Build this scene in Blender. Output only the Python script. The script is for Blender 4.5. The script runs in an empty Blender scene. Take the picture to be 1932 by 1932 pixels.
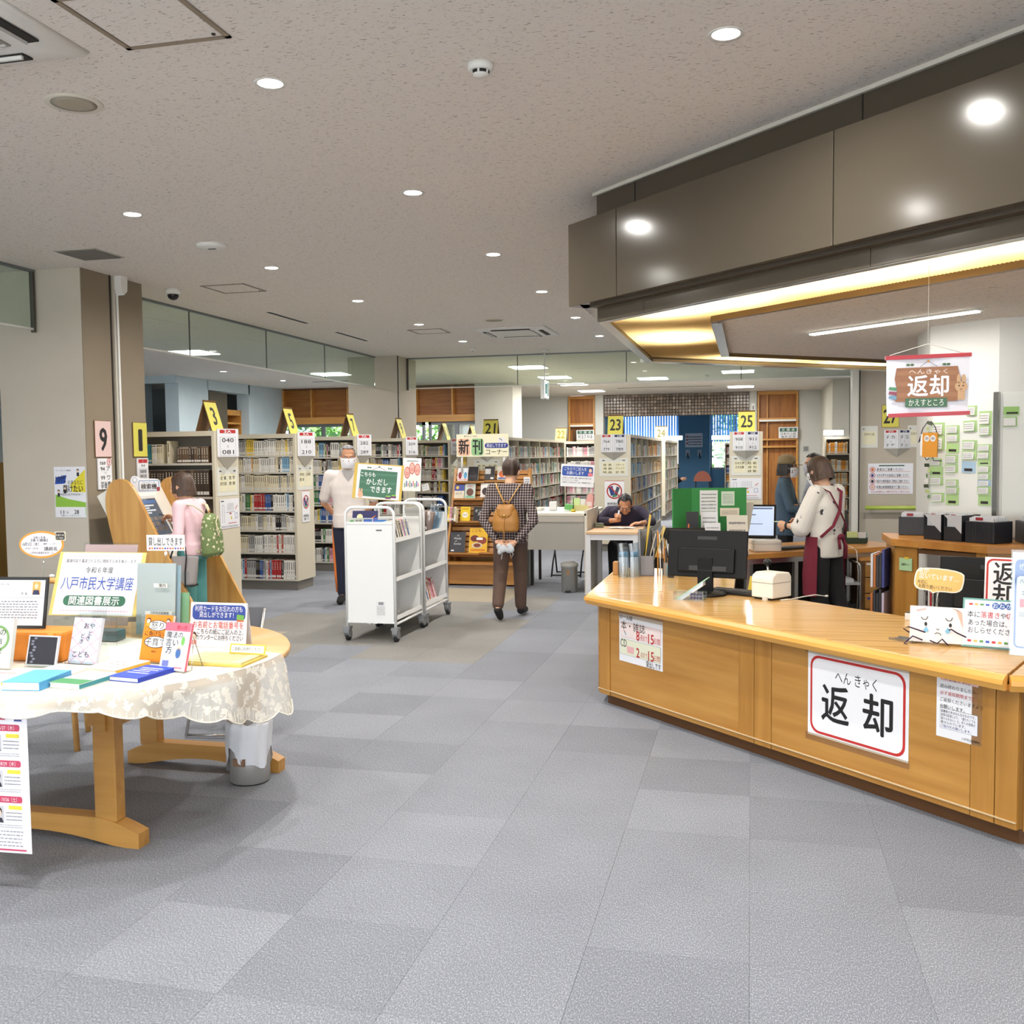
import bpy,bmesh,math,random
from mathutils import Vector,Matrix
random.seed(7)
sc=bpy.context.scene
COL=sc.collection
PI=math.pi
S2=math.sqrt(2)
# ---------------------------------------------------------------- camera
cam_d=bpy.data.cameras.new('camera')
cam=bpy.data.objects.new('camera',cam_d)
COL.objects.link(cam)
cam_d.sensor_fit='HORIZONTAL'
cam_d.sensor_width=36.0
cam_d.lens=1864.132/1932*36.0
cam_d.clip_start=0.05
cam_d.clip_end=300
_yaw,_pitch,_roll=-0.23739272,0.0580128,-0.01118306
_f=Vector((math.sin(_yaw)*math.cos(_pitch),math.cos(_yaw)*math.cos(_pitch),-math.sin(_pitch)))
_r=Vector((math.cos(_yaw),-math.sin(_yaw),0))
_u=_r.cross(_f)
_r2=_r*math.cos(_roll)+_u*math.sin(_roll)
_u2=-_r*math.sin(_roll)+_u*math.cos(_roll)
cam.matrix_world=Matrix(((_r2.x,_u2.x,-_f.x,0),(_r2.y,_u2.y,-_f.y,0),(_r2.z,_u2.z,-_f.z,1.55),(0,0,0,1)))
sc.camera=cam
# ---------------------------------------------------------------- world and exposure
w=bpy.data.worlds.new('world')
sc.world=w
w.use_nodes=True
_bg=w.node_tree.nodes['Background']
_bg.inputs['Color'].default_value=(0.86,0.94,1.0,1)
_bg.inputs['Strength'].default_value=4.2
sc.view_settings.view_transform='Standard'
sc.view_settings.look='None'
sc.view_settings.gamma=1
sc.view_settings.use_curve_mapping=False
sc.view_settings.exposure=0.35
DOWN_W=24.0
SQUARE_W=60.0
sc.cycles.max_bounces=7
sc.cycles.diffuse_bounces=4
sc.cycles.use_adaptive_sampling=True
sc.cycles.adaptive_threshold=0.025
sc.cycles.adaptive_min_samples=16
sc.cycles.glossy_bounces=3
sc.cycles.transmission_bounces=6
sc.cycles.transparent_max_bounces=12
sc.cycles.caustics_reflective=False
sc.cycles.caustics_refractive=False
sc.cycles.sample_clamp_indirect=4.0
_s=bpy.data.lights.new('sun','SUN');_s.energy=6.0;_s.angle=0.01;_s.color=(1.0,0.96,0.88)
_so=bpy.data.objects.new('sun',_s);COL.objects.link(_so);_so.rotation_euler=(math.radians(-24),math.radians(-30),0)
# ---------------------------------------------------------------- materials
def lin(c):
    return tuple((x/12.92 if x<=0.04045 else((x+0.055)/1.055)**2.4)for x in c)
def rgb(r,g,b):
    return lin((r/255,g/255,b/255))
MATS={}
def mat(name,col=(200,200,200),rough=0.6,metal=0.0,emit=None,estr=0.0,noise=0.0,nscale=20.0,bump=0.0,bscale=60.0,
        alpha=1.0,spec=0.5,coat=0.0,stretch=None,col2=None,trans=0.0):
    if name in MATS:
        return MATS[name]
    m=bpy.data.materials.new(name)
    m.use_nodes=True
    nt=m.node_tree
    b=nt.nodes['Principled BSDF']
    c=rgb(*col)
    b.inputs['Base Color'].default_value=(*c,1)
    b.inputs['Roughness'].default_value=rough
    b.inputs['Metallic'].default_value=metal
    b.inputs['Specular IOR Level'].default_value=spec
    if coat:
        b.inputs['Coat Weight'].default_value=coat
        b.inputs['Coat Roughness'].default_value=0.08
    if alpha<1:
        b.inputs['Alpha'].default_value=alpha
    if trans:
        b.inputs['Transmission Weight'].default_value=trans
    if emit:
        b.inputs['Emission Color'].default_value=(*rgb(*emit),1)
        b.inputs['Emission Strength'].default_value=estr
    if noise or bump or col2:
        tc=nt.nodes.new('ShaderNodeTexCoord')
        mp=nt.nodes.new('ShaderNodeMapping')
        nt.links.new(tc.outputs['Object'],mp.inputs['Vector'])
        if stretch:
            mp.inputs['Scale'].default_value=stretch
        if noise or col2:
            n=nt.nodes.new('ShaderNodeTexNoise')
            n.inputs['Scale'].default_value=nscale
            n.inputs['Detail'].default_value=5
            nt.links.new(mp.outputs['Vector'],n.inputs['Vector'])
            cr=nt.nodes.new('ShaderNodeValToRGB')
            e=cr.color_ramp.elements
            e[0].position=0.32
            e[1].position=0.68
            if col2:
                e[0].color=(*rgb(*col2),1)
                e[1].color=(*c,1)
            else:
                e[0].color=(*[x*(1-noise)for x in c],1)
                e[1].color=(*[min(1,x*(1+noise))for x in c],1)
            nt.links.new(n.outputs['Fac'],cr.inputs['Fac'])
            nt.links.new(cr.outputs['Color'],b.inputs['Base Color'])
        if bump:
            n2=nt.nodes.new('ShaderNodeTexNoise')
            n2.inputs['Scale'].default_value=bscale
            n2.inputs['Detail'].default_value=3
            nt.links.new(mp.outputs['Vector'],n2.inputs['Vector'])
            bp=nt.nodes.new('ShaderNodeBump')
            bp.inputs['Strength'].default_value=bump
            bp.inputs['Distance'].default_value=0.01
            nt.links.new(n2.outputs['Fac'],bp.inputs['Height'])
            nt.links.new(bp.outputs['Normal'],b.inputs['Normal'])
    MATS[name]=m
    return m
def wood(name,c1,c2,axis='X',scale=1.0,rough=0.35,coat=0.0):
    """grain runs along AXIS (object space)"""
    if name in MATS:
        return MATS[name]
    st={'X':(0.55,7,7),'Y':(7,0.55,7),'Z':(7,7,0.55)}[axis]
    m=mat(name,c1,rough,coat=coat,col2=c2,nscale=2.4*scale,stretch=st,bump=0.04,bscale=9*scale)
    return m
def glass_mat(name,tint=(235,245,240),amount=0.12,rough=0.03):
    """thin pane: mostly see-through with a weak mirror sheen"""
    if name in MATS:
        return MATS[name]
    m=bpy.data.materials.new(name)
    m.use_nodes=True
    nt=m.node_tree
    for n in list(nt.nodes):
        if n.type!='OUTPUT_MATERIAL':
            nt.nodes.remove(n)
    out=[n for n in nt.nodes if n.type=='OUTPUT_MATERIAL'][0]
    tr=nt.nodes.new('ShaderNodeBsdfTransparent')
    tr.inputs['Color'].default_value=(*rgb(*tint),1)
    gl=nt.nodes.new('ShaderNodeBsdfGlossy')
    gl.inputs['Roughness'].default_value=rough
    mx=nt.nodes.new('ShaderNodeMixShader')
    mx.inputs['Fac'].default_value=amount
    nt.links.new(tr.outputs[0],mx.inputs[1])
    nt.links.new(gl.outputs[0],mx.inputs[2])
    nt.links.new(mx.outputs[0],out.inputs['Surface'])
    MATS[name]=m
    return m
def emis(name,col,strength):
    if name in MATS:
        return MATS[name]
    return mat(name,col,0.5,emit=col,estr=strength)
def flat(r,g,b,rough=0.6):
    """a printed colour, one material per colour"""
    return mat('print_%02x%02x%02x'%(r,g,b),tuple(int(v*.945)for v in(r,g,b)),rough)
# ---------------------------------------------------------------- mesh building
class MB:
    def __init__(s):
        s.v=[];s.f=[];s.m=[];s.sm=[];s.cur=0;s.smooth=False
    def slot(s,i):
        s.cur=i;return s
    def add(s,vs,fs,smooth=None):
        o=len(s.v)
        s.v+=[tuple(x)for x in vs]
        for f in fs:
            s.f.append([o+i for i in f]);s.m.append(s.cur);s.sm.append(s.smooth if smooth is None else smooth)
        return s
    def box(s,x0,x1,y0,y1,z0,z1,M=None):
        vs=[(x,y,z)for z in(z0,z1)for x,y in((x0,y0),(x1,y0),(x1,y1),(x0,y1))]
        if M is not None:
            vs=[M@Vector(v)for v in vs]
        return s.add(vs,[(3,2,1,0),(4,5,6,7),(0,1,5,4),(1,2,6,5),(2,3,7,6),(3,0,4,7)],False)
    def cbox(s,x0,x1,y0,y1,z0,z1,c=0.004):
        """box with its upper and vertical edges chamfered"""
        P=[(x0+c,y0),(x1-c,y0),(x1,y0+c),(x1,y1-c),(x1-c,y1),(x0+c,y1),(x0,y1-c),(x0,y0+c)]
        Q=[(x0+2*c,y0+c),(x1-2*c,y0+c),(x1-c,y0+2*c),(x1-c,y1-2*c),(x1-2*c,y1-c),(x0+2*c,y1-c),(x0+c,y1-2*c),(x0+c,y0+2*c)]
        vs=[(x,y,z0)for x,y in P]+[(x,y,z1-c)for x,y in P]+[(x,y,z1)for x,y in Q]
        fs=[tuple(range(7,-1,-1)),tuple(range(16,24))]
        for k in(0,8):
            fs+=[(k+i,k+(i+1)%8,k+8+(i+1)%8,k+8+i)for i in range(8)]
        return s.add(vs,fs,False)
    def prism(s,poly,z0,z1,M=None):
        n=len(poly)
        a=sum(poly[i][0]*poly[(i+1)%n][1]-poly[(i+1)%n][0]*poly[i][1]for i in range(n))
        if a<0:
            poly=poly[::-1]
        vs=[(x,y,z0)for x,y in poly]+[(x,y,z1)for x,y in poly]
        if M is not None:
            vs=[M@Vector(v)for v in vs]
        fs=[tuple(range(n-1,-1,-1)),tuple(range(n,2*n))]+[(i,(i+1)%n,n+(i+1)%n,n+i)for i in range(n)]
        return s.add(vs,fs,False)
    def xz(s,poly,y0,y1):
        """polygon in the xz plane extruded along y"""
        return s.prism([(x,z)for x,z in poly],-y1,-y0,Matrix(((1,0,0,0),(0,0,-1,0),(0,1,0,0),(0,0,0,1))))
    def yz(s,poly,x0,x1):
        """polygon in the yz plane extruded along x"""
        return s.prism([(y,z)for y,z in poly],x0,x1,Matrix(((0,0,1,0),(1,0,0,0),(0,1,0,0),(0,0,0,1))))
    def tube(s,pts,r,n=8,caps=True,flat_=1.0):
        pts=[Vector(p)for p in pts]
        k=len(pts)
        rs=r if isinstance(r,(list,tuple))else[r]*k
        ring=[]
        up=None
        for i,p in enumerate(pts):
            d=(pts[min(i+1,k-1)]-pts[max(i-1,0)]).normalized()
            if up is None:
                up=Vector((0,0,1))if abs(d.z)<0.9 else Vector((1,0,0))
            a=d.cross(up)
            if a.length<1e-6:
                a=d.orthogonal()
            a.normalize()
            b=a.cross(d).normalized()
            up=b
            ring.append([p+(a*math.cos(2*PI*j/n)+b*math.sin(2*PI*j/n)*flat_)*rs[i]for j in range(n)])
        vs=[q for g in ring for q in g]
        fs=[(i*n+j,i*n+(j+1)%n,(i+1)*n+(j+1)%n,(i+1)*n+j)for i in range(k-1)for j in range(n)]
        s.add(vs,fs,True)
        if caps:
            o=len(s.v)-k*n
            s.f.append([o+j for j in range(n-1,-1,-1)]);s.m.append(s.cur);s.sm.append(False)
            s.f.append([o+(k-1)*n+j for j in range(n)]);s.m.append(s.cur);s.sm.append(False)
        return s
    def lathe(s,prof,n=24,c=(0,0,0),M=None,caps=True):
        vs=[]
        for r,z in prof:
            for j in range(n):
                v=Vector((c[0]+r*math.cos(2*PI*j/n),c[1]+r*math.sin(2*PI*j/n),c[2]+z))
                vs.append(M@v if M is not None else v)
        k=len(prof)
        fs=[(i*n+j,i*n+(j+1)%n,(i+1)*n+(j+1)%n,(i+1)*n+j)for i in range(k-1)for j in range(n)]
        s.add(vs,fs,True)
        o=len(s.v)-k*n
        if caps:
            if prof[0][0]>1e-5:
                s.f.append([o+j for j in range(n-1,-1,-1)]);s.m.append(s.cur);s.sm.append(False)
            if prof[-1][0]>1e-5:
                s.f.append([o+(k-1)*n+j for j in range(n)]);s.m.append(s.cur);s.sm.append(False)
        return s
    def ell(s,c,r,n=12,k=8,M=None):
        vs=[];fs=[]
        for i in range(k+1):
            t=PI*i/k
            for j in range(n):
                p=Vector((r[0]*math.sin(t)*math.cos(2*PI*j/n),r[1]*math.sin(t)*math.sin(2*PI*j/n),-r[2]*math.cos(t)))
                if M is not None:
                    p=M@p
                vs.append(Vector(c)+p)
        fs=[(i*n+j,i*n+(j+1)%n,(i+1)*n+(j+1)%n,(i+1)*n+j)for i in range(k)for j in range(n)]
        return s.add(vs,fs,True)
    def quad(s,a,b,c,d):
        return s.add([a,b,c,d],[(0,1,2,3)],False)
    def mesh(s,name,mats):
        me=bpy.data.meshes.new(name)
        me.from_pydata(s.v,[],s.f)
        for m in(mats if isinstance(mats,(list,tuple))else[mats]):
            me.materials.append(m)
        me.polygons.foreach_set('material_index',s.m)
        me.polygons.foreach_set('use_smooth',s.sm)
        me.update()
        return me
    def build(s,name,mats,parent=None,loc=None,rot=None,bevel=0.0):
        me=s.mesh(name,mats)
        if bevel:
            bm=bmesh.new();bm.from_mesh(me)
            bmesh.ops.remove_doubles(bm,verts=bm.verts,dist=1e-6)
            ed=[e for e in bm.edges if len(e.link_faces)==2 and e.calc_face_angle(0)>0.6]
            bmesh.ops.bevel(bm,geom=ed,offset=bevel,segments=2,profile=0.5,affect='EDGES',clamp_overlap=True)
            bm.to_mesh(me);bm.free();me.update()
        return ob(name,me,parent,loc,rot)
def ob(name,me,parent=None,loc=None,rot=None):
    o=bpy.data.objects.new(name,me)
    COL.objects.link(o)
    if parent is not None:
        o.parent=parent
    if loc is not None:
        o.location=loc
    if rot is not None:
        o.rotation_euler=rot
    return o
def tag(o,label,cat,group=None):
    o['label']=label
    o['category']=cat
    if group:
        o['group']=group
    return o
def thing(name,label,cat,loc=(0,0,0),rz=0.0,group=None,rot=None):
    o=bpy.data.objects.new(name,None)
    COL.objects.link(o)
    o.empty_display_size=0.05
    o.location=loc
    o.rotation_euler=rot if rot is not None else(0,0,rz)
    return tag(o,label,cat,group)
def struct(o):
    o['kind']='structure'
    return o
def dup(root,loc=None,rot=None,label=None,cat=None,group=None):
    r=root.copy();COL.objects.link(r)
    if loc is not None:r.location=loc
    if rot is not None:r.rotation_euler=rot
    if label:r['label']=label
    if group:r['group']=group
    for ch in list(root.children):
        c=ch.copy();COL.objects.link(c);c.parent=r
        for g in ch.children:
            d=g.copy();COL.objects.link(d);d.parent=c
    return r
# ---------------------------------------------------------------- lettering and flat print
_tc={}
def text_geo(s,res=2):
    """(verts2d, faces, (x0, x1, y0, y1)) of a string at size 1"""
    if s in _tc:
        return _tc[s]
    cu=bpy.data.curves.new('lettering','FONT')
    cu.body=s
    cu.size=1
    cu.resolution_u=res
    cu.space_line=1.0
    o=bpy.data.objects.new('lettering',cu)
    me=bpy.data.meshes.new_from_object(o)
    v=[(p.co.x,p.co.y)for p in me.vertices]
    f=[tuple(p.vertices)for p in me.polygons]
    bpy.data.objects.remove(o);bpy.data.curves.remove(cu);bpy.data.meshes.remove(me)
    if not v:
        v=[(0,0)]
    b=(min(p[0]for p in v),max(p[0]for p in v),min(p[1]for p in v),max(p[1]for p in v))
    _tc[s]=(v,f,b)
    return _tc[s]
class Print:
    """flat print lying on the front (-Y side) of a plate; x right, z up in plate coordinates"""
    def __init__(s,parent,y=-0.001):
        s.p=parent;s.y=y;s.d={}
    def _g(s,kind,col,lay):
        return s.d.setdefault((kind,col,lay),MB())
    def poly(s,pts,col,lay=0):
        a=sum(pts[i][0]*pts[(i+1)%len(pts)][1]-pts[(i+1)%len(pts)][0]*pts[i][1]for i in range(len(pts)))
        if a<0:pts=pts[::-1]
        y=s.y-0.0006*lay
        s._g('print',col,lay).add([(x,y,z)for x,z in pts],[tuple(range(len(pts)))],False)
        return s
    def rect(s,x0,x1,z0,z1,col,lay=0):
        return s.poly([(x0,z0),(x1,z0),(x1,z1),(x0,z1)],col,lay)
    def rr(s,x0,x1,z0,z1,r,col,lay=0,k=5):
        pts=[]
        for cx,cz,a in((x1-r,z0+r,-90),(x1-r,z1-r,0),(x0+r,z1-r,90),(x0+r,z0+r,180)):
            for i in range(k+1):
                t=math.radians(a+90*i/k)
                pts.append((cx+r*math.cos(t),cz+r*math.sin(t)))
        return s.poly(pts,col,lay)
    def ell(s,cx,cz,rx,rz,col,lay=0,n=24):
        return s.poly([(cx+rx*math.cos(2*PI*i/n),cz+rz*math.sin(2*PI*i/n))for i in range(n)],col,lay)
    def line(s,pts,wd,col,lay=1):
        y=s.y-0.0006*lay
        g=s._g('print',col,lay)
        for(xa,za),(xb,zb)in zip(pts,pts[1:]):
            L=math.hypot(xb-xa,zb-za)or 1
            nx,nz=-(zb-za)/L*wd/2,(xb-xa)/L*wd/2
            g.add([(xa-nx,y,za-nz),(xb-nx,y,zb-nz),(xb+nx,y,zb+nz),(xa+nx,y,za+nz)],[(0,1,2,3)],False)
        return s
    def ring(s,cx,cz,ro,ri,col,lay=1,n=28):
        y=s.y-0.0006*lay
        vs=[(cx+r*math.cos(2*PI*i/n),y,cz+r*math.sin(2*PI*i/n))for r in(ri,ro)for i in range(n)]
        s._g('print',col,lay).add(vs,[(i,n+i,n+(i+1)%n,(i+1)%n)for i in range(n)][::1],False)
        return s
    def text(s,t,cx,cz,h,col=(20,20,20),lay=2,w=None,left=False,bold=0,vertical=False,rot=0.0):
        """glyph-box height H centred at (cx, cz); W squeezes or stretches to that width"""
        if vertical:
            n=len(t)
            for i,ch in enumerate(t):
                s.text(ch,cx,cz+h*n*0.5-h*(i+0.5),h*0.86,col,lay)
            return s
        v,f,b=text_geo(t)
        k=h/0.78
        bw=(b[1]-b[0])*k
        sx=k*(w/bw if w and bw>0 else 1)
        mx,mz=(b[0]+b[1])/2,0.36
        if left:
            mx=b[0]
        g=s._g('lettering',col,lay)
        offs=[(0,0)]if not bold else[(-bold,0),(bold,0),(0,bold),(0,-bold)]
        ca,sa=math.cos(rot),math.sin(rot)
        for q,(ox,oz)in enumerate(offs):
            y=s.y-0.0006*lay-0.0001*q
            pts=[]
            for x,z in v:
                dx,dz=(x-mx)*sx+ox*h,(z-mz)*k+oz*h
                pts.append((cx+dx*ca-dz*sa,y,cz+dx*sa+dz*ca))
            g.add(pts,f,False)
        return s
    def lines(s,x0,x1,z0,z1,n,col=(90,90,95),lay=1,fill=0.45,seed=1):
        """rows of very small writing too fine to read"""
        R=random.Random(seed)
        dz=(z1-z0)/n
        for i in range(n):
            z=z1-dz*(i+0.5)
            x=x0
            while x<x1-(x1-x0)*0.03:
                L=(x1-x0)*R.uniform(0.025,0.06)
                s.rect(x,min(x+L,x1),z-dz*fill/2*R.uniform(.7,1),z+dz*fill/2*R.uniform(.7,1),col,lay)
                x+=L+(x1-x0)*R.uniform(0.008,0.02)
            if R.random()<0.15:
                pass
        return s
    def done(s):
        n=0
        for(kind,col,lay),g in s.d.items():
            me=g.mesh(kind,flat(*col))
            ob(kind,me,s.p)
        s.d={}
def plate(parent,w,h,t=0.004,m=None,z0=None,name='plate',x0=None):
    """upright plate, front at y=0, centred on x, from z=0 up (or about z=0)"""
    a=-h/2 if z0 is None else z0
    b=MB();b.box(-w/2 if x0 is None else x0,w/2 if x0 is None else x0+w,0,t,a,a+h)
    return b.build(name,m or flat(245,245,248),parent)
# ================================================================ the setting
def wpos_mat(name,build):
    if name in MATS:return MATS[name]
    m=bpy.data.materials.new(name);m.use_nodes=True
    nt=m.node_tree
    build(nt,nt.nodes['Principled BSDF'],nt.nodes.new('ShaderNodeNewGeometry').outputs['Position'])
    MATS[name]=m
    return m
def N(nt,t,**kw):
    n=nt.nodes.new(t)
    for k,v in kw.items():
        n.inputs[k.replace('_',' ')].default_value=v
    return n
def carpet(name,col,fleck):
    def f(nt,b,pos):
        n1=N(nt,'ShaderNodeTexNoise',Scale=260.0,Detail=2.0)
        mp=nt.nodes.new('ShaderNodeMapping');mp.inputs['Scale'].default_value=(1.0,0.45,1)
        nt.links.new(pos,mp.inputs['Vector']);nt.links.new(mp.outputs[0],n1.inputs['Vector'])
        n2=N(nt,'ShaderNodeTexNoise',Scale=2.2,Detail=3.0)
        nt.links.new(pos,n2.inputs['Vector'])
        cr=nt.nodes.new('ShaderNodeValToRGB')
        e=cr.color_ramp.elements
        e[0].position=0.30;e[1].position=0.74
        e[0].color=(*[x*0.72 for x in rgb(*col)],1);e[1].color=(*rgb(*fleck),1)
        x=cr.color_ramp.elements.new(0.52);x.color=(*rgb(*col),1)
        nt.links.new(n1.outputs['Fac'],cr.inputs['Fac'])
        mx=nt.nodes.new('ShaderNodeMixRGB');mx.blend_type='MULTIPLY';mx.inputs['Fac'].default_value=1
        c2=nt.nodes.new('ShaderNodeValToRGB')
        c2.color_ramp.elements[0].color=(0.86,0.86,0.86,1);c2.color_ramp.elements[1].color=(1.1,1.1,1.1,1)
        nt.links.new(n2.outputs['Fac'],c2.inputs['Fac'])
        nt.links.new(cr.outputs[0],mx.inputs[1]);nt.links.new(c2.outputs[0],mx.inputs[2])
        nt.links.new(mx.outputs[0],b.inputs['Base Color'])
        b.inputs['Roughness'].default_value=0.95
        b.inputs['Specular IOR Level'].default_value=0.15
        bp=nt.nodes.new('ShaderNodeBump');bp.inputs['Strength'].default_value=0.15;bp.inputs['Distance'].default_value=0.004
        nt.links.new(n1.outputs['Fac'],bp.inputs['Height']);nt.links.new(bp.outputs[0],b.inputs['Normal'])
    return wpos_mat(name,f)
def ceil_f(nt,b,pos):
    mp=nt.nodes.new('ShaderNodeMapping');mp.inputs['Scale'].default_value=(20,72,1)
    nt.links.new(pos,mp.inputs['Vector'])
    n1=N(nt,'ShaderNodeTexNoise',Scale=1.9,Detail=3.0,Distortion=0.9)
    nt.links.new(mp.outputs[0],n1.inputs['Vector'])
    cr=nt.nodes.new('ShaderNodeValToRGB')
    e=cr.color_ramp.elements
    e[0].position=0.335;e[1].position=0.385
    e[0].color=(*rgb(168,160,150),1);e[1].color=(*rgb(240,234,226),1)
    nt.links.new(n1.outputs['Fac'],cr.inputs['Fac'])
    nt.links.new(cr.outputs[0],b.inputs['Base Color'])
    b.inputs['Roughness'].default_value=0.95
    bp=nt.nodes.new('ShaderNodeBump');bp.inputs['Strength'].default_value=0.4;bp.inputs['Distance'].default_value=0.004
    nt.links.new(cr.outputs[0],bp.inputs['Height']);nt.links.new(bp.outputs[0],b.inputs['Normal'])
CEIL=wpos_mat('ceiling_board',ceil_f)
WALL_W=mat('wall_plaster',(214,210,200),0.85,noise=0.03,nscale=3,bump=0.06,bscale=180)
WALL_B=mat('wall_pale_blue',(196,212,220),0.85,noise=0.03,nscale=3)
WALL_T=mat('wall_taupe',(140,127,108),0.8,noise=0.03,nscale=3,bump=0.05,bscale=150)
WALL_L=mat('pillar_light',(196,187,172),0.85,noise=0.04,nscale=2,bump=0.08,bscale=160)
BLUE_DAYLIT=mat('wall_daylit_blue',(92,138,174),0.8)  # grey walls with the blue of daylight put into their colour
STEEL=mat('brushed_steel',(190,188,184),0.25,metal=0.9)
DARK=mat('dark_gap',(28,26,24),0.7)
WOODP=wood('wood_panel',(176,116,52),(150,92,36),'X',1.0,0.45)
WOODV=wood('wood_panel_upright',(178,118,54),(148,92,38),'Z',1.0,0.45)
WOODD=wood('wood_panel_dark',(112,76,38),(92,60,28),'X',1.0,0.5)
WOODE=wood('wood_edge',(212,158,84),(196,138,66),'X',1.0,0.4)
GLASS=glass_mat('pane_glass',(240,247,243),0.05)
GLASSW=glass_mat('window_glass',(240,246,244),0.06)
HC=3.2
# floor: slab, the nearest tiles one by one, the rest joined
fl=MB();fl.box(-16,9,-7,36,-0.2,-0.012)
FLOOR=struct(fl.build('floor',mat('floor_slab',(110,110,112),0.9)))
CT=[carpet('carpet_grey',(126,129,137),(168,171,179)),carpet('carpet_grey_light',(131,134,142),(173,176,184)),
      carpet('carpet_grey_dark',(121,124,132),(162,165,173)),carpet('carpet_taupe',(129,127,124),(169,167,163)),
      carpet('carpet_beige',(154,144,126),(188,178,160))]
_tm=[]
for m in CT:
    b=MB();b.cbox(-0.2497,0.2497,-0.2497,0.2497,-0.012,0.0,0.0006);_tm.append(b.mesh('carpet_tile',m))
def tile_kind(x,y):
    R=random.Random(int(x*4)*733+int(y*4)*91)
    if-3.6<x<-2.3 and 9.8<y<11.0:return 4
    if-4.6<x<-3.3 and 7.4<y<8.2:return 4 if R.random()<0.5 else 3
    if-4.6<x<-2.2 and 7.0<y<10.5:return 3 if R.random()<0.6 else 0
    k=R.random()
    return 0 if k<0.45 else(1 if k<0.75 else 2)
_cells=[]
for i in range(-32,18):
    for j in range(-14,72):
        x,y=i*0.5+0.25,j*0.5+0.25
        d=Vector((x,y,-1.55));zf=d.dot(_f)
        vis=False
        if zf>0.3:
            sx,sy=d.dot(_r2)/zf,d.dot(_u2)/zf
            vis=abs(sx)<0.62 and abs(sy)<0.66
        hid=x+y>5.6 and x>-1.0 and y<9
        _cells.append((0 if(vis and not hid)else 1,x*x+y*y,x,y))
_cells.sort()
rest=[MB()for _ in CT]
for n,(h,d,x,y)in enumerate(_cells):
    k=tile_kind(x,y)
    if n<300:
        ob('carpet_tile',_tm[k],FLOOR,(x,y,0))
    else:
        rest[k].add([(x-.2492,y-.2492,0),(x+.2492,y-.2492,0),(x+.2492,y+.2492,0),(x-.2492,y+.2492,0)],[(0,1,2,3)],False)
_all=MB()
for k,g in enumerate(rest):
    _all.slot(k).add(g.v,g.f,False)
_r_=_all.build('carpet_tile_field',CT,FLOOR);_r_['kind']='stuff'
# ceiling with the light well over the counter left open
cb=MB();cb.prism([(-16,-7),(9,-7),(9,28),(-7.2,28),(-7.2,22.5),(-16,22.5)],HC,HC+0.12)
CEILING=struct(cb.build('ceiling',CEIL))
cb=MB();cb.box(-4.6,1.8,28.0,33.2,HC,HC+0.12)
struct(cb.build('ceiling',mat('ceiling_plain',(225,228,230),0.9)))
def wallbox(name,m,*bx):
    b=MB()
    for q in bx:b.box(*q)
    return struct(b.build(name,m))
# ---- pillars
b=MB();b.box(-6.47,-5.62,7.5,8.38,0,HC)
b.slot(1).box(-5.62,-5.612,7.5,8.38,0,HC)
p1=struct(b.build('pillar',[WALL_L,WALL_T]))
b=MB();b.box(-5.612,-5.606,7.885,7.90,0,HC)
b.build('joint',DARK,p1)
b=MB()
b.box(-6.56,-5.68,15.54,16.45,0,HC)
p2=struct(b.build('pillar',WALL_L))
b=MB();b.box(-5.683,-5.672,15.535,15.56,0,HC);b.build('joint',DARK,p2)
b=MB();b.box(-6.2,-5.3,22.08,23.0,0,HC)
struct(b.build('pillar',mat('pillar_pale',(200,198,188),0.85)))
# ---- far-left side: wall with a dark panel and a shelf recess, room beyond
wl=wallbox('wall_left',WALL_B,(-11.4,-11.1,17.7,18.82,0,HC),(-11.4,-11.1,20.55,22.3,0,HC),(-11.4,-11.1,18.8,20.6,2.98,HC),(-12.0,-11.7,18.8,20.6,0,HC),(-15,-11.1,17.6,17.7,3.05,HC),(-16,-15.8,-7,36,0,HC))
b=MB();b.box(-11.15,-11.085,18.83,19.56,0,2.95);b.build('panel',mat('umber_panel',(84,78,66),0.6),wl)
wallbox('wall_stacks',mat('wall_grey_blue',(122,130,134),0.85),(-15.8,-11.4,21.0,21.2,0,HC))  # even dark grey-blue wall
b=MB();b.box(-13.3,-12.95,19.2,19.6,0,HC);struct(b.build('pillar',WALL_B))
# ---- window wall behind the stacks, panelled above
ww=wallbox('wall_back',WALL_L,(-11.4,-6.1,22.2,22.5,0,1.0),(-11.4,-6.1,22.42,22.5,2.34,HC))
WX=[-11.08,-10.34,-9.4,-8.6,-7.67,-6.78,-6.12]
for a,c in zip(WX,WX[1:]):
    b=MB();b.box(a+0.02,c-0.02,22.36,22.40,2.5,HC-0.02);b.build('wood_panel',WOODP,ww)
for a in WX:
    b=MB();b.box(a-0.02,a+0.02,22.2,22.42,2.5,HC-0.02);b.build('mullion',WOODE,ww)
b=MB();b.box(-11.1,-6.1,22.16,22.42,2.34,2.5);b.build('rail',WOODE,ww)
b=MB();b.box(-11.1,-6.1,22.2,22.42,HC-0.03,HC-0.001);b.build('top_rail',WOODD,ww)
FRAME=mat('aluminium_frame',(120,124,126),0.4,metal=0.5)
for i,(a,c)in enumerate(((-11.0,-9.35),(-9.25,-7.5),(-7.4,-6.15))):
    b=MB();b.box(a,a+0.06,22.3,22.38,1.0,2.34).box(c-0.06,c,22.3,22.38,1.0,2.34).box(a,c,22.3,22.38,1.0,1.06).box(a,c,22.3,22.38,2.27,2.34)
    wn=struct(b.build('window_%d'%(i+1),FRAME))
    q=a+(c-a)*0.55
    b=MB();b.box(q-0.05,q+0.05,22.31,22.37,1.06,2.27);b.build('mullion',FRAME,wn)
    for s,e in((a+.06,q-.05),(q+.05,c-.06)):
        b=MB();b.box(s,e,22.335,22.34,1.06,2.27);b.build('pane',GLASSW,wn)
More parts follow.
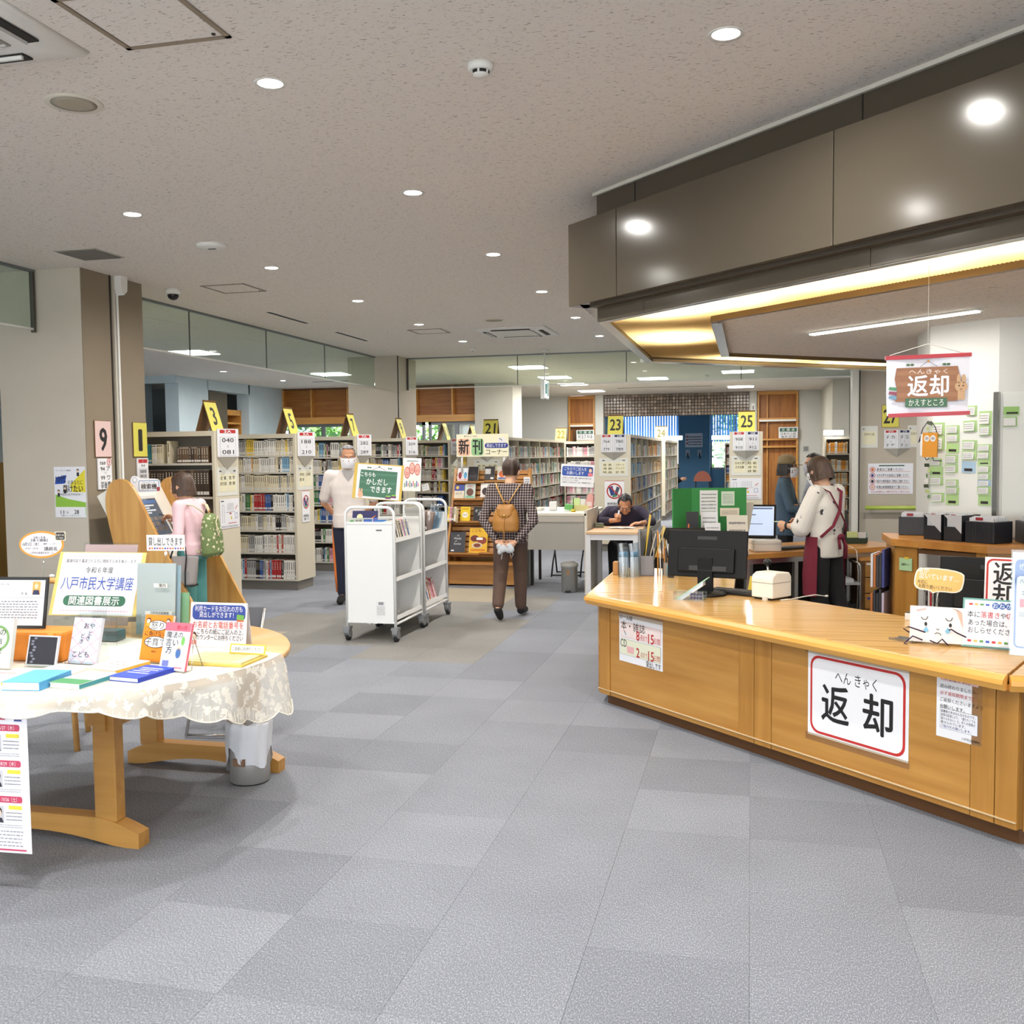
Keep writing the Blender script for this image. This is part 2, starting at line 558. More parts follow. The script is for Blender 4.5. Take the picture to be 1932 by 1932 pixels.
# ---- far wall with the tiled lintel
wf=wallbox('wall_far',mat('wall_far_paint',(206,206,200),0.85),(-7.2,-5.07,27.9,28.1,0,HC),(-4.27,-4.04,27.75,28.1,0,HC),(-0.04,0.155,27.8,28.1,0,HC),(1.25,9,27.9,28.1,0,HC),
             (-5.07,-4.27,28.05,28.1,0,HC),(0.155,1.25,28.05,28.1,0,HC),(-7.2,-7.0,22.4,28.0,0,HC))
lt=wallbox('wall_lintel',mat('grout',(70,60,52),0.9),(-4.04,-0.04,27.93,28.1,2.585,HC))
TILE=[mat('mosaic_brown',(124,106,90),0.22),mat('mosaic_light',(150,132,114),0.2),mat('mosaic_dark',(104,88,74),0.24)]
nx,nz=46,7
tx,tz=4.0/nx,0.615/nz
_tl=[]
for m in TILE:
    b=MB();b.cbox(-tx*.43,tx*.43,-tz*.43,tz*.43,0,0.016,0.005);_tl.append(b.mesh('tile',m))
_mosaic=MB()
for i in range(nx):
    for j in range(nz):
        x,z=-4.04+(i+.5)*tx,2.585+(j+.5)*tz
        k=random.choice((0,0,0,1,2))
        if j<6:
            ob('tile',_tl[k],lt,(x,27.93,z),(PI/2,random.uniform(-.02,.02),0))
        else:
            _mosaic.slot(k).box(x-tx*.43,x+tx*.43,27.915,27.935,z-tz*.43,z+tz*.43)
o_=_mosaic.build('tile_row',TILE,lt);o_['kind']='stuff'
# wood-panelled recesses either side of the lintel
for nm,x0,x1,rails,stile in(('trim_1',-5.05,-4.29,(2.37,),None),('trim_2',0.17,1.24,(2.42,1.86,1.66),0.42)):
    b=MB();b.box(x0,x1,28.0,28.04,0,HC-.01)
    rt=struct(b.build(nm,WOODV))
    for x in(x0,x1-0.05):
        b=MB();b.box(x,x+0.05,27.82,28.0,0,HC-.01);b.build('stile',WOODE,rt)
    b=MB();b.box(x0+.05,x1-.05,27.86,28.0,HC-0.1,HC-.01);b.build('rail',WOODE,rt)
    if stile:
        b=MB();b.box(stile,stile+0.03,27.9,28.0,0,HC-.1);b.build('stile',WOODE,rt)
    for k,z in enumerate(rails):
        b=MB();b.box(x0+.05,x1-.05,27.8,28.0,z,z+0.045);b.build('rail',WOODE,rt)
        if k==0:
            b=MB();b.box(x0+.05,x1-.05,27.8,27.9,z-.05,z);b.build('light_strip',mat('white_enamel',(238,238,234),0.4),rt)
    if nm=='trim_1':
        b=MB();b.box(x0+.1,x1-.1,27.96,28.0,1.2,2.22);b.build('panel',WOODD,rt)
# ---- the room behind the lintel, daylight blue put into its wall colour
wb=wallbox('wall_daylit',BLUE_DAYLIT,(-4.6,-4.4,28.1,33.2,0,HC),(1.6,1.8,28.1,33.2,0,HC),(-4.4,1.6,33.0,33.2,0,1.0),(-4.4,1.6,33.0,33.2,2.95,HC),(-2.27,-1.29,32.7,33.2,0,HC),(0.1,1.6,33.0,33.2,0,HC))
BL=mat('blind_slat',(206,226,244),0.6,trans=0.0)
BLM=bpy.data.materials.new('blind_fabric');BLM.use_nodes=True
_nt=BLM.node_tree;_o=[n for n in _nt.nodes if n.type=='OUTPUT_MATERIAL'][0]
_d=_nt.nodes.new('ShaderNodeBsdfDiffuse');_d.inputs[0].default_value=(*rgb(170,205,240),1)
_t=_nt.nodes.new('ShaderNodeBsdfTranslucent');_t.inputs[0].default_value=(*rgb(150,200,250),1)
_m=_nt.nodes.new('ShaderNodeMixShader');_m.inputs[0].default_value=0.5
_nt.links.new(_d.outputs[0],_m.inputs[1]);_nt.links.new(_t.outputs[0],_m.inputs[2]);_nt.links.new(_m.outputs[0],_o.inputs['Surface'])
def blinds(x0,x1,z0,z1,lab):
    t=thing('vertical_blind',lab,'blind',(x0,32.85,z1))
    b=MB();b.box(0,x1-x0,-0.03,0.03,-0.04,0.0);b.build('head_rail',FRAME,t)
    n=int((x1-x0)/0.085)
    sm=MB();sm.box(-0.042,0.042,-0.001,0.001,-(z1-z0),-0.04);me=sm.mesh('slat',BLM)
    for i in range(n):
        ob('slat',me,t,((i+.5)*(x1-x0)/n,0,0),(0,0,math.radians(48+random.uniform(-9,9))))
blinds(-4.38,-2.3,1.95,2.93,'tall bluish vertical blind at the window beyond the sign reading 24')
blinds(-1.27,0.1,1.9,2.93,'bluish vertical blind above the bright window next to the sign reading 25')
for i,(a,c)in enumerate(((-4.4,-2.27),(-1.29,0.1))):
    b=MB();b.box(a,a+0.06,33.02,33.1,1.0,2.95).box(c-0.06,c,33.02,33.1,1.0,2.95).box(a,c,33.02,33.1,1.0,1.06).box(a,c,33.02,33.1,2.89,2.95)
    wn=struct(b.build('window_%d'%(i+4),FRAME))
    b=MB();b.box(a+.06,c-.06,33.05,33.055,1.06,2.89);b.build('pane',GLASSW,wn)
# ---- side and rear enclosure; behind the photographer an unseen open front, added to let in daylight fill
wallbox('wall_right',WALL_W,(8.8,9.0,-7,36,0,HC))
wallbox('wall_partition',mat('partition_taupe',(178,168,152),.8,noise=.03,nscale=3),(1.6,4.5,16.0,16.2,0,HC),(-15.8,-15.6,-7,0,0,HC))
b=MB();b.box(1.5,1.6,15.9,16.25,0,HC);struct(b.build('trim_3',mat('door_frame_grey',(206,202,192),0.5)))
b=MB();b.box(1.597,1.612,15.88,15.93,0,HC);struct(b.build('trim_4',DARK))
wallbox('wall_side',mat('wall_side_paint',(206,203,190),0.85),(1.85,2.2,24.0,28.0,0,HC),(1.83,1.85,24.0,28.0,0,HC))
front=wallbox('wall_added_front',FRAME,*[(x-.05,x+.05,-6.1,-6.0,0,HC)for x in range(-15,10,2)],(-16,9,-6.1,-6.0,0,.1),(-16,9,-6.1,-6.0,2.3,2.4),(-16,9,-6.1,-6.0,3.1,HC))
b=MB();b.box(-60,60,-60,80,-0.4,-0.25);struct(b.build('ground',mat('paving_outside',(206,203,196),0.9)))  # pale ground, added to bounce daylight up to the ceiling
# ---- glass smoke barriers under the ceiling
def barrier(name,pts,zb):
    """panes between consecutive pts along a line, hung from the ceiling"""
    (xa,ya),(xb,yb)=pts[0],pts[-1]
    d=Vector((xb-xa,yb-ya,0)).normalized();ang=math.atan2(d.y,d.x)
    b=MB();L=math.hypot(xb-xa,yb-ya)
    b.box(0,L,-0.02,0.02,HC-0.02,HC+0.0)
    g=struct(b.build(name,FRAME,None,(xa,ya,0),(0,0,ang)))
    b=MB();b.box(0,L,-0.012,0.012,zb-0.012,zb+0.006);b.build('rail',mat('rail_white',(222,222,216),0.4),g)
    s=0
    for(x1,y1),(x2,y2)in zip(pts,pts[1:]):
        l=math.hypot(x2-x1,y2-y1)
        b=MB();b.box(s+0.006,s+l-0.006,-0.003,0.003,zb,HC-0.02);b.build('pane',GLASS,g)
        if s>0:
            b=MB();b.box(s-0.006,s+0.006,-0.005,0.005,zb,HC-0.02);b.build('joint',mat('grey_gasket',(86,90,86),0.5),g)
        s+=l
barrier('wall_glass_left',[(-6.08,8.4),(-6.08,9.95),(-6.08,11.75),(-6.08,13.55),(-6.08,15.53)],2.69)
barrier('wall_glass_near',[(-6.08,3.9),(-6.08,5.7),(-6.08,7.49)],2.69)
barrier('wall_glass_back',[(-5.67,16.0),(-3.75,16.0),(-1.95,16.0),(-0.15,16.0),(1.5,16.0)],2.69)
for nm,x,y in(('trim_5',-6.08,7.48),('trim_6',-5.665,16.0)):
    b=MB();b.box(x-.018,x+.018,y-.02,y+.005,2.66,HC);struct(b.build(nm,mat('bracket_dark',(76,72,66),0.5)))
# ================================================================ trees seen through the windows
LEAF=[mat('leaf_green',(92,148,62),0.6),mat('leaf_light',(168,206,110),0.6),mat('leaf_dark',(52,96,44),0.6)]
BARK=mat('bark',(70,62,56),0.9,noise=0.3,nscale=6,bump=0.5,bscale=20)
def tree(x,y,h,r,n,lab,seed,low=0.6):
    R=random.Random(seed)
    t=thing('garden_tree',lab,'tree',(x,y,-0.25),group='trees outside the reading-room windows')
    b=MB();b.tube([(0,0,0),(0.05,0.02,h*.3),(-0.03,0,h*.62),(0.02,0,h*.95)],[.24,.2,.15,.05],10);b.build('trunk',BARK,t)
    b=MB()
    for k in range(n):
        a,q=R.uniform(0,2*PI),R.random()**0.5*r
        z=R.uniform(low,h)
        p=Vector((math.cos(a)*q,math.sin(a)*q,z))
        u=Vector((R.gauss(0,1),R.gauss(0,1),R.gauss(0,.6))).normalized();v=u.orthogonal().normalized()
        s=R.uniform(.07,.16)
        b.slot(R.choice((0,0,1,1,2))).add([p-u*s,p+v*s*.45,p+u*s,p-v*s*.45],[(0,1,2,3)],False)
    b.build('foliage',LEAF,t)
tree(-11.0,27.0,5.0,1.5,2600,'bushy tree outside the window behind the sign reading 5',1)
tree(-13.6,29.5,5.4,1.5,2200,'light green tree outside the window behind the sign reading 7',2)
tree(-9.2,24.3,4.6,.8,420,'dark-trunked tree outside the window above the bookcase marked 11',3,2.8)
tree(-9.0,29.6,5.4,1.7,2600,'leafy tree outside the narrow window near the sign reading 21',4)
tree(-0.6,36.5,4.6,1.7,1500,'sunlit tree outside the blue-lit room',5)
# ================================================================ light fittings and things on the ceiling
def area(name,loc,sx,sy,watt,col=(1,1,1),rot=(0,0,0),parent=None,disk=False,spread=180):
    l=bpy.data.lights.new(name,'AREA')
    l.shape='DISK' if disk else 'RECTANGLE'
    l.size=sx
    if not disk:l.size_y=sy
    l.energy=watt;l.color=col
    l.spread=math.radians(spread)
    o=bpy.data.objects.new(name,l);COL.objects.link(o)
    o.location=loc;o.rotation_euler=rot
    if parent is not None:o.parent=parent
    return o
WHITE_EN=mat('white_enamel',(238,238,234),0.4)
LENS=emis('downlight_lens',(255,250,240),22.0)
_ring=MB();_ring.lathe([(0.055,-0.001),(0.07,-0.004),(0.072,0.0),(0.055,0.0)],28);_ringm=_ring.mesh('trim_ring',WHITE_EN)
_rf=MB();_rf.lathe([(0.076,-0.001),(0.07,0.03)],24,caps=False);_rfm=_rf.mesh('reflector',STEEL)
_ln=MB();_ln.lathe([(0.0,-0.0055),(0.03,-0.005),(0.055,-0.0012)],24,caps=False);_lnm=_ln.mesh('lens',LENS)
def downlight(x,y,lab,watt=None):
    t=thing('downlight',lab,'ceiling light',(x,y,HC),0,'round recessed downlights')
    ob('trim_ring',_ringm,t);ob('lens',_lnm,t)
    area('downlight_lamp',(0,0,-0.012),0.1,0,watt or DOWN_W,(1.0,0.97,0.92),(0,0,0),t,True,165)
_rowname={4.1:'first',6.0:'second',8.0:'third',9.95:'fourth',11.95:'fifth',13.9:'sixth'}
for y in(4.1,6.0,8.0,9.95,11.95,13.9):
    for x in(-4.07,-2.07):
        if y==4.1 and x==-4.07:continue
        downlight(x,y,'glowing round downlight, %s row into the hall, %s'%(_rowname[y],'on the glass-wall side' if x<-3 else 'on the counter side'))
downlight(-0.1,4.1,'glowing round downlight just beside the brown canopy fascia')
for x in(-4.07,-2.07,-0.1,1.9):
    for y in((2.1,0.1,-1.9)if x>-1 else(4.1,2.1,0.1,-1.9)if x<-4 else(2.1,0.1,-1.9)):
        downlight(x,y,'round downlight over the entrance end of the hall')
for x,y,l in((-9.81,17.2,'small downlight seen past the glass barrier behind the sign reading 3'),(-9.82,19.7,'small downlight near the wood-panelled window wall'),(-7.3,17.6,'small downlight seen through glass near the corner pillar')):
    downlight(x,y,l,18)
for x,y,l in((-.1,13.9,'added unseen downlight behind the canopy near bookcase 25'),(1.9,13.9,'added unseen downlight before the panel marked 27'),(3.6,13.9,'added unseen downlight beyond the panel marked 27'),(1.9,12.4,'added unseen downlight just behind the canopy')):
    downlight(x,y,l)  # unseen lamps, added to brighten the panel behind the canopy
PANEL=emis('square_panel',(255,253,248),9.0)
def square_light(x,y,lab,s=0.62):
    t=thing('square_ceiling_light',lab,'ceiling light',(x,y,HC),0,'square ceiling lights over the book stacks')
    b=MB();b.box(-s/2-.03,s/2+.03,-s/2-.03,s/2+.03,-0.012,0);b.build('frame',WHITE_EN,t)
    b=MB();b.box(-s/2,s/2,-s/2,s/2,-0.02,-0.012);b.build('diffuser',PANEL,t)
    area('square_lamp',(0,0,-0.03),s,s,SQUARE_W,(1,0.98,0.94),(0,0,0),t)
for x,y,l in((-8.46,13.9,'large square ceiling light seen through the glass barrier behind bookcase 3'),(-8.1,18.4,'square ceiling light seen beside the corner pillar'),
                (-4.08,18.3,'square ceiling light closest behind the exit sign'),(-4.08,20.9,'second square ceiling light behind the exit sign'),(-4.08,23.1,'third square ceiling light behind the exit sign'),
                (-4.06,25.8,'square ceiling light close to the tiled lintel'),(-0.26,20.8,'square ceiling light behind the canopy edge, near bookcase 25'),(-0.25,25.6,'square ceiling light in front of the tiled lintel, above sign 25'),
                (-8.3,10.0,'square ceiling light over the stacks behind the brown pillar'),(-2.1,22.0,'square ceiling light over bookcase 24'),(2.6,20.0,'square ceiling light over the shelves behind panel 27')):
    square_light(x,y,l)
# linear slots
def slot(x0,x1,y0,y1,lab):
    t=thing('air_slot',lab,'air vent',((x0+x1)/2,(y0+y1)/2,HC))
    dx,dy=(x1-x0)/2,(y1-y0)/2
    b=MB();b.box(-dx,dx,-dy,dy,-0.004,0);b.build('frame',WHITE_EN,t)
    b=MB();b.box(-dx+.012,dx-.012,-dy+.012,dy-.012,-0.006,-0.003);b.build('slot_gap',DARK,t)
slot(-5.37,-5.30,10.36,11.4,'thin dark air slot in the ceiling near the dome camera')
slot(-5.38,-5.31,12.29,13.39,'thin dark air slot further along the ceiling towards the corner pillar')
slot(-9.4,-7.6,20.2,20.32,'long air slot by the wood-panelled window wall')
slot(-3.3,-0.9,25.0,25.12,'long dark air slot in front of the tiled lintel')
# cassette air conditioners
GRL=mat('grille_grey',(150,148,142),0.6)
def cassette(x,y,lab):
    t=thing('cassette_air_conditioner',lab,'air conditioner',(x,y,HC))
    b=MB();b.lathe([(0.672,0),(0.655,-0.02),(0.50,-0.03)],4,M=Matrix.Rotation(PI/4,4,'Z'));b.build('panel',WHITE_EN,t)
    for v in b.f:pass
    for k in range(4):
        M=Matrix.Rotation(k*PI/2,4,'Z')
        g=MB();g.box(-0.26,0.26,0.345,0.405,-0.036,-0.029,M);v=g.build('air_outlet',DARK,t)
        g=MB();g.box(-0.25,0.25,0.35,0.362,-0.05,-0.034,M);g.build('louver',WHITE_EN,v)
    g=MB();g.box(-0.27,0.27,-0.27,0.27,-0.036,-0.028);v=g.build('intake_grille',GRL,t)
    for i in range(13):
        q=-0.25+i*0.5/12
        g=MB();g.box(-0.26,0.26,q-.006,q+.006,-0.041,-0.035);g.build('grille_bar',WHITE_EN,v)
    return t
cassette(-3.085,3.125,'white cassette air conditioner at the ceiling edge beside the access hatch')
cassette(-3.05,13.0,'white cassette air conditioner deep in the hall in front of the exit sign')
cassette(1.0,19.5,'cassette air conditioner over the stacks beyond the counter canopy')
HATCHF=mat('hatch_frame',(150,138,122),0.4,metal=0.4)
def hatch(x,y,s,lab):
    t=thing('ceiling_hatch',lab,'access hatch',(x,y,HC))
    for k in range(4):
        b=MB();b.box(-s/2,s/2,s/2-.022,s/2,-0.006,0,Matrix.Rotation(k*PI/2,4,'Z'));b.build('frame_bar',HATCHF,t)
    b=MB();b.box(-s/2+.026,s/2-.026,-s/2+.026,s/2-.026,-0.003,0);b.build('board',CEIL,t)
    b=MB();b.lathe([(0.008,0),(0.008,-0.008)],8,(s/2-.05,s/2-.05,0));b.build('latch',DARK,t)
hatch(-2.215,3.385,0.46,'square access hatch in the ceiling next to the air conditioner')
hatch(-4.91,8.85,0.46,'square access hatch in the ceiling near the dome camera')
hatch(-4.16,12.63,0.46,'square access hatch in the ceiling beside the far air conditioner')
def speaker(x,y,lab):
    t=thing('ceiling_speaker',lab,'speaker',(x,y,HC))
    b=MB();b.lathe([(0.10,-0.006),(0.125,-0.008),(0.13,0)],32);b.build('rim',mat('cream_enamel',(226,222,208),0.5),t)
    b=MB();b.lathe([(0.0,-0.011),(0.07,-0.010),(0.103,-0.006)],32);b.build('grille',mat('speaker_grille',(168,162,146),0.7),t)
speaker(-3.055,4.08,'round beige ceiling speaker near the air conditioner')
speaker(-3.07,11.85,'round ceiling speaker close to the far air conditioner')
t=thing('smoke_detector','white round smoke detector on the ceiling between the downlights','smoke detector',(-1.115,4.135,HC))
b=MB();b.lathe([(0.055,0),(0.055,-0.022),(0.046,-0.03)],24);b.build('body',WHITE_EN,t)
b=MB();b.lathe([(0.038,-0.03),(0.036,-0.042)],20,caps=False);b.build('vent_ring',DARK,t)
for k in range(6):
    b=MB();b.box(-.004,.004,.034,.04,-0.043,-0.03,Matrix.Rotation(k*PI/3,4,'Z'));b.build('rib',WHITE_EN,t)
b=MB();b.lathe([(0.036,-0.041),(0.03,-0.05),(0.0,-0.053)],20);b.build('cap',WHITE_EN,t)
for x,y,l in((-4.19,14.84,'flat white detector on the ceiling before the back glass barrier'),(-0.9,21.5,'white detector on the far ceiling above bookcase 25')):
    t=thing('smoke_detector',l,'smoke detector',(x,y,HC))
    b=MB();b.lathe([(0.05,0),(0.05,-0.02),(0.03,-0.04),(0,-0.042)],20);b.build('body',WHITE_EN,t)
    b=MB();b.lathe([(0.012,-0.041),(0.01,-0.05)],10);b.build('sensor',GRL,t)
t=thing('ceiling_vent','square grey ceiling vent in front of the brown pillar','air vent',(-5.18,7.04,HC))
b=MB();b.box(-.19,.19,-.19,.19,-0.006,0);b.build('frame',mat('vent_frame',(178,174,166),0.5),t)
for i in range(14):
    q=-0.165+i*0.33/13
    b=MB();b.box(-.17,.17,q-.008,q+.008,-0.012,-0.005);b.build('slat',mat('vent_slat',(128,124,118),0.6),t)
t=thing('wireless_access_point','flat white round wireless unit on the ceiling between two downlights','access point',(-4.06,7.0,HC))
b=MB();b.lathe([(0.115,0),(0.12,-0.012),(0.10,-0.03),(0,-0.034)],28);b.build('body',WHITE_EN,t)
b=MB();b.box(-.03,.03,-.012,.012,-0.037,-0.033);b.build('badge',mat('badge_grey',(90,90,90),0.5),t)
def domecam(loc,lab,s=1.0):
    t=thing('dome_camera',lab,'camera',loc)
    b=MB();b.lathe([(0.075*s,0),(0.075*s,-0.03*s),(0.06*s,-0.05*s)],24);b.build('housing',WHITE_EN,t)
    b=MB();b.ell((0,0,-0.055*s),(0.055*s,0.055*s,0.05*s),20,10);b.build('dome',mat('dome_dark',(24,24,26),0.08),t)
domecam((-5.5,8.73,HC),'white dome security camera with black bubble beside the brown pillar')
domecam((-12.9,19.15,2.55),'small dome camera on the pale blue pillar past the stacks',1.0)
# exit sign on a pole
t=thing('exit_sign','green and white exit sign hanging on a thin pole','exit sign',(-3.18,15.44,0))
b=MB();b.tube([(0,0,2.73),(0,0,HC)],0.011,10);b.build('pole',WHITE_EN,t)
b=MB();b.lathe([(0.07,HC-.001),(0.06,HC-.02),(0.02,HC-.03)],20);b.build('ceiling_rose',WHITE_EN,t)
b=MB();b.box(-.03,.03,-.17,.17,2.42,2.73);b.build('case',mat('sign_case',(206,208,204),0.5),t)
b=MB();b.box(.03,.034,-.155,.155,2.44,2.71);f_=b.build('face',emis('exit_face',(235,250,245),1.6),t)
b=MB();b.box(.034,.036,-.12,.02,2.5,2.66).box(.034,.036,.05,.13,2.47,2.69);b.build('print',mat('exit_green',(40,160,150),.5),f_)
# ================================================================ canopy over the counter
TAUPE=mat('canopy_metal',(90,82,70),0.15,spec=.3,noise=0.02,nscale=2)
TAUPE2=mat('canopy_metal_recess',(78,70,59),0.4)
CAN=thing('counter_canopy','brown metal ceiling canopy with warm lit ribbed underside over the counter','canopy',(-0.955,6.325,2.39))
def rel(P,o=(-0.955,6.325)):
    return[(x-o[0],y-o[1])for x,y in P]
M45=Matrix.Rotation(-PI/4,4,'Z')
zc=2.39
# near face: recess, panels, lower band
L=5.2
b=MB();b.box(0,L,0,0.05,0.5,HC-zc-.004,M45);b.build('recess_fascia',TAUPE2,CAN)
b=MB();b.box(-0.02,L,-0.02,0.05,HC-zc-.02,HC-zc,M45);b.build('edge_trim',mat('trim_white',(216,212,202),0.5),CAN)
for x in(0.388,2.05):
    b=MB();b.box(x-.003,x+.003,-0.003,0.01,0.5,HC-zc-.02,M45);b.build('joint',DARK,CAN)
js=[-0.15,0.355,1.985,3.615,5.2]
for a,c in zip(js,js[1:]):
    b=MB();b.box(a+.003,c-.003,-0.12,0.02,2.495-zc,3.016-zc,M45);b.build('fascia_panel',TAUPE,CAN,bevel=0.003)
for a,c in zip([0,.467,2.1,3.73,5.2],[.467,2.1,3.73,5.2]):
    b=MB();b.box(a+.002,c-.002,-0.0,0.03,0.0,0.095,M45);b.build('lower_band',TAUPE,CAN)
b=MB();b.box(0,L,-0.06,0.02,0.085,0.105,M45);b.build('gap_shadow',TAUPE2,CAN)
# left return (towards the stacks) and far side
b=MB();b.prism(rel([(-1.06,6.26),(-0.94,6.31),(-0.94,9.25),(-1.06,9.3)]),2.495-zc,3.016-zc);b.build('fascia_panel',TAUPE,CAN)
b=MB();b.prism(rel([(-0.955,6.325),(-0.9,6.35),(-0.9,9.2),(-0.955,9.2)]),0,0.095);b.build('lower_band',TAUPE,CAN)
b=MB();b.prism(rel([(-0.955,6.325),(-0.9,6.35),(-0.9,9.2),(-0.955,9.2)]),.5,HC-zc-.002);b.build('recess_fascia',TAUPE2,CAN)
b=MB();b.prism(rel([(-0.955,9.2),(2.3,11.88),(2.27,11.95),(-1.0,9.27)]),0,HC-zc-.002);b.build('rear_fascia',TAUPE,CAN)
# trough: closed box above, ribbed translucent sheet below, lamps inside
Ain=(-0.235,6.565);Cin=(-0.235,8.93)
near=[(-0.90,6.345),(2.72,2.725),(3.2,3.2),Ain]
left=[(-0.90,6.36),Ain,Cin,(-0.88,9.15)]
rear=[(-0.86,9.15),Cin,(2.3,11.0),(2.3,11.78)]
DIF=bpy.data.materials.new('ribbed_diffuser');DIF.use_nodes=True
_nt=DIF.node_tree;_o=[n for n in _nt.nodes if n.type=='OUTPUT_MATERIAL'][0]
_d=_nt.nodes.new('ShaderNodeBsdfTranslucent');_d.inputs[0].default_value=(1.0,0.86,0.56,1)
_g=_nt.nodes.new('ShaderNodeBsdfDiffuse');_g.inputs[0].default_value=(*rgb(226,196,140),1)
_x=_nt.nodes.new('ShaderNodeMixShader');_x.inputs[0].default_value=0.28
_nt.links.new(_d.outputs[0],_x.inputs[1]);_nt.links.new(_g.outputs[0],_x.inputs[2]);_nt.links.new(_x.outputs[0],_o.inputs['Surface'])
CREAM=mat('trough_inside',(240,226,190),0.8)
def ribbed(P,ax,z=0.035,step=0.024):
    """sheet with V ribs running across direction AX, clipped to quad P given as a->b->c->d, a-b and d-c along the run"""
    a,b_,c_,d_=[Vector((*p,0))for p in rel(P)]
    n=max(4,int((b_-a).length/step))
    g=MB();vs=[]
    for i in range(2*n+1):
        t=i/(2*n)
        zz=z+(0.007 if i%2 else 0.0)
        p,q=a.lerp(b_,t),d_.lerp(c_,t)
        vs+=[(p.x,p.y,zz),(q.x,q.y,zz)]
    g.add(vs,[(2*i,2*i+1,2*i+3,2*i+2)for i in range(2*n)],False)
    return g.build('ribbed_diffuser',DIF,CAN)
ribbed([near[0],near[1],near[2],near[3]],0)
ribbed([left[0],left[3],left[2],left[1]],0)
ribbed([rear[0],rear[3],rear[2],rear[1]],0)
for P in(near,left,rear):
    g=MB();g.prism(rel(P),0.5,0.52);g.build('trough_lid',CREAM,CAN)
# inner kerb of the trough and the lowered ceiling inside it
INN=[Ain,(3.2,3.2),(6.5,3.2),(6.5,11.0),(2.3,11.0),Cin]
g=MB();g.prism(rel(INN),0.03,0.06);g.build('inner_ceiling',CEIL,CAN)
for p,q in((Ain,(3.2,3.13)),(Ain,Cin),(Cin,(2.3,11.0))):
    a,c_=[Vector((*v,0))for v in rel([p,q])]
    d=(c_-a).normalized();ang=math.atan2(d.y,d.x)
    M=Matrix.Translation(a)@Matrix.Rotation(ang,4,'Z')
    g=MB();g.box(0,(c_-a).length,-0.02,0.02,0.0,0.5,M);g.build('inner_kerb',mat('kerb_brown',(112,88,54),0.4),CAN)
a,c_=[Vector((*v,0))for v in rel([Ain,Cin])]
g=MB();g.box(a.x-.02,a.x+.05,a.y+.1,c_.y,-0.006,0.03);g.build('steel_strip',STEEL,CAN)
for P in([(-0.95,6.33),(2.62,2.76),(2.66,2.80),(-0.90,6.36)],[(-0.95,6.33),(-0.88,6.36),(-0.88,9.16),(-0.95,9.2)],[(-0.95,9.2),(-0.87,9.15),(2.3,11.75),(2.3,11.86)]):
    g=MB();g.prism(rel(P),-0.004,0.02);g.build('steel_strip',STEEL,CAN)
WARM=(1.0,0.82,0.52)
for i,s in enumerate((0.55,1.75,2.95,4.15)):
    p=Vector((-0.955,6.325,0))+Vector((s/S2,-s/S2,0))+Vector((.33/S2,.33/S2,0))
    area('canopy_tube',(p.x+.955,p.y-6.325,0.3),1.0,0.04,15,WARM,(0,0,-PI/4),CAN)
for y in(7.75,):
    area('canopy_tube',(0.955-0.56,y-6.325,0.3),0.04,0.5,13,WARM,(0,0,0),CAN)
for s in(0.9,2.2,3.4):
    area('canopy_tube',(-0.6+s*.76+.955,9.05+s*.65-6.325+.1,0.3),0.9,0.04,12,WARM,(0,0,math.radians(40)),CAN)
# slim linear lamp in the lowered ceiling
t=thing('linear_ceiling_lamp','slim bright linear lamp in the lowered ceiling above the staff area','ceiling light',(0.90,7.17,2.42),-PI/4)
b=MB();b.box(-.68,.68,-.035,.035,-0.012,0.0);b.build('housing',WHITE_EN,t,bevel=.004)
b=MB();b.box(-.66,.66,-.026,.026,-0.02,-0.011);b.build('diffuser',emis('linear_diffuser',(255,252,245),12),t)
area('linear_lamp',(0,0,-.03),1.3,0.05,9,(1,.96,.9),(0,0,0),t)
for x,y,w_ in((2.6,8.6,'far'),(3.2,6.3,'near')):
    t2=thing('linear_ceiling_lamp','slim linear lamp at the %s end of the lowered ceiling past the white pillar'%w_,'ceiling light',(x,y,2.42),-PI/4)
    b=MB();b.box(-.68,.68,-.035,.035,-0.012,0.0);b.build('housing',WHITE_EN,t2)
    area('linear_lamp',(0,0,-.03),1.3,0.05,10,(1,.96,.9),(0,0,0),t2)
# ================================================================ service counter
OAK=wood('counter_wood',(184,136,68),(162,112,48),'X',0.9,0.38)
OAKV=wood('counter_stile',(176,126,58),(156,108,44),'Z',1.0,0.38)
def top_f(nt,b,pos):
    mp=nt.nodes.new('ShaderNodeMapping');mp.inputs['Rotation'].default_value=(0,0,PI/4);mp.inputs['Scale'].default_value=(0.9,26,1)
    nt.links.new(pos,mp.inputs['Vector'])
    n=N(nt,'ShaderNodeTexNoise',Scale=1.6,Detail=4.0);nt.links.new(mp.outputs[0],n.inputs['Vector'])
    cr=nt.nodes.new('ShaderNodeValToRGB');e=cr.color_ramp.elements
    e[0].position=.3;e[1].position=.7
    e[0].color=(*rgb(184,132,70),1);e[1].color=(*rgb(230,186,118),1)
    x=cr.color_ramp.elements.new(.45);x.color=(*rgb(216,168,98),1)
    nt.links.new(n.outputs['Fac'],cr.inputs['Fac']);nt.links.new(cr.outputs[0],b.inputs['Base Color'])
    b.inputs['Roughness'].default_value=0.16
OAKT=wpos_mat('counter_top_wood',top_f)
OAKE=wood('counter_edge',(218,164,84),(204,148,66),'X',1.2,0.3)
KICK=mat('kick_brown',(92,58,26),0.5)
CO=(-0.90,6.02)
t=thing('service_counter','long angled wooden library counter with a glossy plank top','counter',(*CO,0))
R45=(0,0,-PI/4)
b=MB();b.prism([(x-CO[0],y-CO[1])for x,y in[(-.88,7.4),(-.88,6.04),(1.02,4.13),(3.4,4.13),(3.4,4.6),(1.2,4.6),(-.5,6.3),(-.5,7.4)]],0.07,0.63);b.build('carcass',OAKV,t)
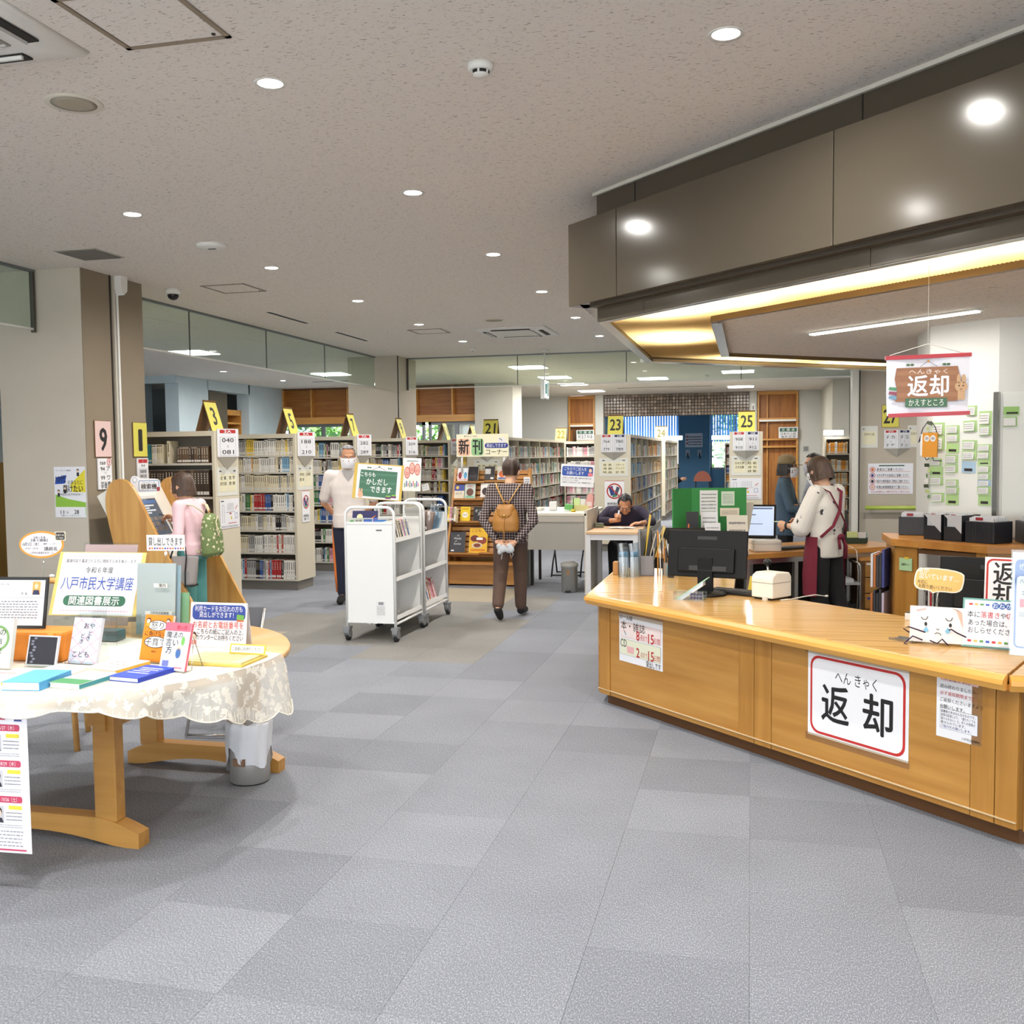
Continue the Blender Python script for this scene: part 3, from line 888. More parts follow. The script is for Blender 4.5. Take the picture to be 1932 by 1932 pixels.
b=MB();b.prism([(x-CO[0],y-CO[1])for x,y in[(-.86,7.4),(-.86,6.05),(1.03,4.16),(3.4,4.16),(3.4,4.5),(1.1,4.5),(-.4,6.2),(-.4,7.4)]],0.0,0.07);b.build('kick_base',KICK,t)
def cpan(n,a,c,m,y=-0.004,z0=.07,z1=.632,d=.02):
    g=MB();g.box(a,c,y,y+d,z0,z1);return g.build(n,m,t,(0,0,0),R45,bevel=.002)
cpan('corner_post',0.0,0.10,OAKV,-.01);cpan('front_panel',0.103,1.195,OAK);cpan('stile',1.198,1.303,OAKV,-.006);cpan('stile',1.307,1.42,OAKV,-.006)
cpan('front_panel',1.423,2.50,OAK);cpan('stile',2.503,2.605,OAKV,-.006);cpan('stile',2.609,2.70,OAKV,-.006)
g=MB();g.box(-.012,2.70,-.014,-.004,0.098,0.102);g.build('cord_line',mat('pale_cord',(196,176,140),.7),t,(0,0,0),R45)
g=MB();g.box(-0.02,0.0,0.03,1.38,.07,.632);g.build('side_panel',OAK,t)
g=MB();g.box(1.93,4.3,-1.92,-1.90,.07,.632);g.build('front_panel',OAK,t)
# plank top: two mitred lengths and the side arm, each with a lipped front edge
def topseg(P,nm='top_board'):
    g=MB();g.prism([(x-CO[0],y-CO[1])for x,y in P],.652,.69);return g.build(nm,OAKT,t,bevel=.003)
topseg([(-.97,6.0),(.955,4.075),(1.32,4.88),(-.1,6.30)])
topseg([(.965,4.065),(3.4,4.065),(3.4,4.88),(1.33,4.88)])
topseg([(-.97,6.01),(-.1,6.31),(-.1,7.4),(-.97,7.4)])
def edge(p,q,nm='edge_lip'):
    a=Vector((p[0]-CO[0],p[1]-CO[1],0));c_=Vector((q[0]-CO[0],q[1]-CO[1],0));d=c_-a;ang=math.atan2(d.y,d.x)
    g=MB();g.yz([(0.0,.69),(-.012,.688),(-.03,.672),(-.034,.655),(-.02,.63),(0.06,.63),(.06,.652),(0,.652)],0,d.length)
    g.build(nm,OAKE,t,a,(0,0,ang))
edge((-.965,5.985),(.955,4.065));edge((.96,4.06),(3.4,4.06));edge((-.965,7.4),(-.965,5.985))
# notices on the counter front
def on_counter(name,lab,cat,s,z,w,h,tilt=0.0,off=0.006,tm=None,th=.0016):
    """notice fixed to the angled front: s along it, z of its centre"""
    p=Vector((CO[0],CO[1],z))+Vector((s/S2,-s/S2,0))+Vector((-off/S2,-off/S2,0))
    q=thing(name,lab,cat,p,rot=(0,0,-PI/4))
    pl=plate(q,w,h,th,tm or flat(244,244,248))
    if tilt:q.rotation_euler=(0,tilt,-PI/4)
    return q,Print(q)
q,P=on_counter('loan_notice','white notice about loan limits taped near the end of the counter front','notice',.395,.45,.40,.285)
K=(25,22,24);RD=(196,44,40)
P.text('お一人様',-.19,.125,.024,K,left=True)
P.rr(-.19,.185,.005,.095,.012,(232,170,160),0);P.rr(-.188,.183,.007,.093,.012,(250,232,228),1)
P.rr(-.19,.185,-.1,-.005,.012,(170,170,160),0);P.rr(-.188,.183,-.098,-.007,.012,(238,240,214),1)
P.text('本・雑誌',-.18,.075,.045,K,left=True).text('8',-.02,.032,.062,RD,w=.028,bold=.02).text('冊まで',.035,.024,.028,RD,w=.062).text('15',.1,.03,.062,RD,w=.05,bold=.02).text('日間',.153,.024,.028,RD,w=.05)
P.text('CD',-.155,-.03,.05,K,w=.06).text('2',-.02,-.068,.062,RD,w=.028,bold=.02).text('点まで',.035,-.076,.028,RD,w=.062).text('15',.1,-.07,.062,RD,w=.05,bold=.02).text('日間',.153,-.076,.028,RD,w=.05)
P.poly([(-.12,-.085),(-.06,-.085),(-.055,-.045),(-.125,-.045)],(240,186,186),2).poly([(-.16,.012),(-.1,.018),(-.11,.04),(-.17,.03)],(244,240,240),2).line([(-.15,.045),(-.13,.02)],.005,K,3)
P.text('貸出しです',.12,-.122,.032,K,w=.13);P.done()
g=MB();g.box(-.205,.205,-.0025,-.0018,.125,.155);g.build('tape',glass_mat('clear_tape',(250,245,235),.12,.2),q)
q,P=on_counter('return_sign','large white sign reading returns with a red rounded border on the counter front','sign',1.935,.407,.555,.40)
P.rr(-.262,.262,-.185,.185,.05,RD,0);P.rr(-.25,.25,-.173,.173,.042,(246,246,250),1)
P.text('へん きゃく',0,.105,.05,K,w=.23).text('返',-.115,-.03,.15,K,w=.155,bold=.02).text('却',.12,-.03,.15,K,w=.155,bold=.02);P.done()
for z0,z1 in((.19,.225),(-.225,-.19)):
    g=MB();g.box(-.29,.285,-.003,-.0018,z0,z1);g.build('tape',MATS['clear_tape'],q)
q,P=on_counter('borrower_notice','narrow white laminated notice to borrowers close to the counter corner','notice',2.448,.505,.205,.285)
P.rect(-.085,.085,.095,.125,(240,200,200),0);P.text('本を借りる方へ',0,.109,.02,K,w=.14)
for i,s in enumerate(('読み終わりましたら、','必ず返却期限までに','ご返却くださいますよう','お願いします。')):
    P.text(s,-.085,.072-i*.028,.014,RD if i==1 else K,left=True)
P.rr(-.085,.085,-.105,-.02,.004,(90,90,90),0);P.rr(-.084,.084,-.104,-.021,.004,(240,240,246),1)
for i,s in enumerate(('図書館の本はみんなのものです。','返却の延滞により、「借りたくても','借りられない」と、多くの苦情が','寄せられています。','ご協力をお願いします。')):
    P.text(s,-.08,-.032-i*.0155,.0105,(30,40,120)if i==4 else K,left=True,w=.155 if len(s)>13 else None)
P.text('八戸市立図書館',.055,-.128,.009,K);P.done()
# ================================================================ round exhibition table
BEECH=wood('beech',(194,146,76),(174,124,58),'X',1.0,0.4)
BEECHT=wood('beech_top',(224,176,110),(208,156,90),'X',0.8,0.3)
TC=(-2.8,3.75)
t=thing('round_table','round beech table on trestle feet partly under a white lace cloth','table',(*TC,0))
g=MB();g.lathe([(.80,.655),(.835,.668),(.84,.685),(.832,.70),(0,.70)],72);g.build('table_top',BEECHT,t)
def trestle(y,x0,x1,p0,p1):
    g=MB();n=16;up=[];lo=[]
    for i in range(n+1):
        u=i/n;x=x0+(x1-x0)*u;e=abs(2*u-1)
        up.append((x,.115-.055*max(0,(e-.62)/.38)**1.4));lo.append((x,0.0 if e>.8 else .045*math.cos(e/.8*PI/2)+.0))
    g.xz(lo+up[::-1],y-.035,y+.035);g.build('foot_rail',BEECH,t)
    for p in(p0,p1):
        g=MB();g.box(p-.05,p+.05,y-.03,y+.03,.10,.655);pp=g.build('post',BEECH,t,bevel=.004)
        g=MB();g.box(p-.075,p-.048,y-.02,y+.02,.48,.56);g.build('wedge',BEECH,pp)
    g=MB();g.box(p0-.1,p1+.1,y-.03,y+.03,.60,.655);g.build('top_bearer',BEECH,t)
trestle(3.42-3.75,-3.3+2.8,-2.36+2.8,-3.1+2.8,-2.51+2.8)
trestle(4.40-3.75,-3.09+2.8,-2.25+2.8,-2.97+2.8,-2.42+2.8)
for x in(-.29,.29):
    g=MB();g.box(x-.02,x+.02,-.372,.692,.47,.56);g.build('stretcher',BEECH,t)
# lace cloth: flat part over the near half, skirt along the rim with scallops
LACE=bpy.data.materials.new('lace');LACE.use_nodes=True
_nt=LACE.node_tree;_b=_nt.nodes['Principled BSDF'];_b.inputs['Base Color'].default_value=(*rgb(228,223,212),1);_b.inputs['Roughness'].default_value=.8
_tc_=_nt.nodes.new('ShaderNodeTexCoord');_v=N(_nt,'ShaderNodeTexVoronoi',Scale=26.0);_v.feature='SMOOTH_F1';_w=N(_nt,'ShaderNodeTexNoise',Scale=34.0,Detail=2.0,Distortion=1.6)
_nt.links.new(_tc_.outputs['Object'],_v.inputs['Vector']);_nt.links.new(_tc_.outputs['Object'],_w.inputs['Vector'])
_mm=_nt.nodes.new('ShaderNodeMath');_mm.operation='ADD'
_nt.links.new(_v.outputs['Distance'],_mm.inputs[0]);_nt.links.new(_w.outputs['Fac'],_mm.inputs[1])
_cr=_nt.nodes.new('ShaderNodeValToRGB');_cr.color_ramp.elements[0].position=.8;_cr.color_ramp.elements[1].position=.9
_cr.color_ramp.elements[0].color=(1,1,1,1);_cr.color_ramp.elements[1].color=(.6,.6,.6,1)
_nt.links.new(_mm.outputs[0],_cr.inputs['Fac']);_nt.links.new(_cr.outputs[0],_b.inputs['Alpha'])
CLOTH=mat('cloth_white',(222,215,202),.85,bump=.15,bscale=90)
lc=thing('lace_tablecloth','white scalloped lace cloth draped over the near half of the round table','tablecloth',(*TC,.7015))
a0,a1=math.radians(8),math.radians(-215)
n=150;R=.846
pts=[(R*math.cos(a0+(a1-a0)*i/n),R*math.sin(a0+(a1-a0)*i/n))for i in range(n+1)]
g=MB();g.prism([(x*.995,y*.995)for x,y in pts],0,.003);g.build('cloth_top',CLOTH,lc)
g=MB();rows=9;vs=[]
for i in range(n+1):
    u=i/n;a=a0+(a1-a0)*u
    drop=(.23 if u<.09 else .23-.11*(u-.09)/.11 if u<.2 else .12-.07*(u-.2)/.11 if u<.31 else .05)+.006*math.sin(u*40)
    scal=abs(math.sin(u*22*PI))**.6
    drop*=.86+.17*scal
    for k in range(rows):
        v=k/(rows-1)
        r=R+.012*min(1,v*4)+(.028*math.sin(u*58)+.012*math.sin(u*23+1))*v+.012*v
        vs.append((r*math.cos(a),r*math.sin(a),.003-drop*v))
fs=[(i*rows+k,i*rows+k+1,(i+1)*rows+k+1,(i+1)*rows+k)for i in range(n)for k in range(rows-1)]
g.add(vs,fs,True)
g.build('lace_skirt',LACE,lc)
g=MB();st=[[vs[i*rows+k]for i in range(n+1)]for k in(rows-1,)][0]
g.tube([(x*1.002,y*1.002,z)for x,y,z in st],.0035,5);g.build('lace_hem',CLOTH,lc)
g=MB()
for i in range(0,n,1):
    u=i/n
    if abs(math.sin(u*22*PI))>.25 and u<.58:
        p0,p1=Vector(vs[i*rows+rows-1]),Vector(vs[i*rows+rows-3])
        g.tube([p0*1.0,p0.lerp(p1,.9)],.0022,4,caps=False)
g.build('lace_fringe',CLOTH,lc)
ZT=.7055
ACR=glass_mat('acrylic',(248,251,251),.07,.05)
PAGE=mat('book_pages',(240,234,220),.8)
def flat_book(lab,x,y,rz,w,d,h,col,spine=None,z=ZT,cat='book',deco=None,name='book'):
    q=thing(name,lab,cat,(x,y,z),rz)
    c=flat(*col);s=flat(*(spine or col))
    g=MB();g.box(-w/2,w/2,-d/2,d/2,h-.0022,h);cv=g.build('front_cover',c,q)
    g=MB();g.box(-w/2,w/2,-d/2,d/2,0,.0022);g.build('back_cover',c,q)
    g=MB();g.box(w/2-.0022,w/2,-d/2,d/2,.0022,h-.0022);g.build('spine',s,q)
    g=MB();g.box(-w/2+.003,w/2-.003,-d/2+.003,d/2-.003,.0022,h-.0022);g.build('page_block',PAGE,q)
    if deco:
        g=MB()
        for(x0,x1,y0,y1)in deco[1]:
            g.box(x0,x1,y0,y1,h,h+.0006)
        g.build('print',flat(*deco[0]),q)
    return q
flat_book('light blue hardback lying flat at the edge of the lace cloth',-2.615,3.16,.12,.15,.21,.032,(96,178,226),(80,160,214))
flat_book('thin green and white book lying between the light blue and dark blue books',-2.455,3.215,-.08,.14,.20,.02,(232,236,228),(60,140,150),deco=((70,150,92),[(-.07,.07,-.1,-.03)]))
flat_book('bright blue book lying flat near the table rim',-2.30,3.36,-.13,.142,.21,.018,(38,72,196),(30,58,172),deco=((226,232,250),[(-.05,.05,.05,.06),(-.04,.05,.025,.033),(-.05,.03,.0,.008),(-.05,.05,-.03,-.022)]))
flat_book('white book with a yellow spine lying behind the bright blue book',-2.48,3.455,-.14,.165,.19,.02,(244,240,234),(236,190,70),deco=((206,120,110),[(-.06,.02,.03,.036),(-.05,.06,-.01,-.004),(-.02,.06,-.05,-.045)]))
flat_book('white magazine lying in front of the dark square case',-2.66,3.345,-.05,.18,.2,.012,(246,240,234),(240,236,230),deco=((214,150,140),[(-.06,.03,.05,.056),(-.05,.06,.0,.006),(-.07,.02,-.05,-.044)]))
flat_book('white leaflet pile with a yellow slip at the table edge',-2.84,3.2,.1,.2,.2,.014,(246,236,230),(236,214,90),deco=((222,130,120),[(-.06,.06,.04,.05),(-.06,.0,-.02,-.012)]))
# standing book on an easel
def stand_book(lab,x,y,rz,tilt,w,h,th,col,spine,art,stand='acrylic',z=ZT):
    q=thing('display_book',lab,'book',(x,y,z+.006),rot=(-tilt,0,rz))
    g=MB();g.box(-w/2,w/2,0,.002,0,h);g.build('front_cover',flat(*col),q)
    g=MB();g.box(-w/2,w/2,th-.002,th,0,h);g.build('back_cover',flat(*col),q)
    g=MB();g.box(w/2-.002,w/2,.002,th-.002,0,h).box(-w/2,-w/2+.002,.002,th-.002,0,h);g.build('spine',flat(*spine),q)
    g=MB();g.box(-w/2+.003,w/2-.003,.002,th-.002,.003,h-.003);g.build('page_block',PAGE,q)
    P=Print(q);art(P,w,h);P.done()
    return q
def easel(lab,x,y,rz,tilt,w,h,m=None,z=ZT):
    q=thing('book_easel',lab,'book stand',(x,y,z+.001),rot=(0,0,rz))
    dy=.03
    g=MB();ct,st=math.cos(tilt),math.sin(tilt)
    g.box(-w/2,w/2,0,.003,0,h,Matrix.Translation((0,dy,.002))@Matrix.Rotation(-tilt,4,'X'));g.build('back_plate',m or ACR,q)
    g=MB();g.box(-w/2,w/2,0,dy,0,.003).box(-w/2,w/2,-.003,0,0,.018);g.build('ledge',m or ACR,q)
    g=MB();g.box(-w*.2,w*.2,0,.003,0,h*.8,Matrix.Translation((0,dy+h*.55,.002))@Matrix.Rotation(tilt*.7,4,'X'));g.build('prop',m or ACR,q)
    return q
def art_oya(P,w,h):
    for i in range(-3,5):
        P.line([(-w/2,.05*i-.05),(w/2,.05*i+.06)],.0012,(240,130,150),1);P.line([(-w/2,.05*i+.06),(w/2,.05*i-.05)],.0012,(240,130,150),1)
    c=(30,30,36)
    P.text('おや',.012,h*.82,.022,c).text('と',.02,h*.66,.018,c).text('き',.014,h*.55,.018,c).text('ど',-.012,h*.6,.018,c).text('き',-.016,h*.48,.018,c).text('こども',-.01,h*.2,.022,c)
class _Clip(Print):
    def line(s,pts,wd,col,lay=1):
        out=[]
        (xa,za),(xb,zb)=pts
        t0,t1=0,1
        for lo,hi,pa,pb in((s.z0,s.z1,za,zb),(s.x0,s.x1,xa,xb)):
            d=pb-pa
            if abs(d)<1e-9:
                if pa<lo or pa>hi:return s
                continue
            a,c=sorted(((lo-pa)/d,(hi-pa)/d));t0,t1=max(t0,a),min(t1,c)
        if t0<t1:Print.line(s,[(xa+(xb-xa)*t0,za+(zb-za)*t0),(xa+(xb-xa)*t1,za+(zb-za)*t1)],wd,col,lay)
        return s
def art_oya2(P,w,h):
    C_=_Clip(P.p);C_.x0,C_.x1,C_.z0,C_.z1=-w/2,w/2,0.0,h;C_.d=P.d;art_oya(C_,w,h)
easel('clear acrylic easel behind the pale checked book',-2.673,3.475,.0,.32,.13,.235)
stand_book('pale lilac book with pink checks standing on a clear easel',-2.673,3.49,0,.30,.132,.19,.018,(212,222,240),(226,230,240),art_oya2)
def art_anger(P,w,h):
    for cz,rx,rz_ in((h*.77,.045,.02),(h*.42,.052,.022)):
        P.ell(0,cz,rx*1.08,rz_*1.12,K,1);P.ell(0,cz,rx,rz_,(248,246,242),2)
    P.text('怒り',0,h*.77,.028,K,3).text('に負けない！',0,h*.595,.018,K,3,w=.115).text('子育て',0,h*.42,.028,K,3).text('著者名',0,h*.22,.007,K,3)
    for x in(-.048,.05):
        P.ell(x,h*.87,.011,.012,(90,50,40),3,14);P.ell(x,h*.855,.009,.009,(248,214,186),4,14);P.rect(x-.01,x+.01,h*.75,h*.81,(220,110,120)if x>0 else(240,170,60),3)
easel('clear acrylic easel behind the orange parenting book',-2.40,3.56,-.1,.3,.13,.21)
stand_book('orange parenting book standing upright with a cloud-shaped title',-2.40,3.575,-.1,.28,.138,.195,.018,(246,140,22),(248,236,226),art_anger)
def art_magic(P,w,h):
    P.rect(-w/2,w/2,h*.82,h,(238,110,130),0);P.text('言い方',.02,h*.9,.014,(180,20,50),3)
    P.text('魔法の',-.01,h*.74,.022,K,3).text('言い',-.018,h*.58,.026,K,3).text('方',-.028,h*.42,.026,K,3)
    P.ell(.02,h*.36,.012,.02,(70,110,170),3,14);P.ell(.02,h*.48,.009,.01,(250,214,180),3,14);P.ell(.035,h*.62,.008,.018,(120,190,90),3,12)
    P.rect(-.05,-.02,h*.08,h*.2,(120,130,190),2);P.rect(.01,.05,h*.05,h*.07,(220,90,110),2)
stand_book('white and pink parenting book standing beside the orange one',-2.23,3.445,-.14,.30,.125,.19,.016,(246,246,248),(240,120,140),art_magic)
q=thing('wire_easel','thin wire easel behind the white and pink book','book stand',(-2.205,3.46,ZT),-.14)
for s in(-1,1):
    g=MB();g.tube([(s*.045,-.035,.012),(s*.045,-.03,.003),(s*.045,.02,.003),(s*.03,.055,.13),(s*.035,.10,.003)],.0022,6);g.build('wire_leg',STEEL,q)
g=MB();g.tube([(-.03,.055,.13),(.03,.055,.13)],.0022,6);g.build('wire_bar',STEEL,q)
# square dark case on a stand
q=thing('disc_case','square dark disc case standing on a clear stand','disc case',(-2.815,3.42,ZT+.006),rot=(-.26,0,.0))
g=MB();g.box(-.071,.071,.0005,.012,0,.124);g.build('case',mat('case_clear_grey',(206,208,212),.3),q)
P=Print(q);P.rect(-.063,.066,.006,.118,(34,34,46),0)
for i in range(9):P.ell(-.042+.008*math.sin(i*1.7),.015+i*.012,.008,.005,(120,124,140),1,8)
P.done()
easel('low clear stand under the dark disc case',-2.815,3.405,0,.26,.12,.1)
# pale book at the frame edge
def art_leaf(P,w,h):
    P.ell(.005,h*.6,.05,.06,(226,232,222),1)
    P.ring(.005,h*.6,.052,.042,(120,160,96),2);P.text('心の',.01,h*.72,.024,K,3).text('声',.012,h*.52,.026,K,3).text('を',.02,h*.35,.02,K,3)
stand_book('pale green-grey book with a leaf wreath standing by the orange box',-2.975,3.35,.05,.22,.14,.2,.02,(224,228,224),(232,232,226),art_leaf)
# orange cloth-wrapped box carrying the framed profile
q=thing('wrapped_box','box wrapped in orange cloth under the framed sheet','box',(-2.93,3.56,ZT),.06)
g=MB();g.box(-.16,.14,-.05,.12,0,.125);g.build('box_body',mat('orange_cloth',(214,130,40),.7,noise=.12,nscale=8,bump=.5,bscale=14),q,bevel=.012)
g=MB();g.tube([(.1,-.055,.125),(.09,-.07,.08),(.105,-.062,.02)],[.012,.022,.012],8);g.build('cloth_fold',MATS['orange_cloth'],q)
q=thing('framed_profile','black framed profile sheet with a small portrait photo','framed sheet',(-3.075,3.56,ZT+.128),rot=(-.2,0,.12))
q.scale=(.8,.8,.8)
g=MB();g.box(-.20,.20,0,.012,0,.275);g.build('frame',mat('black_frame',(22,20,20),.4),q)
P=Print(q,-.0005);P.rect(-.186,.186,.016,.258,(234,234,240),0);P.text('出演者プロフィール',-.08,.235,.011,K,w=.12).line([(-.186,.165),(.186,.165)],.0012,(120,120,126),2)
P.text('氏 名',.07,.185,.013,K);P.lines(-.175,.155,.05,.15,7,(120,120,130),1,.4,3)
P.rect(.115,.16,.18,.25,(240,170,90),1).ell(.137,.225,.011,.014,(238,206,176),2,16).poly([(.117,.18),(.158,.18),(.152,.205),(.122,.205)],(40,48,84),2);P.done()
# title board on an acrylic stand
q=thing('exhibition_sign','large white board sign announcing the citizens lecture book exhibition','sign',(-3.09,4.12,.80),rot=(-.36,0,.04))
BOARDY=flat(232,204,118)
g=MB();g.box(-.235,.235,.002,.008,-.004,.314);g.build('back_board',BOARDY,q)
g=MB();g.box(-.215,.215,0,.002,.0,.31);g.build('sheet',flat(246,246,252),q)
P=Print(q)
for i in range(24):
    for z in(.29,.018):P.poly([(-.18+i*.0155,z),(-.172+i*.0155,z+.007),(-.165+i*.0155,z)],(226,190,206),0)
P.text('講演内容や講演される方に関係する本を展示します',0,.268,.017,(90,88,92),w=.38).text('令和６年度',0,.222,.026,(60,60,66),w=.15).text('八戸市民大学講座',0,.155,.056,(56,84,176),w=.39)
P.rr(-.168,.168,.045,.095,.024,(62,118,92),0).text('関連図書展示',0,.069,.036,(250,250,250),w=.27,bold=.02);P.done()
q2=thing('sign_stand','clear acrylic stand carrying the exhibition board','sign stand',(-3.08,4.2,ZT),.04)
g=MB();g.box(-.1,.1,-.09,.11,0,.004);g.build('foot_plate',ACR,q2)
g=MB();g.box(-.055,.055,-.01,.03,.004,.15);g.build('upright',ACR,q2)
g=MB();g.box(-.1,.1,-.06,-.01,.085,.092);g.build('ledge',ACR,q2)
for s,x in((-1,-.25),(1,.24)):
    g=MB();g.ell((x,-.008,.19+.03*(s>0)),(.016,.008,.007),10,6);g.build('clip',mat('clip_white',(232,228,222),.5),q)
# oval card and loan flag on clip rods
q=thing('oval_card','oval white card with an orange rim and a date badge on a rod','card',(-3.135,3.85,ZT),rot=(0,0,.22))
g=MB();g.tube([(.0,.01,0),(.0,.01,.4)],.003,6);g.build('rod',ACR,q)
g=MB();g.xz([(.103*math.cos(a*PI/20),.46+.062*math.sin(a*PI/20))for a in range(40)],0,.002);g.build('oval_plate',flat(226,158,60),q)
P=Print(q);P.ell(0,.46,.094,.053,(244,242,248),0,32).text('令和６年度',-.008,.492,.009,K).text('【第８講義】',-.008,.48,.011,K,w=.075).text('10月3日（木）',-.05,.462,.015,K,w=.075).text('講師・シンガー',.04,.463,.007,K).text('18:30～20:00',-.045,.443,.009,(120,120,120),w=.06).text('講師名',.042,.44,.016,K,w=.06).text('八戸市公会堂文化ホール',0,.422,.009,K,w=.11);P.done()
g=MB();g.box(.065,.112,-.003,-.001,.478,.518);bd=g.build('badge',flat(240,226,200),q)
P=Print(bd,-.0035);P.rr(.068,.109,.481,.515,.006,(40,36,34),0).text('10/14',.0885,.503,.012,(245,240,230),w=.034).text('まで展示',.0885,.489,.007,(245,240,230),w=.032);P.done()
q=thing('loan_flag','small white flag sign saying items can be borrowed on a bent rod','sign',(-2.805,4.32,ZT+.2),rot=(0,0,.1))
g=MB();g.tube([(-.1,.01,0.02),(-.03,.01,.09),(0,.008,.165),(0,.006,.2)],.0025,6);g.build('rod',ACR,q)
g=MB();g.ell((0,-.002,.175),(.008,.008,.012),10,6).ell((-.1,.01,.02),(.02,.01,.008),10,6);g.build('clip',MATS['clip_white'],q)
g=MB();g.box(-.1,.1,0,.002,.19,.268);g.build('flag_plate',flat(246,246,250),q)
P=Print(q);P.text('貸し出しできます',0,.235,.036,(40,36,40),w=.178)
for i in range(14):P.poly([(-.09+i*.0135,.202),(-.084+i*.0135,.207),(-.078+i*.0135,.202),(-.084+i*.0135,.196)],((206,90,80),(230,150,60),(70,100,190),(150,90,160))[i%4],1)
P.done()
# tent card about forgotten library cards
q=thing('tent_card','white tent card with a blue banner about forgotten library cards','card',(-2.31,3.93,ZT),rot=(-.14,0,.0))
g=MB();g.box(-.14,.14,0,.002,0,.2);g.build('sheet',flat(246,244,250),q)
g=MB();g.box(-.14,.14,0,.002,0,.2,Matrix.Translation((0,.06,0))@Matrix.Rotation(.28,4,'X'));g.build('back_sheet',flat(236,234,240),q)
P=Print(q);P.rr(-.13,.132,.122,.19,.02,(48,72,156),0).text('利用カードをお忘れの方も',0,.172,.022,(250,250,255),w=.235).text('貸出しができます！',-.01,.145,.022,(250,250,255),w=.17)
P.poly([(.09,.128),(.125,.124),(.128,.146),(.092,.15)],(110,170,80),3).rect(.092,.126,.118,.126,(196,110,60),3)
P.text('お名前とお電話番号を',0,.1,.026,(206,72,56),w=.25).text('こちらの紙にご記入の上、',.012,.07,.021,K,w=.23).text('カウンターにお持ちください',.01,.044,.021,K,w=.23)
P.ell(-.118,.05,.014,.018,(70,40,34),1,16).ell(-.118,.044,.011,.014,(244,206,178),2,16).rect(-.132,-.104,.012,.03,(232,120,110),1);P.done()
# yellow form tray
q=thing('form_tray','yellow paper tray of free forms at the edge of the lace cloth','tray',(-2.13,3.68,ZT),.0)
g=MB();g.box(-.15,.13,-.1,.1,0,.016);g.build('paper_stack',flat(240,226,160),q)
g=MB();g.box(-.16,.14,-.11,.11,0,.008);g.build('tray_base',flat(226,196,96),q)
P2=MB();
for i in range(9):P2.box(-.12+(i%3)*.02,.08,-.08+i*.018,-.075+i*.018,.0162,.0166)
P2.build('print',flat(150,150,120),q)
q=thing('free_leaflet_sign','small yellow bordered sign inviting people to take forms freely','sign',(-2.06,3.74,ZT+.018),rot=(-.3,0,-.05))
g=MB();g.box(-.085,.085,0,.002,0,.042);g.build('card',flat(238,196,74),q)
P=Print(q);P.rect(-.078,.078,.006,.036,(250,250,246),0).text('ご自由にお持ちください',0,.021,.0145,K,w=.145);P.done()
# leaflet rack, pink sheet holder
q=thing('leaflet_rack','clear rack of grey library guide leaflets behind the exhibition board','leaflet rack',(-2.74,4.16,ZT),.05)
g=MB();g.box(-.12,.12,.06,.064,0,.3);g.build('back_plate',ACR,q)
g=MB();g.box(-.12,.12,-.06,-.056,0,.1);g.build('front_plate',ACR,q)
g=MB();g.box(-.12,.12,-.06,.064,0,.004);g.build('floor_plate',ACR,q)
for i,(w_,h_,c_,x_)in enumerate(((.2,.34,(176,190,192),-.015),(.2,.33,(150,176,190),.0),(.13,.2,(120,168,130),.07))):
    g=MB();g.box(x_-w_/2,x_+w_/2,-.03+i*.02,-.024+i*.02,0,h_,Matrix.Translation((0,0,.005))@Matrix.Rotation(-.1,4,'X'));g.build('leaflet',flat(*c_),q)
P=Print(q,-.036);P.rect(-.01,.06,.235,.255,(240,240,236),0).text('案内',.035,.245,.014,K);P.rect(-.06,.08,.105,.122,(230,234,232),0).text('八戸市立図書館',.015,.113,.011,K);P.done()
q=thing('pink_sheet_holder','tilted clear holder with a pink sheet behind the exhibition board','sheet holder',(-3.22,4.36,ZT),rot=(-.3,0,.05))
g=MB();g.box(-.15,.15,0,.003,0,.42);g.build('pink_sheet',flat(226,190,192),q)
g=MB();g.box(-.155,.155,-.004,-.001,0,.43);g.build('cover',ACR,q)
q=thing('acrylic_box','clear acrylic display box at the back of the round table','display box',(-2.95,3.98,ZT),.03)
for a_ in((-.16,.16,-.1,-.096,0,.11),(-.16,.16,.096,.1,0,.11),(-.16,-.156,-.1,.1,0,.11),(.156,.16,-.1,.1,0,.11)):
    g=MB();g.box(*a_);g.build('side',ACR,q)
g=MB();g.box(-.16,.16,-.1,.1,.11,.114);g.build('lid',ACR,q)
g=MB();g.box(-.0,.1,-.02,.06,.004,.05);g.build('insert',flat(70,110,120),q)
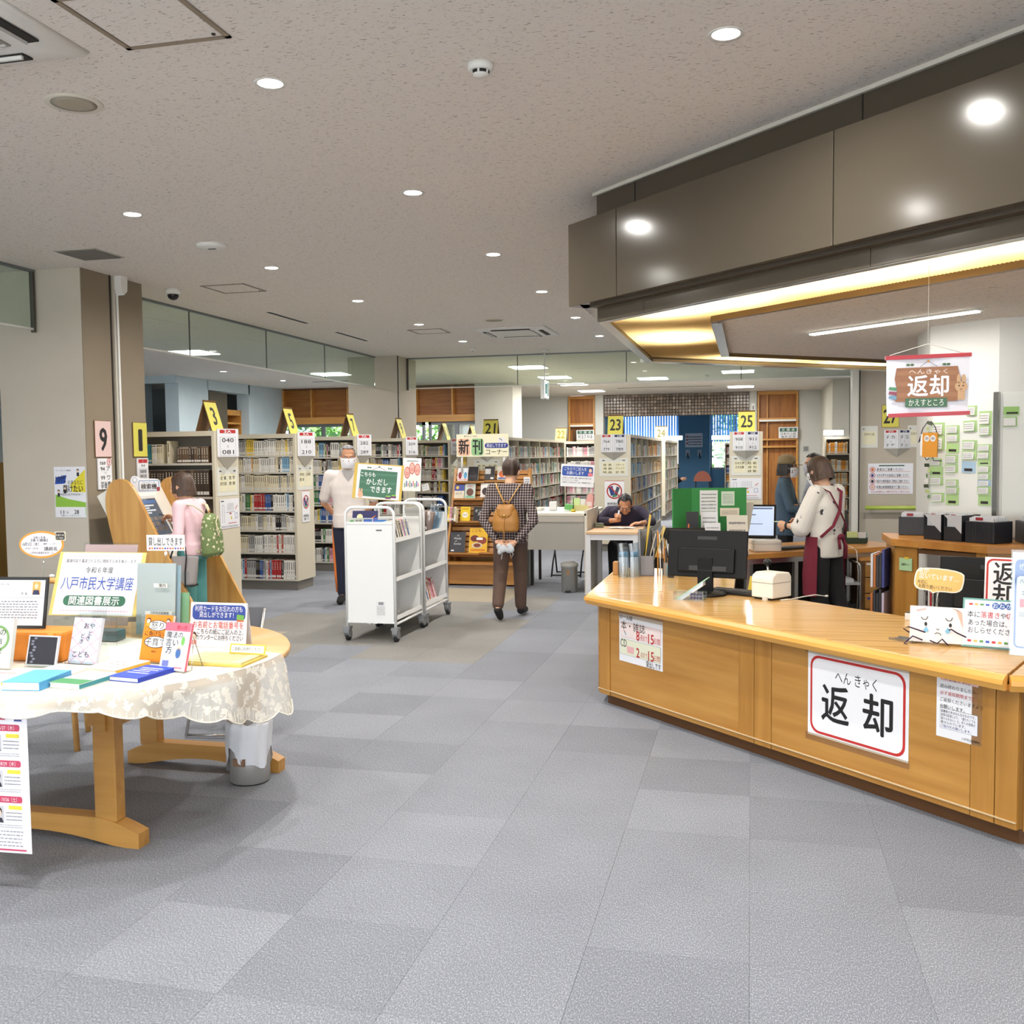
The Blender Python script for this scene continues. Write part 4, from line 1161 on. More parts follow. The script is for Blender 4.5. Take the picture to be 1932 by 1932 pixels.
# long programme sheet hanging from the cloth edge
q=thing('programme_sheet','long white programme sheet with pink headings hanging from the table','poster',(-2.64,2.94,.145),rot=(.0,0,.06))
g=MB();g.box(-.15,.15,0,.0015,0,.545);g.build('sheet',flat(244,242,250),q)
P=Print(q);PK=(206,70,104)
P.text('大学講座',-.02,.5,.03,PK,w=.17,bold=.02).ring(.115,.51,.016,.011,(220,90,100),1).rect(.1,.13,.48,.488,(50,70,140),1)
for k in range(3):
    z=.455-k*.13
    for s,x0 in enumerate((-.14,.005)):
        P.rr(x0,x0+.115,z-.012,z+.012,.008,PK,0).text(('5/30（木）','6/27（木）','6/13（木）','8/29（木）','9/12（木）','10/26（土）')[k*2+s],x0+.065,z,.014,(252,240,244),w=.06)
        P.rect(x0+.004,x0+.04,z-.085,z-.025,(206,206,212),0).ell(x0+.022,z-.045,.011,.015,(58,46,42),1,14).ell(x0+.022,z-.05,.009,.012,(236,206,184),2,14).poly([(x0+.006,z-.085),(x0+.038,z-.085),(x0+.032,z-.068),(x0+.012,z-.068)],(52,50,62),2)
        P.rect(x0+.06,x0+.112,z-.036,z-.022,(236,220,70),0);P.lines(x0+.048,x0+.112,z-.08,z-.042,3,(150,150,160),1,.35,k*2+s);P.lines(x0+.004,x0+.112,z-.105,z-.09,2,(160,160,168),1,.35,9+k)
P.lines(-.14,.12,.02,.085,5,(160,158,170),1,.35,33);P.rect(-.14,.13,.008,.014,PK,0);P.done()
# ================================================================ bookcases and books
BEIGE=mat('shelf_beige',(206,197,176),.55)
BEIGES=mat('shelf_board',(202,196,182),.5)
BBACK=mat('shelf_back',(120,114,104),.7)
KICKG=mat('kick_grey',(118,114,106),.6)
HB=1.82
def bookcase(lab,x0,x1,y0,y1,shelves,face='-y',double=True,group='double-sided steel bookcases',HB=1.82):
    """open steel bookcase, shelves visible on FACE; end panel closes the other axis. world box given"""
    t=thing('bookcase',lab,'bookcase',((x0+x1)/2,(y0+y1)/2,0),0,group)
    cx,cy=(x0+x1)/2,(y0+y1)/2
    a,c,d,e=x0-cx,x1-cx,y0-cy,y1-cy
    g=MB();g.box(a+.02,c-.02,d+.03,e-.03,0,.11);g.build('plinth',KICKG,t)
    g=MB();g.box(a,c,d,e,HB-.05,HB);g.build('top_board',BEIGE,t)
    if face in('-y','+y'):
        for q in(a,c-.03):
            g=MB();g.box(q,q+.03,d,e,.11,HB-.05);g.build('end_panel',BEIGE,t)
        g=MB();g.box(a+.03,c-.03,-.008,.008,.11,HB-.05);g.build('back_panel',BBACK,t)
        for z in shelves:
            g=MB();g.box(a+.03,c-.03,d+.015,e-.015,z-.022,z);g.build('shelf',BEIGES,t)
    else:
        for q in(d,e-.03):
            g=MB();g.box(a,c,q,q+.03,.11,HB-.05);g.build('end_panel',BEIGE,t)
        g=MB();g.box(-.008,.008,d+.03,e-.03,.11,HB-.05);g.build('back_panel',BBACK,t)
        n=max(1,round((e-d)/.9))
        for i in range(1,n):
            yy=d+(e-d)*i/n
            g=MB();g.box(a+.01,c-.01,yy-.012,yy+.012,.11,HB-.05);g.build('upright',BEIGE,t)
        for z in shelves:
            g=MB();g.box(a+.015,c-.015,d+.03,e-.03,z-.022,z);g.build('shelf',BEIGES,t)
    return t
# --- book meshes: unit box x 0..1 thickness, y 0..1 depth (spine at y=0), z 0..1 height
PAL={'white':(232,228,220),'cream':(224,212,182),'grey':(168,166,162),'black':(36,34,36),'red':(176,44,46),'brown':(104,82,62),'dark brown':(66,52,42),
       'blue':(52,88,152),'light blue':(134,178,206),'green':(66,128,72),'lime':(150,196,96),'yellow':(232,200,84),'orange':(228,152,52),'pink':(222,156,170),'purple':(108,78,134),'teal':(60,138,146)}
_bk={}
def book_mesh(col,style):
    if(col,style)in _bk:return _bk[col,style]
    g=MB();g.box(0,1,0,1,0,1)
    g.slot(1).box(.1,.9,.03,1.003,.9,1.004)
    ink=(34,32,36)if sum(PAL[col])>330 else(196,188,170)
    e=-.004
    if style==0:
        for i in range(5):g.slot(2).quad((.3,e,.88-i*.085),(.3,e,.83-i*.085),(.72,e,.83-i*.085),(.72,e,.88-i*.085))
    elif style==1:
        g.slot(2).quad((.36,e,.92),(.36,e,.5),(.64,e,.5),(.64,e,.92));g.slot(2).quad((.4,e,.42),(.4,e,.3),(.6,e,.3),(.6,e,.42))
    elif style==2:
        g.slot(2).quad((.0,e,.95),(.0,e,.9),(1,e,.9),(1,e,.95));g.slot(2).quad((.38,e,.82),(.38,e,.55),(.62,e,.55),(.62,e,.82))
    g.slot(3).quad((.05,e*1.5,.2),(.05,e*1.5,.08),(.95,e*1.5,.08),(.95,e*1.5,.2))
    me=g.mesh('book',[mat('book_'+col.replace(' ','_'),PAL[col],.5),PAGE,flat(*ink),flat(236,232,224)])
    # faces of the quads run clockwise; flip them to face the reader
    _bk[col,style]=me
    return me
def ordinal(n):
    return '%d%s'%(n,'th' if 10<=n%100<=20 else{1:'st',2:'nd',3:'rd'}.get(n%10,'th'))
NB=[0]
STUFF=MB();SCOL=list(PAL)
SMATS=[mat('book_'+c.replace(' ','_'),PAL[c],.5)for c in SCOL]+[PAGE,flat(236,232,224),flat(34,32,36)]
def row(o,ax,dep,z,length,mix,hmean,where=None,group=None,thick=(.016,.034),hvar=.03,lean=.03,gap_end=.0,seed=0,d=.16,fixed=None):
    """books side by side from point O along unit AX; DEP points away from the reader. where=None puts them in the joined mass."""
    R=random.Random(seed*131+7)
    ax,dep=Vector(ax),Vector(dep)
    ang=math.atan2(ax.y,ax.x)
    s,n=0.0,0
    runs=None
    while s<length-gap_end:
        if not runs or runs[1]<=0:
            runs=[R.choice(mix),R.randint(1,5)if R.random()<.45 else 1,R.uniform(*thick),hmean+R.uniform(-hvar,hvar),R.randint(0,2)]
        col,_,th,h,sty=runs;runs[1]-=1
        if fixed:th=fixed
        if s+th>length:break
        le=R.uniform(0,lean)if R.random()<.2 else 0
        p=Vector(o)+ax*s+dep*R.uniform(0,.012)
        n+=1
        if where is not None:
            me=book_mesh(col,sty)
            b_=ob('book',me,None,(p.x,p.y,z),(0,le,ang));b_.scale=(th*.97,d,h)
            tag(b_,'%s book, %s along, on the %s'%(col,ordinal(n),where),'book',group);NB[0]+=1
        else:
            M=Matrix.Translation((p.x,p.y,z))@Matrix.Rotation(ang,4,'Z')@Matrix.Rotation(le,4,'Y')
            STUFF.slot(SCOL.index(col)).box(0,th*.97,0,d,0,h,M)
            k=len(SCOL)
            e=-.0012
            def qd(x0,x1,z0,z1):
                STUFF.add([M@Vector(v)for v in((x0,e,z0),(x1,e,z0),(x1,e,z1),(x0,e,z1))],[(0,1,2,3)],False)
            STUFF.slot(k+1);qd(th*.08,th*.9,h*.08,h*.18)
            if sum(PAL[col])>330:
                STUFF.slot(k+2);qd(th*.35,th*.65,h*.5,h*.9)
            else:
                STUFF.slot(k+1);qd(th*.35,th*.65,h*.5,h*.88)
        s+=th+(le*h*.9 if le else 0)
    return n
X_,Y_=(1,0,0),(0,1,0)
MIXW=['white','white','cream','grey','white','cream','black','brown','red','light blue','white','yellow','green','pink','blue']
SH7=[.13,.40,.66,.90,1.12,1.33,1.545]
SHL=[.15,.43,.68,.93,1.18,1.50]
XE=-5.13
# bookcase 3: dark folios
bookcase('beige bookcase marked 3A holding dark brown folio volumes',-7.6,-5.2,8.9,9.37,[.15,.55,.86,1.16,1.5])
W3='top shelf of the bookcase marked 3A'
row((-6.14,8.915,0),X_,Y_,1.5,.22,['yellow','cream','teal'],.19,W3,'books on the top shelf of bookcase 3A',(.018,.022),.004,0,0,3,fixed=.0195)
row((-5.915,8.915,0),X_,Y_,1.5,.13,['cream','white'],.19,W3+', pale set','books on the top shelf of bookcase 3A',(.016,.018),.002,0,0,4,fixed=.0165)
row((-5.745,8.915,0),X_,Y_,1.5,.05,['cream'],.225,W3+', tall one','books on the top shelf of bookcase 3A',(.03,.03),.0,0,0,5)
row((-5.63,8.915,0),X_,Y_,1.5,.36,['brown','dark brown'],.165,W3+', dark set','books on the top shelf of bookcase 3A',(.026,.028),.0,0,0,6,fixed=.0268)
row((-6.14,8.915,0),X_,Y_,1.16,.88,['dark brown','dark brown','brown'],.27,'second shelf down of the bookcase marked 3A','books on the second shelf of bookcase 3A',(.03,.034),.0,0,0,7,d=.2,fixed=.033)
row((-5.62,8.915,0),X_,Y_,.86,.25,['brown','dark brown'],.20,'third shelf down of the bookcase marked 3A','books on the third shelf of bookcase 3A',(.026,.03),.0,0,.1,8,fixed=.03)
row((-5.6,8.93,0),X_,Y_,.55,.36,['brown','black','dark brown'],.24,'fourth shelf down of the bookcase marked 3A','books on the lower shelves of bookcase 3A',(.03,.04),.01,0,0,9)
# bookcase 5
bookcase('beige bookcase marked 5A with seven rows of mostly white books',-7.6,-5.1,10.5,10.97,[.13,.44,.70,.93,1.16,1.38,1.575])
for k,(z,hm,mx,th)in enumerate(((1.575,.175,['white','white','cream','yellow','grey','white'],(.014,.028)),(1.38,.165,['white','white','white','light blue','black','orange','cream'],(.013,.028)),(1.16,.185,['cream','cream','cream','white','grey'],(.017,.026)),
                              (.93,.19,MIXW,(.014,.03)),(.70,.175,['grey','white','black','cream'],(.014,.028)),(.44,.2,['white','white','grey','cream','red'],(.016,.026)),(.13,.22,['black','red','grey','blue','white','light blue'],(.016,.03)))):
    nm=('top','second','third','fourth','fifth','sixth','lowest')[k]
    row((-6.005,10.515,0),X_,Y_,z,.875,mx,hm,'%s shelf of the bookcase marked 5A'%nm,'books on the %s shelf of bookcase 5A'%nm,th,.012,.04,.0,20+k)
# the further cases: bodies as objects, their books joined
for lab,x0,x1,y0,seed in(('beige bookcase marked 7A behind the man in the face mask',-7.6,XE,12.35,30),('beige bookcase marked 9A in front of the corner pillar',-5.75,XE,14.27,40),('beige bookcase marked 11A next to the display of new books',-7.2,XE,16.6,50),('beige bookcase behind the new-books board, beyond 11A',-7.2,XE,18.4,60)):
    bookcase(lab,x0,x1,y0,y0+.47,SH7)
    for k,z in enumerate(SH7):
        row((max(x0+.04,-6.6),y0+.02,0),X_,Y_,z,x1-max(x0,-6.6)-.09,MIXW,.175,None,None,(.014,.03),.02,.05,.03*(k%3),seed+k)
def long_case(lab,x0,x1,y0,y1,seed,mixes=None,right=True):
    bookcase(lab,x0,x1,y0,y1,SHL,face='x',HB=1.85)
    n=max(1,round((y1-y0)/.9))
    for k,z in enumerate(SHL):
        for i in range(n):
            L=(y1-y0)/n
            row((x1-.02,y0+i*L+.035,0),(0,1,0),(-1,0,0),z,L-.07,(mixes or[MIXW])[(k+i)%len(mixes or[1])],.19,None,None,(.014,.032),.02,.03,.05*((i+k)%3==0),seed+k*11+i)
GREENW=['white','white','grey','green','cream','light blue','white','red','brown']
YEL=['orange','yellow','cream','white','orange','brown']
long_case('long beige bookcase 21 running back behind the new-books display',-4.75,-4.05,16.4,22.0,100,[GREENW])
long_case('long beige bookcase marked 22 behind the grey desk',-4.75,-4.2,22.6,27.3,200,[GREENW])
long_case('long beige bookcase marked 23 with yellowish books along its side',-2.42,-1.84,15.6,21.2,300,[MIXW,GREENW,YEL,YEL,['light blue','white','blue','grey'],['blue','white','light blue']])
long_case('beige bookcase marked 24 behind bookcase 23',-2.3,-1.9,22.8,26.8,400,[GREENW])
long_case('beige bookcase marked 25 with a floor plan on its end',-0.31,0.17,15.0,19.0,500,[MIXW])
# low case of white files between 22 and 23
t=bookcase('beige bookcase of white booklets between cases 22 and 23',-4.0,-2.75,21.5,21.9,SHL)
for k,z in enumerate(SHL):row((-3.95,21.52,0),X_,Y_,z,1.15,['white','white','grey','pink'],.2,None,None,(.012,.024),.02,.02,.05,600+k)
# shelves beyond the door post with orange and green spines
for lab,x0,x1,y0,mx,sd in(('tall shelf of orange-spined books past the door frame',1.35,1.83,19.5,['orange','white','cream','orange'],700),('tall shelf of green-spined books past the door frame',1.62,2.6,17.2,['lime','green','white','light blue','lime'],720)):
    bookcase(lab,x0,x1,y0,y0+.4,SHL,group=None)
    for k,z in enumerate(SHL):row((x0+.04,y0+.02,0),X_,Y_,z,x1-x0-.08,mx,.2,None,None,(.016,.03),.02,.02,.0,sd+k)
# shelves in the blue room
bookcase('bookcase in the blue-lit room behind the sign reading 25',-0.75,0.1,30.0,30.4,SHL,group=None)
for k,z in enumerate(SHL):row((-0.7,30.02,0),X_,Y_,z,.75,['white','blue','red','orange','light blue'],.2,None,None,(.016,.03),.02,.02,.0,760+k)
long_case('beige bookcase in line behind bookcase 25',-.38,.17,22.5,25.5,820,[MIXW])
s_=STUFF.build('shelved_books',SMATS);s_['kind']='stuff';s_['label']='rows of further books on the bookcases deeper in the library'
print('BOOKS',NB[0],'stuff faces',len(STUFF.f))
# ================================================================ shelf signs
YEL_S=(226,216,92)
def tent_number(num,loc,rz,lab,w=.23,h=.33,pale=False,ink=(22,20,18)):
    """folded number board standing on a bookcase top, number towards local -y"""
    t=thing('number_sign',lab,'number sign',loc,rz,'yellow shelf number signs')
    a=.3
    q=thing
    m=flat(*((250,246,150)if pale else YEL_S))
    F=Matrix.Translation((0,-.095,0))@Matrix.Rotation(-a,4,'X');B=Matrix.Translation((0,.095,0))@Matrix.Rotation(a,4,'X')
    g=MB();g.box(-w/2,w/2,0,.008,0,h);f=g.build('front_board',flat(120,84,44),t);f.matrix_local=F
    g=MB();g.box(-w/2,w/2,-.008,0,0,h);f2=g.build('rear_board',flat(120,84,44),t);f2.matrix_local=B
    P=Print(f,-.0006);P.rect(-w/2,w/2,0,h,YEL_S if not pale else(250,246,150),0).text(num,0,h*.5,h*.62,ink,w=w*(.32 if len(num)==1 and num!='1' else .2 if num=='1' else .68),bold=.02);P.done()
    return t
for num,y in(('3',9.1),('5',10.72),('7',12.58),('9',14.5),('11',16.83),('13',18.63)):
    tent_number(num,(-5.3 if num!='3' else-5.36,y,HB),PI/2,'yellow folded number sign reading %s on its bookcase'%{'3':'three','5':'five','7':'seven','9':'nine','11':'eleven','13':'thirteen'}[num])
tent_number('21',(-4.36,16.55,1.85),0,'yellow folded number sign reading twenty-one above the new-books board',.26)
tent_number('22',(-4.3,22.75,1.85),0,'pale yellow number sign reading twenty-two on the far bookcase',.26,pale=True,ink=(150,130,20))
tent_number('23',(-2.09,15.72,1.85),0,'yellow folded number sign reading twenty-three',.24)
tent_number('24',(-2.0,22.95,1.85),0,'bright yellow number sign reading twenty-four behind bookcase 23',.26,pale=True,ink=(90,84,20))
tent_number('25',(-.06,15.12,1.85),0,'yellow folded number sign reading twenty-five',.24)
tent_number('29',(1.75,17.4,HB),0,'yellow number sign half hidden by the door frame',.26,pale=True)
def wall_plate(name,lab,cat,loc,rz,w,h,m=None,th=.006):
    t=thing(name,lab,cat,loc,rz)
    plate(t,w,h,th,m)
    return t,Print(t)
for num,col,y0,y1,lab in(('9',(238,206,200),7.6,7.83,'pink laminated number sign reading 9 on the brown pillar'),('1',YEL_S,8.155,8.375,'yellow laminated number sign reading 1 at the pillar edge')):
    t,P=wall_plate('number_sign',lab,'number sign',(-5.601,(y0+y1)/2,1.73),PI/2,y1-y0,.325,flat(130,92,52))
    P.rect(-(y1-y0)/2+.004,(y1-y0)/2-.004,-.158,.158,col,0).text(num,0,0,.22,K,w=.095 if num=='9' else .05,bold=.03);P.done()
t,P=wall_plate('range_plate','white shelf range plate with a red circled nine on the brown pillar','sign',(-5.595,7.72,1.42),PI/2,.19,.275,None,.012)
P.ring(.058,.105,.034,.028,(196,50,44),1).text('9',.058,.105,.05,(196,50,44)).text('児童書',-.035,.095,.024,K,w=.08).text('94 ア',0,.045,.042,K,w=.13).text('～',0,.008,.024,K).text('99 ワ',0,-.035,.042,K,w=.13).text('児童書',0,-.085,.026,K,w=.14).text('学習室',0,-.115,.026,K,w=.14);P.done()
t,P=wall_plate('range_plate','white shelf plate with a red one above the search terminal','sign',(-5.595,8.285,1.43),PI/2,.17,.25,None,.012)
P.rect(-.07,.07,.08,.115,(196,50,52),0).text('1',0,.097,.03,(250,246,246)).text('事 典',0,.055,.02,K).rect(-.07,.07,-.1,.03,(222,220,222),0).text('知識新書',0,.0,.026,K,w=.1).text('事典文庫',0,-.045,.026,K,w=.1);P.done()
def v_sign(loc,rz,A,Bt,lab,sub=None,half=.19,deep=.13,h=.285):
    """wedge holder with two angled plates; A reads on the local left plate, Bt on the right"""
    t=thing('range_sign',lab,'sign',loc,rz,'wedge-shaped shelf range signs')
    W=math.hypot(half,deep);ang=math.atan2(deep,half)
    g=MB();g.prism([(-half,0),(0,-deep),(half,0)],-h/2,h/2);g.build('holder',BEIGES,t)
    g=MB();g.add([(-half,0,-h/2),(half,0,-h/2),(0,-deep,-h/2),(0,-.002,-h/2-.13)],[(0,3,2),(2,3,1),(0,1,3),(0,2,1)],False);g.build('bracket',BEIGES,t)
    for s,tx in((-1,A),(1,Bt)):
        if not tx:continue
        g=MB();g.box(-W/2+.004,W/2-.004,-.004,0,-h/2+.004,h/2-.004)
        f=g.build('range_plate',flat(240,240,244),t,(s*half/2,-deep/2-.002,0),(0,0,-ang if s<0 else ang))
        P=Print(f,-.0046)
        if tx[0]:
            P.rect(-.085,.085,h*.34,h*.46,(196,48,48)if s<0 else(44,52,96),0).text(tx[0],0,h*.4,h*.1,(250,250,250),w=.08,bold=.02)
        P.rect(-.085,.085,-h*.45,h*.21,(120,120,126),0).rect(-.083,.083,-h*.444,h*.204,(236,236,240),1)
        P.text(tx[1],0,h*.1,h*.165,K,w=.125,bold=.01).text('S',0,-h*.115,h*.1,K,w=.012).text(tx[2],0,-h*.32,h*.165,K,w=.125,bold=.01);P.done()
ZS=1.70
v_sign((-5.197,9.135,ZS),PI/2,('3A','040','081'),('3B','082','160'),'white shelf range sign reading 040 to 081 on bookcase 3A')
v_sign((-5.097,10.735,ZS),PI/2,('5A','188','210'),('5B','210','280'),'white shelf range sign reading 188 to 210 on bookcase 5A')
v_sign((XE+.003,12.585,ZS),PI/2,('7A','282','289'),('7B','290','302'),'white shelf range sign reading 282 to 289 on bookcase 7A')
v_sign((XE+.003,14.505,ZS),PI/2,('9A','309','316'),('9B','317','330'),'white shelf range sign reading 309 to 316 on bookcase 9A')
v_sign((XE+.003,16.835,ZS),PI/2,('11A','335','338'),('11B','339','360'),'white shelf range sign reading 335 to 338 on bookcase 11A')
v_sign((XE+.003,18.635,ZS),PI/2,('13A','361','367'),('13B','368','370'),'white shelf range sign partly behind the new-books board')
v_sign((-4.4,16.397,ZS),0,('21A','702','721'),('21B','722','740'),'white range sign on bookcase 21 behind the new-books board')
v_sign((-4.4,22.597,ZS),0,('22A','722','740'),('22B','740','757'),'white range sign reading 722 to 740')
v_sign((-2.11,15.597,ZS+.01),0,('23A','764','779'),('23B','780','789'),'white range signs 764 to 789 above the no phones notice',half=.2)
v_sign((-.07,14.997,ZS+.01),0,('25A','908','910'),('25B','911','912'),'white range signs 908 to 912 above a floor plan notice',half=.19)
v_sign((2.16,15.997,1.72),0,('27A','F カ','F ケ'),('27B','F コ','F シ'),'white range signs with katakana on the grey panel marked 27',half=.19)
def guide(loc,rz,w,h,cells,lab,one=False):
    t=thing('subject_guide',lab,'notice',loc,rz,'laminated subject guides on the bookcase ends')
    plate(t,w,h,.003,flat(226,226,216))
    P=Print(t)
    n=len(cells);cw=w*.86/n
    P.rect(-w*.4,-w*.3,h*.34,h*.38,K,1);
    if not one:P.rect(w*.3,w*.4,h*.34,h*.38,K,1)
    for i,c in enumerate(cells):
        x=-w*.43+cw*(i+.5)
        P.rr(x-cw*.46,x+cw*.46,-h*.36,h*.26,h*.05,(236,230,196),0)
        for j,s in enumerate(c):P.text(s,x,h*(.12-j*.2),h*.11,K,w=cw*.7)
    P.done()
for x,y,c,lab,w in((-5.197,9.135,(('全 集','東洋文庫'),('哲 学','思 想')),'laminated subject guide on the end of bookcase 3A',.4),(-5.097,10.735,(('世界史','歴 史'),('日本史',)),'laminated subject guide on the end of bookcase 5A',.4),
                     (XE+.004,12.585,(('地 理',),('伝 記',)),'laminated subject guide on the end of bookcase 7A',.38),(XE+.004,16.835,(('社 会','経 済'),('統 計',)),'laminated subject guide on the end of bookcase 11A',.4)):
    guide((x,y,1.31),PI/2,w,.29,c,lab)
guide((-4.4,16.396,1.33),0,.46,.28,(('美 術','彫 刻'),('絵 画','写 真')),'laminated subject guide on bookcase 21 above the wooden display')
guide((-4.4,22.596,1.33),0,.4,.28,(('絵 画','書 道'),('写 真',)),'laminated subject guide on the far bookcase 22')
guide((-2.11,15.596,1.335),0,.46,.29,(('音 楽','演 劇','映 画'),('スポーツ','アウトドア','武 術')),'laminated subject guide listing sports on the end of bookcase 23')
guide((-.07,14.996,1.35),0,.42,.29,(('日本文学','文学全集'),('短 歌','俳 句','詩 歌')),'laminated subject guide listing Japanese literature on bookcase 25')
guide((1.76,15.996,1.76),0,.24,.33,(('日本の小説',),),'subject guide for novels beside the door frame',True)
guide((2.43,15.996,1.76),0,.24,.33,(('日本の小説',),),'subject guide for novels beside the white pillar',True)
def plan_notice(loc,rz,w,h,lab):
    t=thing('floor_plan',lab,'notice',loc,rz)
    plate(t,w,h,.003,flat(240,240,244));P=Print(t);G_=(110,110,120)
    P.rect(-w*.45,-w*.3,h*.42,h*.45,K,1)
    for i in range(6):P.line([(-w*.12+i*w*.06,h*.1),(-w*.12+i*w*.06,h*.36)],.003,G_,1)
    P.line([(-w*.4,-h*.3),(-w*.4,h*.3),(-w*.3,h*.3),(-w*.3,-h*.3)],.003,G_,1).line([(-w*.2,h*.05),(w*.25,h*.05)],.003,G_,1)
    P.line([(-w*.1,-h*.33),(w*.36,-h*.33)],.005,(206,70,50),1).rect(-w*.02,w*.08,-h*.02,h*.02,(200,50,40),1).rect(w*.04,w*.1,-h*.2,-h*.1,(230,200,60),1)
    P.line([(w*.26,-h*.02),(w*.38,h*.02),(w*.4,-h*.16),(w*.28,-h*.18),(w*.26,-h*.02)],.004,(70,90,160),1).line([(w*.3,h*.14),(w*.4,h*.26)],.01,(214,110,80),1)
    P.lines(-w*.45,w*.42,-h*.47,-h*.4,2,G_,1,.4,5);P.done()
plan_notice((-5.195,9.16,.98),PI/2,.38,.30,'floor plan notice on the end of bookcase 3A')
plan_notice((-.07,14.995,1.01),0,.44,.31,'floor plan notice on the end of bookcase 25')
plan_notice((-5.11,8.12,1.0),PI/2+.3,.2,.3,'floor plan sheet on the search terminal')if False else None
def no_phone(loc,rz,w,h,lab):
    t=thing('no_phone_notice',lab,'notice',loc,rz)
    plate(t,w,h,.003,flat(244,244,246));P=Print(t);z=h*.14;r=w*.4
    P.rect(-w/2,w/2,h*.485,h*.5,(190,60,50),1)
    P.poly([(-r*.75,z+r*.5),(-r*.25,z+r*.7),(r*.05,z-r*.45),(-r*.45,z-r*.6)],(44,66,130),1).poly([(r*.3,z+r*.6),(r*.7,z+r*.45),(r*.35,z-r*.55),(-.0,z-r*.35)],(70,80,100),1).poly([(-r*.3,z-r*.6),(r*.4,z-r*.3),(r*.3,z-r*.7),(-r*.2,z-r*.8)],(70,140,110),1)
    P.ring(0,z,r,r*.84,(190,50,46),2).line([(-r*.62,z+r*.62),(r*.62,z-r*.62)],r*.13,(190,50,46),3)
    P.text('携帯電話は',0,-h*.3,h*.075,K,w=w*.75).text('ご遠慮ください',0,-h*.4,h*.075,K,w=w*.8);P.done()
no_phone((-5.094,10.735,.97),PI/2,.2,.37,'no phones notice with a red ring on bookcase 5A')
no_phone((-2.1,15.595,.89),0,.31,.46,'large no phones notice behind the seated man')
# notices on the grey panel marked 27
t,P=wall_plate('number_sign','yellow number sign reading 27 partly behind the hanging banner','number sign',(2.06,15.994,2.07),0,.25,.34,flat(130,92,52))
P.rect(-.12,.12,-.165,.165,YEL_S,0).text('27',0,0,.23,K,w=.19,bold=.02);P.done()
t,P=wall_plate('rules_notice','laminated rules notice with four round pictograms on the panel marked 27','notice',(2.07,15.994,1.12),0,.645,.465,flat(240,240,246),.004)
P.rr(-.17,.2,.19,.208,.009,(60,96,76),0)
for i,s in enumerate(('飲食はご遠慮ください','大きな声での会話はご遠慮ください','館内での携帯電話のご使用はご遠慮ください','新聞は新聞閲覧席でご覧ください')):
    z=.14-i*.09
    P.ring(-.26,z,.042,.034,(196,60,50),1).ell(-.26,z,.022,.024,((220,120,50),(60,70,130),(50,50,60),(236,190,160))[i],1,14).text(s,-.2,z,.038,K,w=.46 if i else .38,left=True).line([(-.2,z-.03),(.28,z-.03)],.005,(220,150,110),1)
P.text('みなさまが気持ちよく利用できますようご協力ください',0,-.2,.03,(190,50,50),w=.56);P.done()
# poster on the light pillar
t,P=wall_plate('event_poster','white yellow and green book event poster on the light pillar face','poster',(-5.79,7.495,1.265),0,.315,.445,flat(244,244,250),.003)
P.poly([(0,.06),(.155,.2),(.155,-.0),(.02,.0)],(238,224,60),0).poly([(-.15,-.15),(.155,-.21),(.155,-.09),(-.02,-.06),(-.15,-.02)],(150,200,70),0).poly([(-.15,.07),(-.05,.075),(-.03,.15),(-.14,.13)],(40,84,180),1)
P.text('10代',-.09,.115,.055,(16,24,60),w=.1,bold=.02).text('のあなたに',.055,.085,.034,K,w=.15).text('届けたい',.03,.03,.055,K,w=.2,bold=.02).text('～中高生におすすめの本～',0,-.02,.018,K,w=.24).rect(-.15,.15,-.22,-.13,(246,246,250),1).text('11',-.085,-.175,.036,K,w=.035,bold=.02).text('・6',-.04,-.175,.03,K,w=.03).text('28',.06,-.172,.04,K,w=.045,bold=.02).text('１階ティーンズコーナー',0,-.205,.016,K,w=.2).text('ティーンズコーナー特別展示',-.06,.19,.012,K,w=.15)
for x,z in((.085,.17),(-.115,-.01),(-.05,.02)):P.ell(x,z+.02,.013,.014,(60,44,36),2,14).ell(x,z+.014,.01,.011,(240,206,180),3,14).rect(x-.012,x+.012,z-.03,z+.002,(44,44,50),2)
P.done()
# cable ducts on the pillar
for y,z1,lab,m_ in((7.93,HC,'slim beige cable duct on the brown pillar',mat('duct_beige',(196,190,176),.5)),(7.975,3.08,'white cable duct with a box at the ceiling on the brown pillar',WHITE_EN)):
    t=thing('cable_duct',lab,'cable duct',(-5.612,y,.95))
    g=MB();g.box(0.0,.022,-.013,.013,0,z1-.95);g.build('duct',m_,t,bevel=.003)
    if z1<HC:
        g=MB();g.yz([(-.04,2.25),(-.04,2.13),(.0,2.08),(.05,2.12),(.06,2.25)],0,.09);g.build('junction_box',WHITE_EN,t)
# 文庫本 boards
for loc,w,h,l2,lab in(((-4.55,27.7,1.93),.5,.27,('913.7-918',),'white paperback board with a green band and numbers before the wood panel'),((.98,27.75,1.91),.5,.3,('日本の小説','海外文学'),'white paperback board with a green band on the wooden shelf')):
    t=thing('paperback_board',lab,'sign',loc,0);plate(t,w,h,.01,None,0);P=Print(t)
    P.rr(-w*.44,w*.44,h*.58,h*.92,.01,(50,104,80),0).text('文 庫 本',0,h*.75,h*.24,(250,250,250),w=w*.7)
    for i,s in enumerate(l2):P.text(s,0,h*(.3 if len(l2)==1 else .4-i*.27),h*(.4 if len(l2)==1 else .2),K,w=w*.8)
    P.done()
    if lab.endswith('panel'):
        g=MB();g.box(-w/2,w/2,.0,.3,-.12,-.0);g.build('stand_block',BEIGE,t);t.location.z=1.95
b_=bookcase('wooden-topped low bookcase under the paperback board by the far wall',-4.95,-4.36,27.3,27.75,SHL,group=None)if False else None
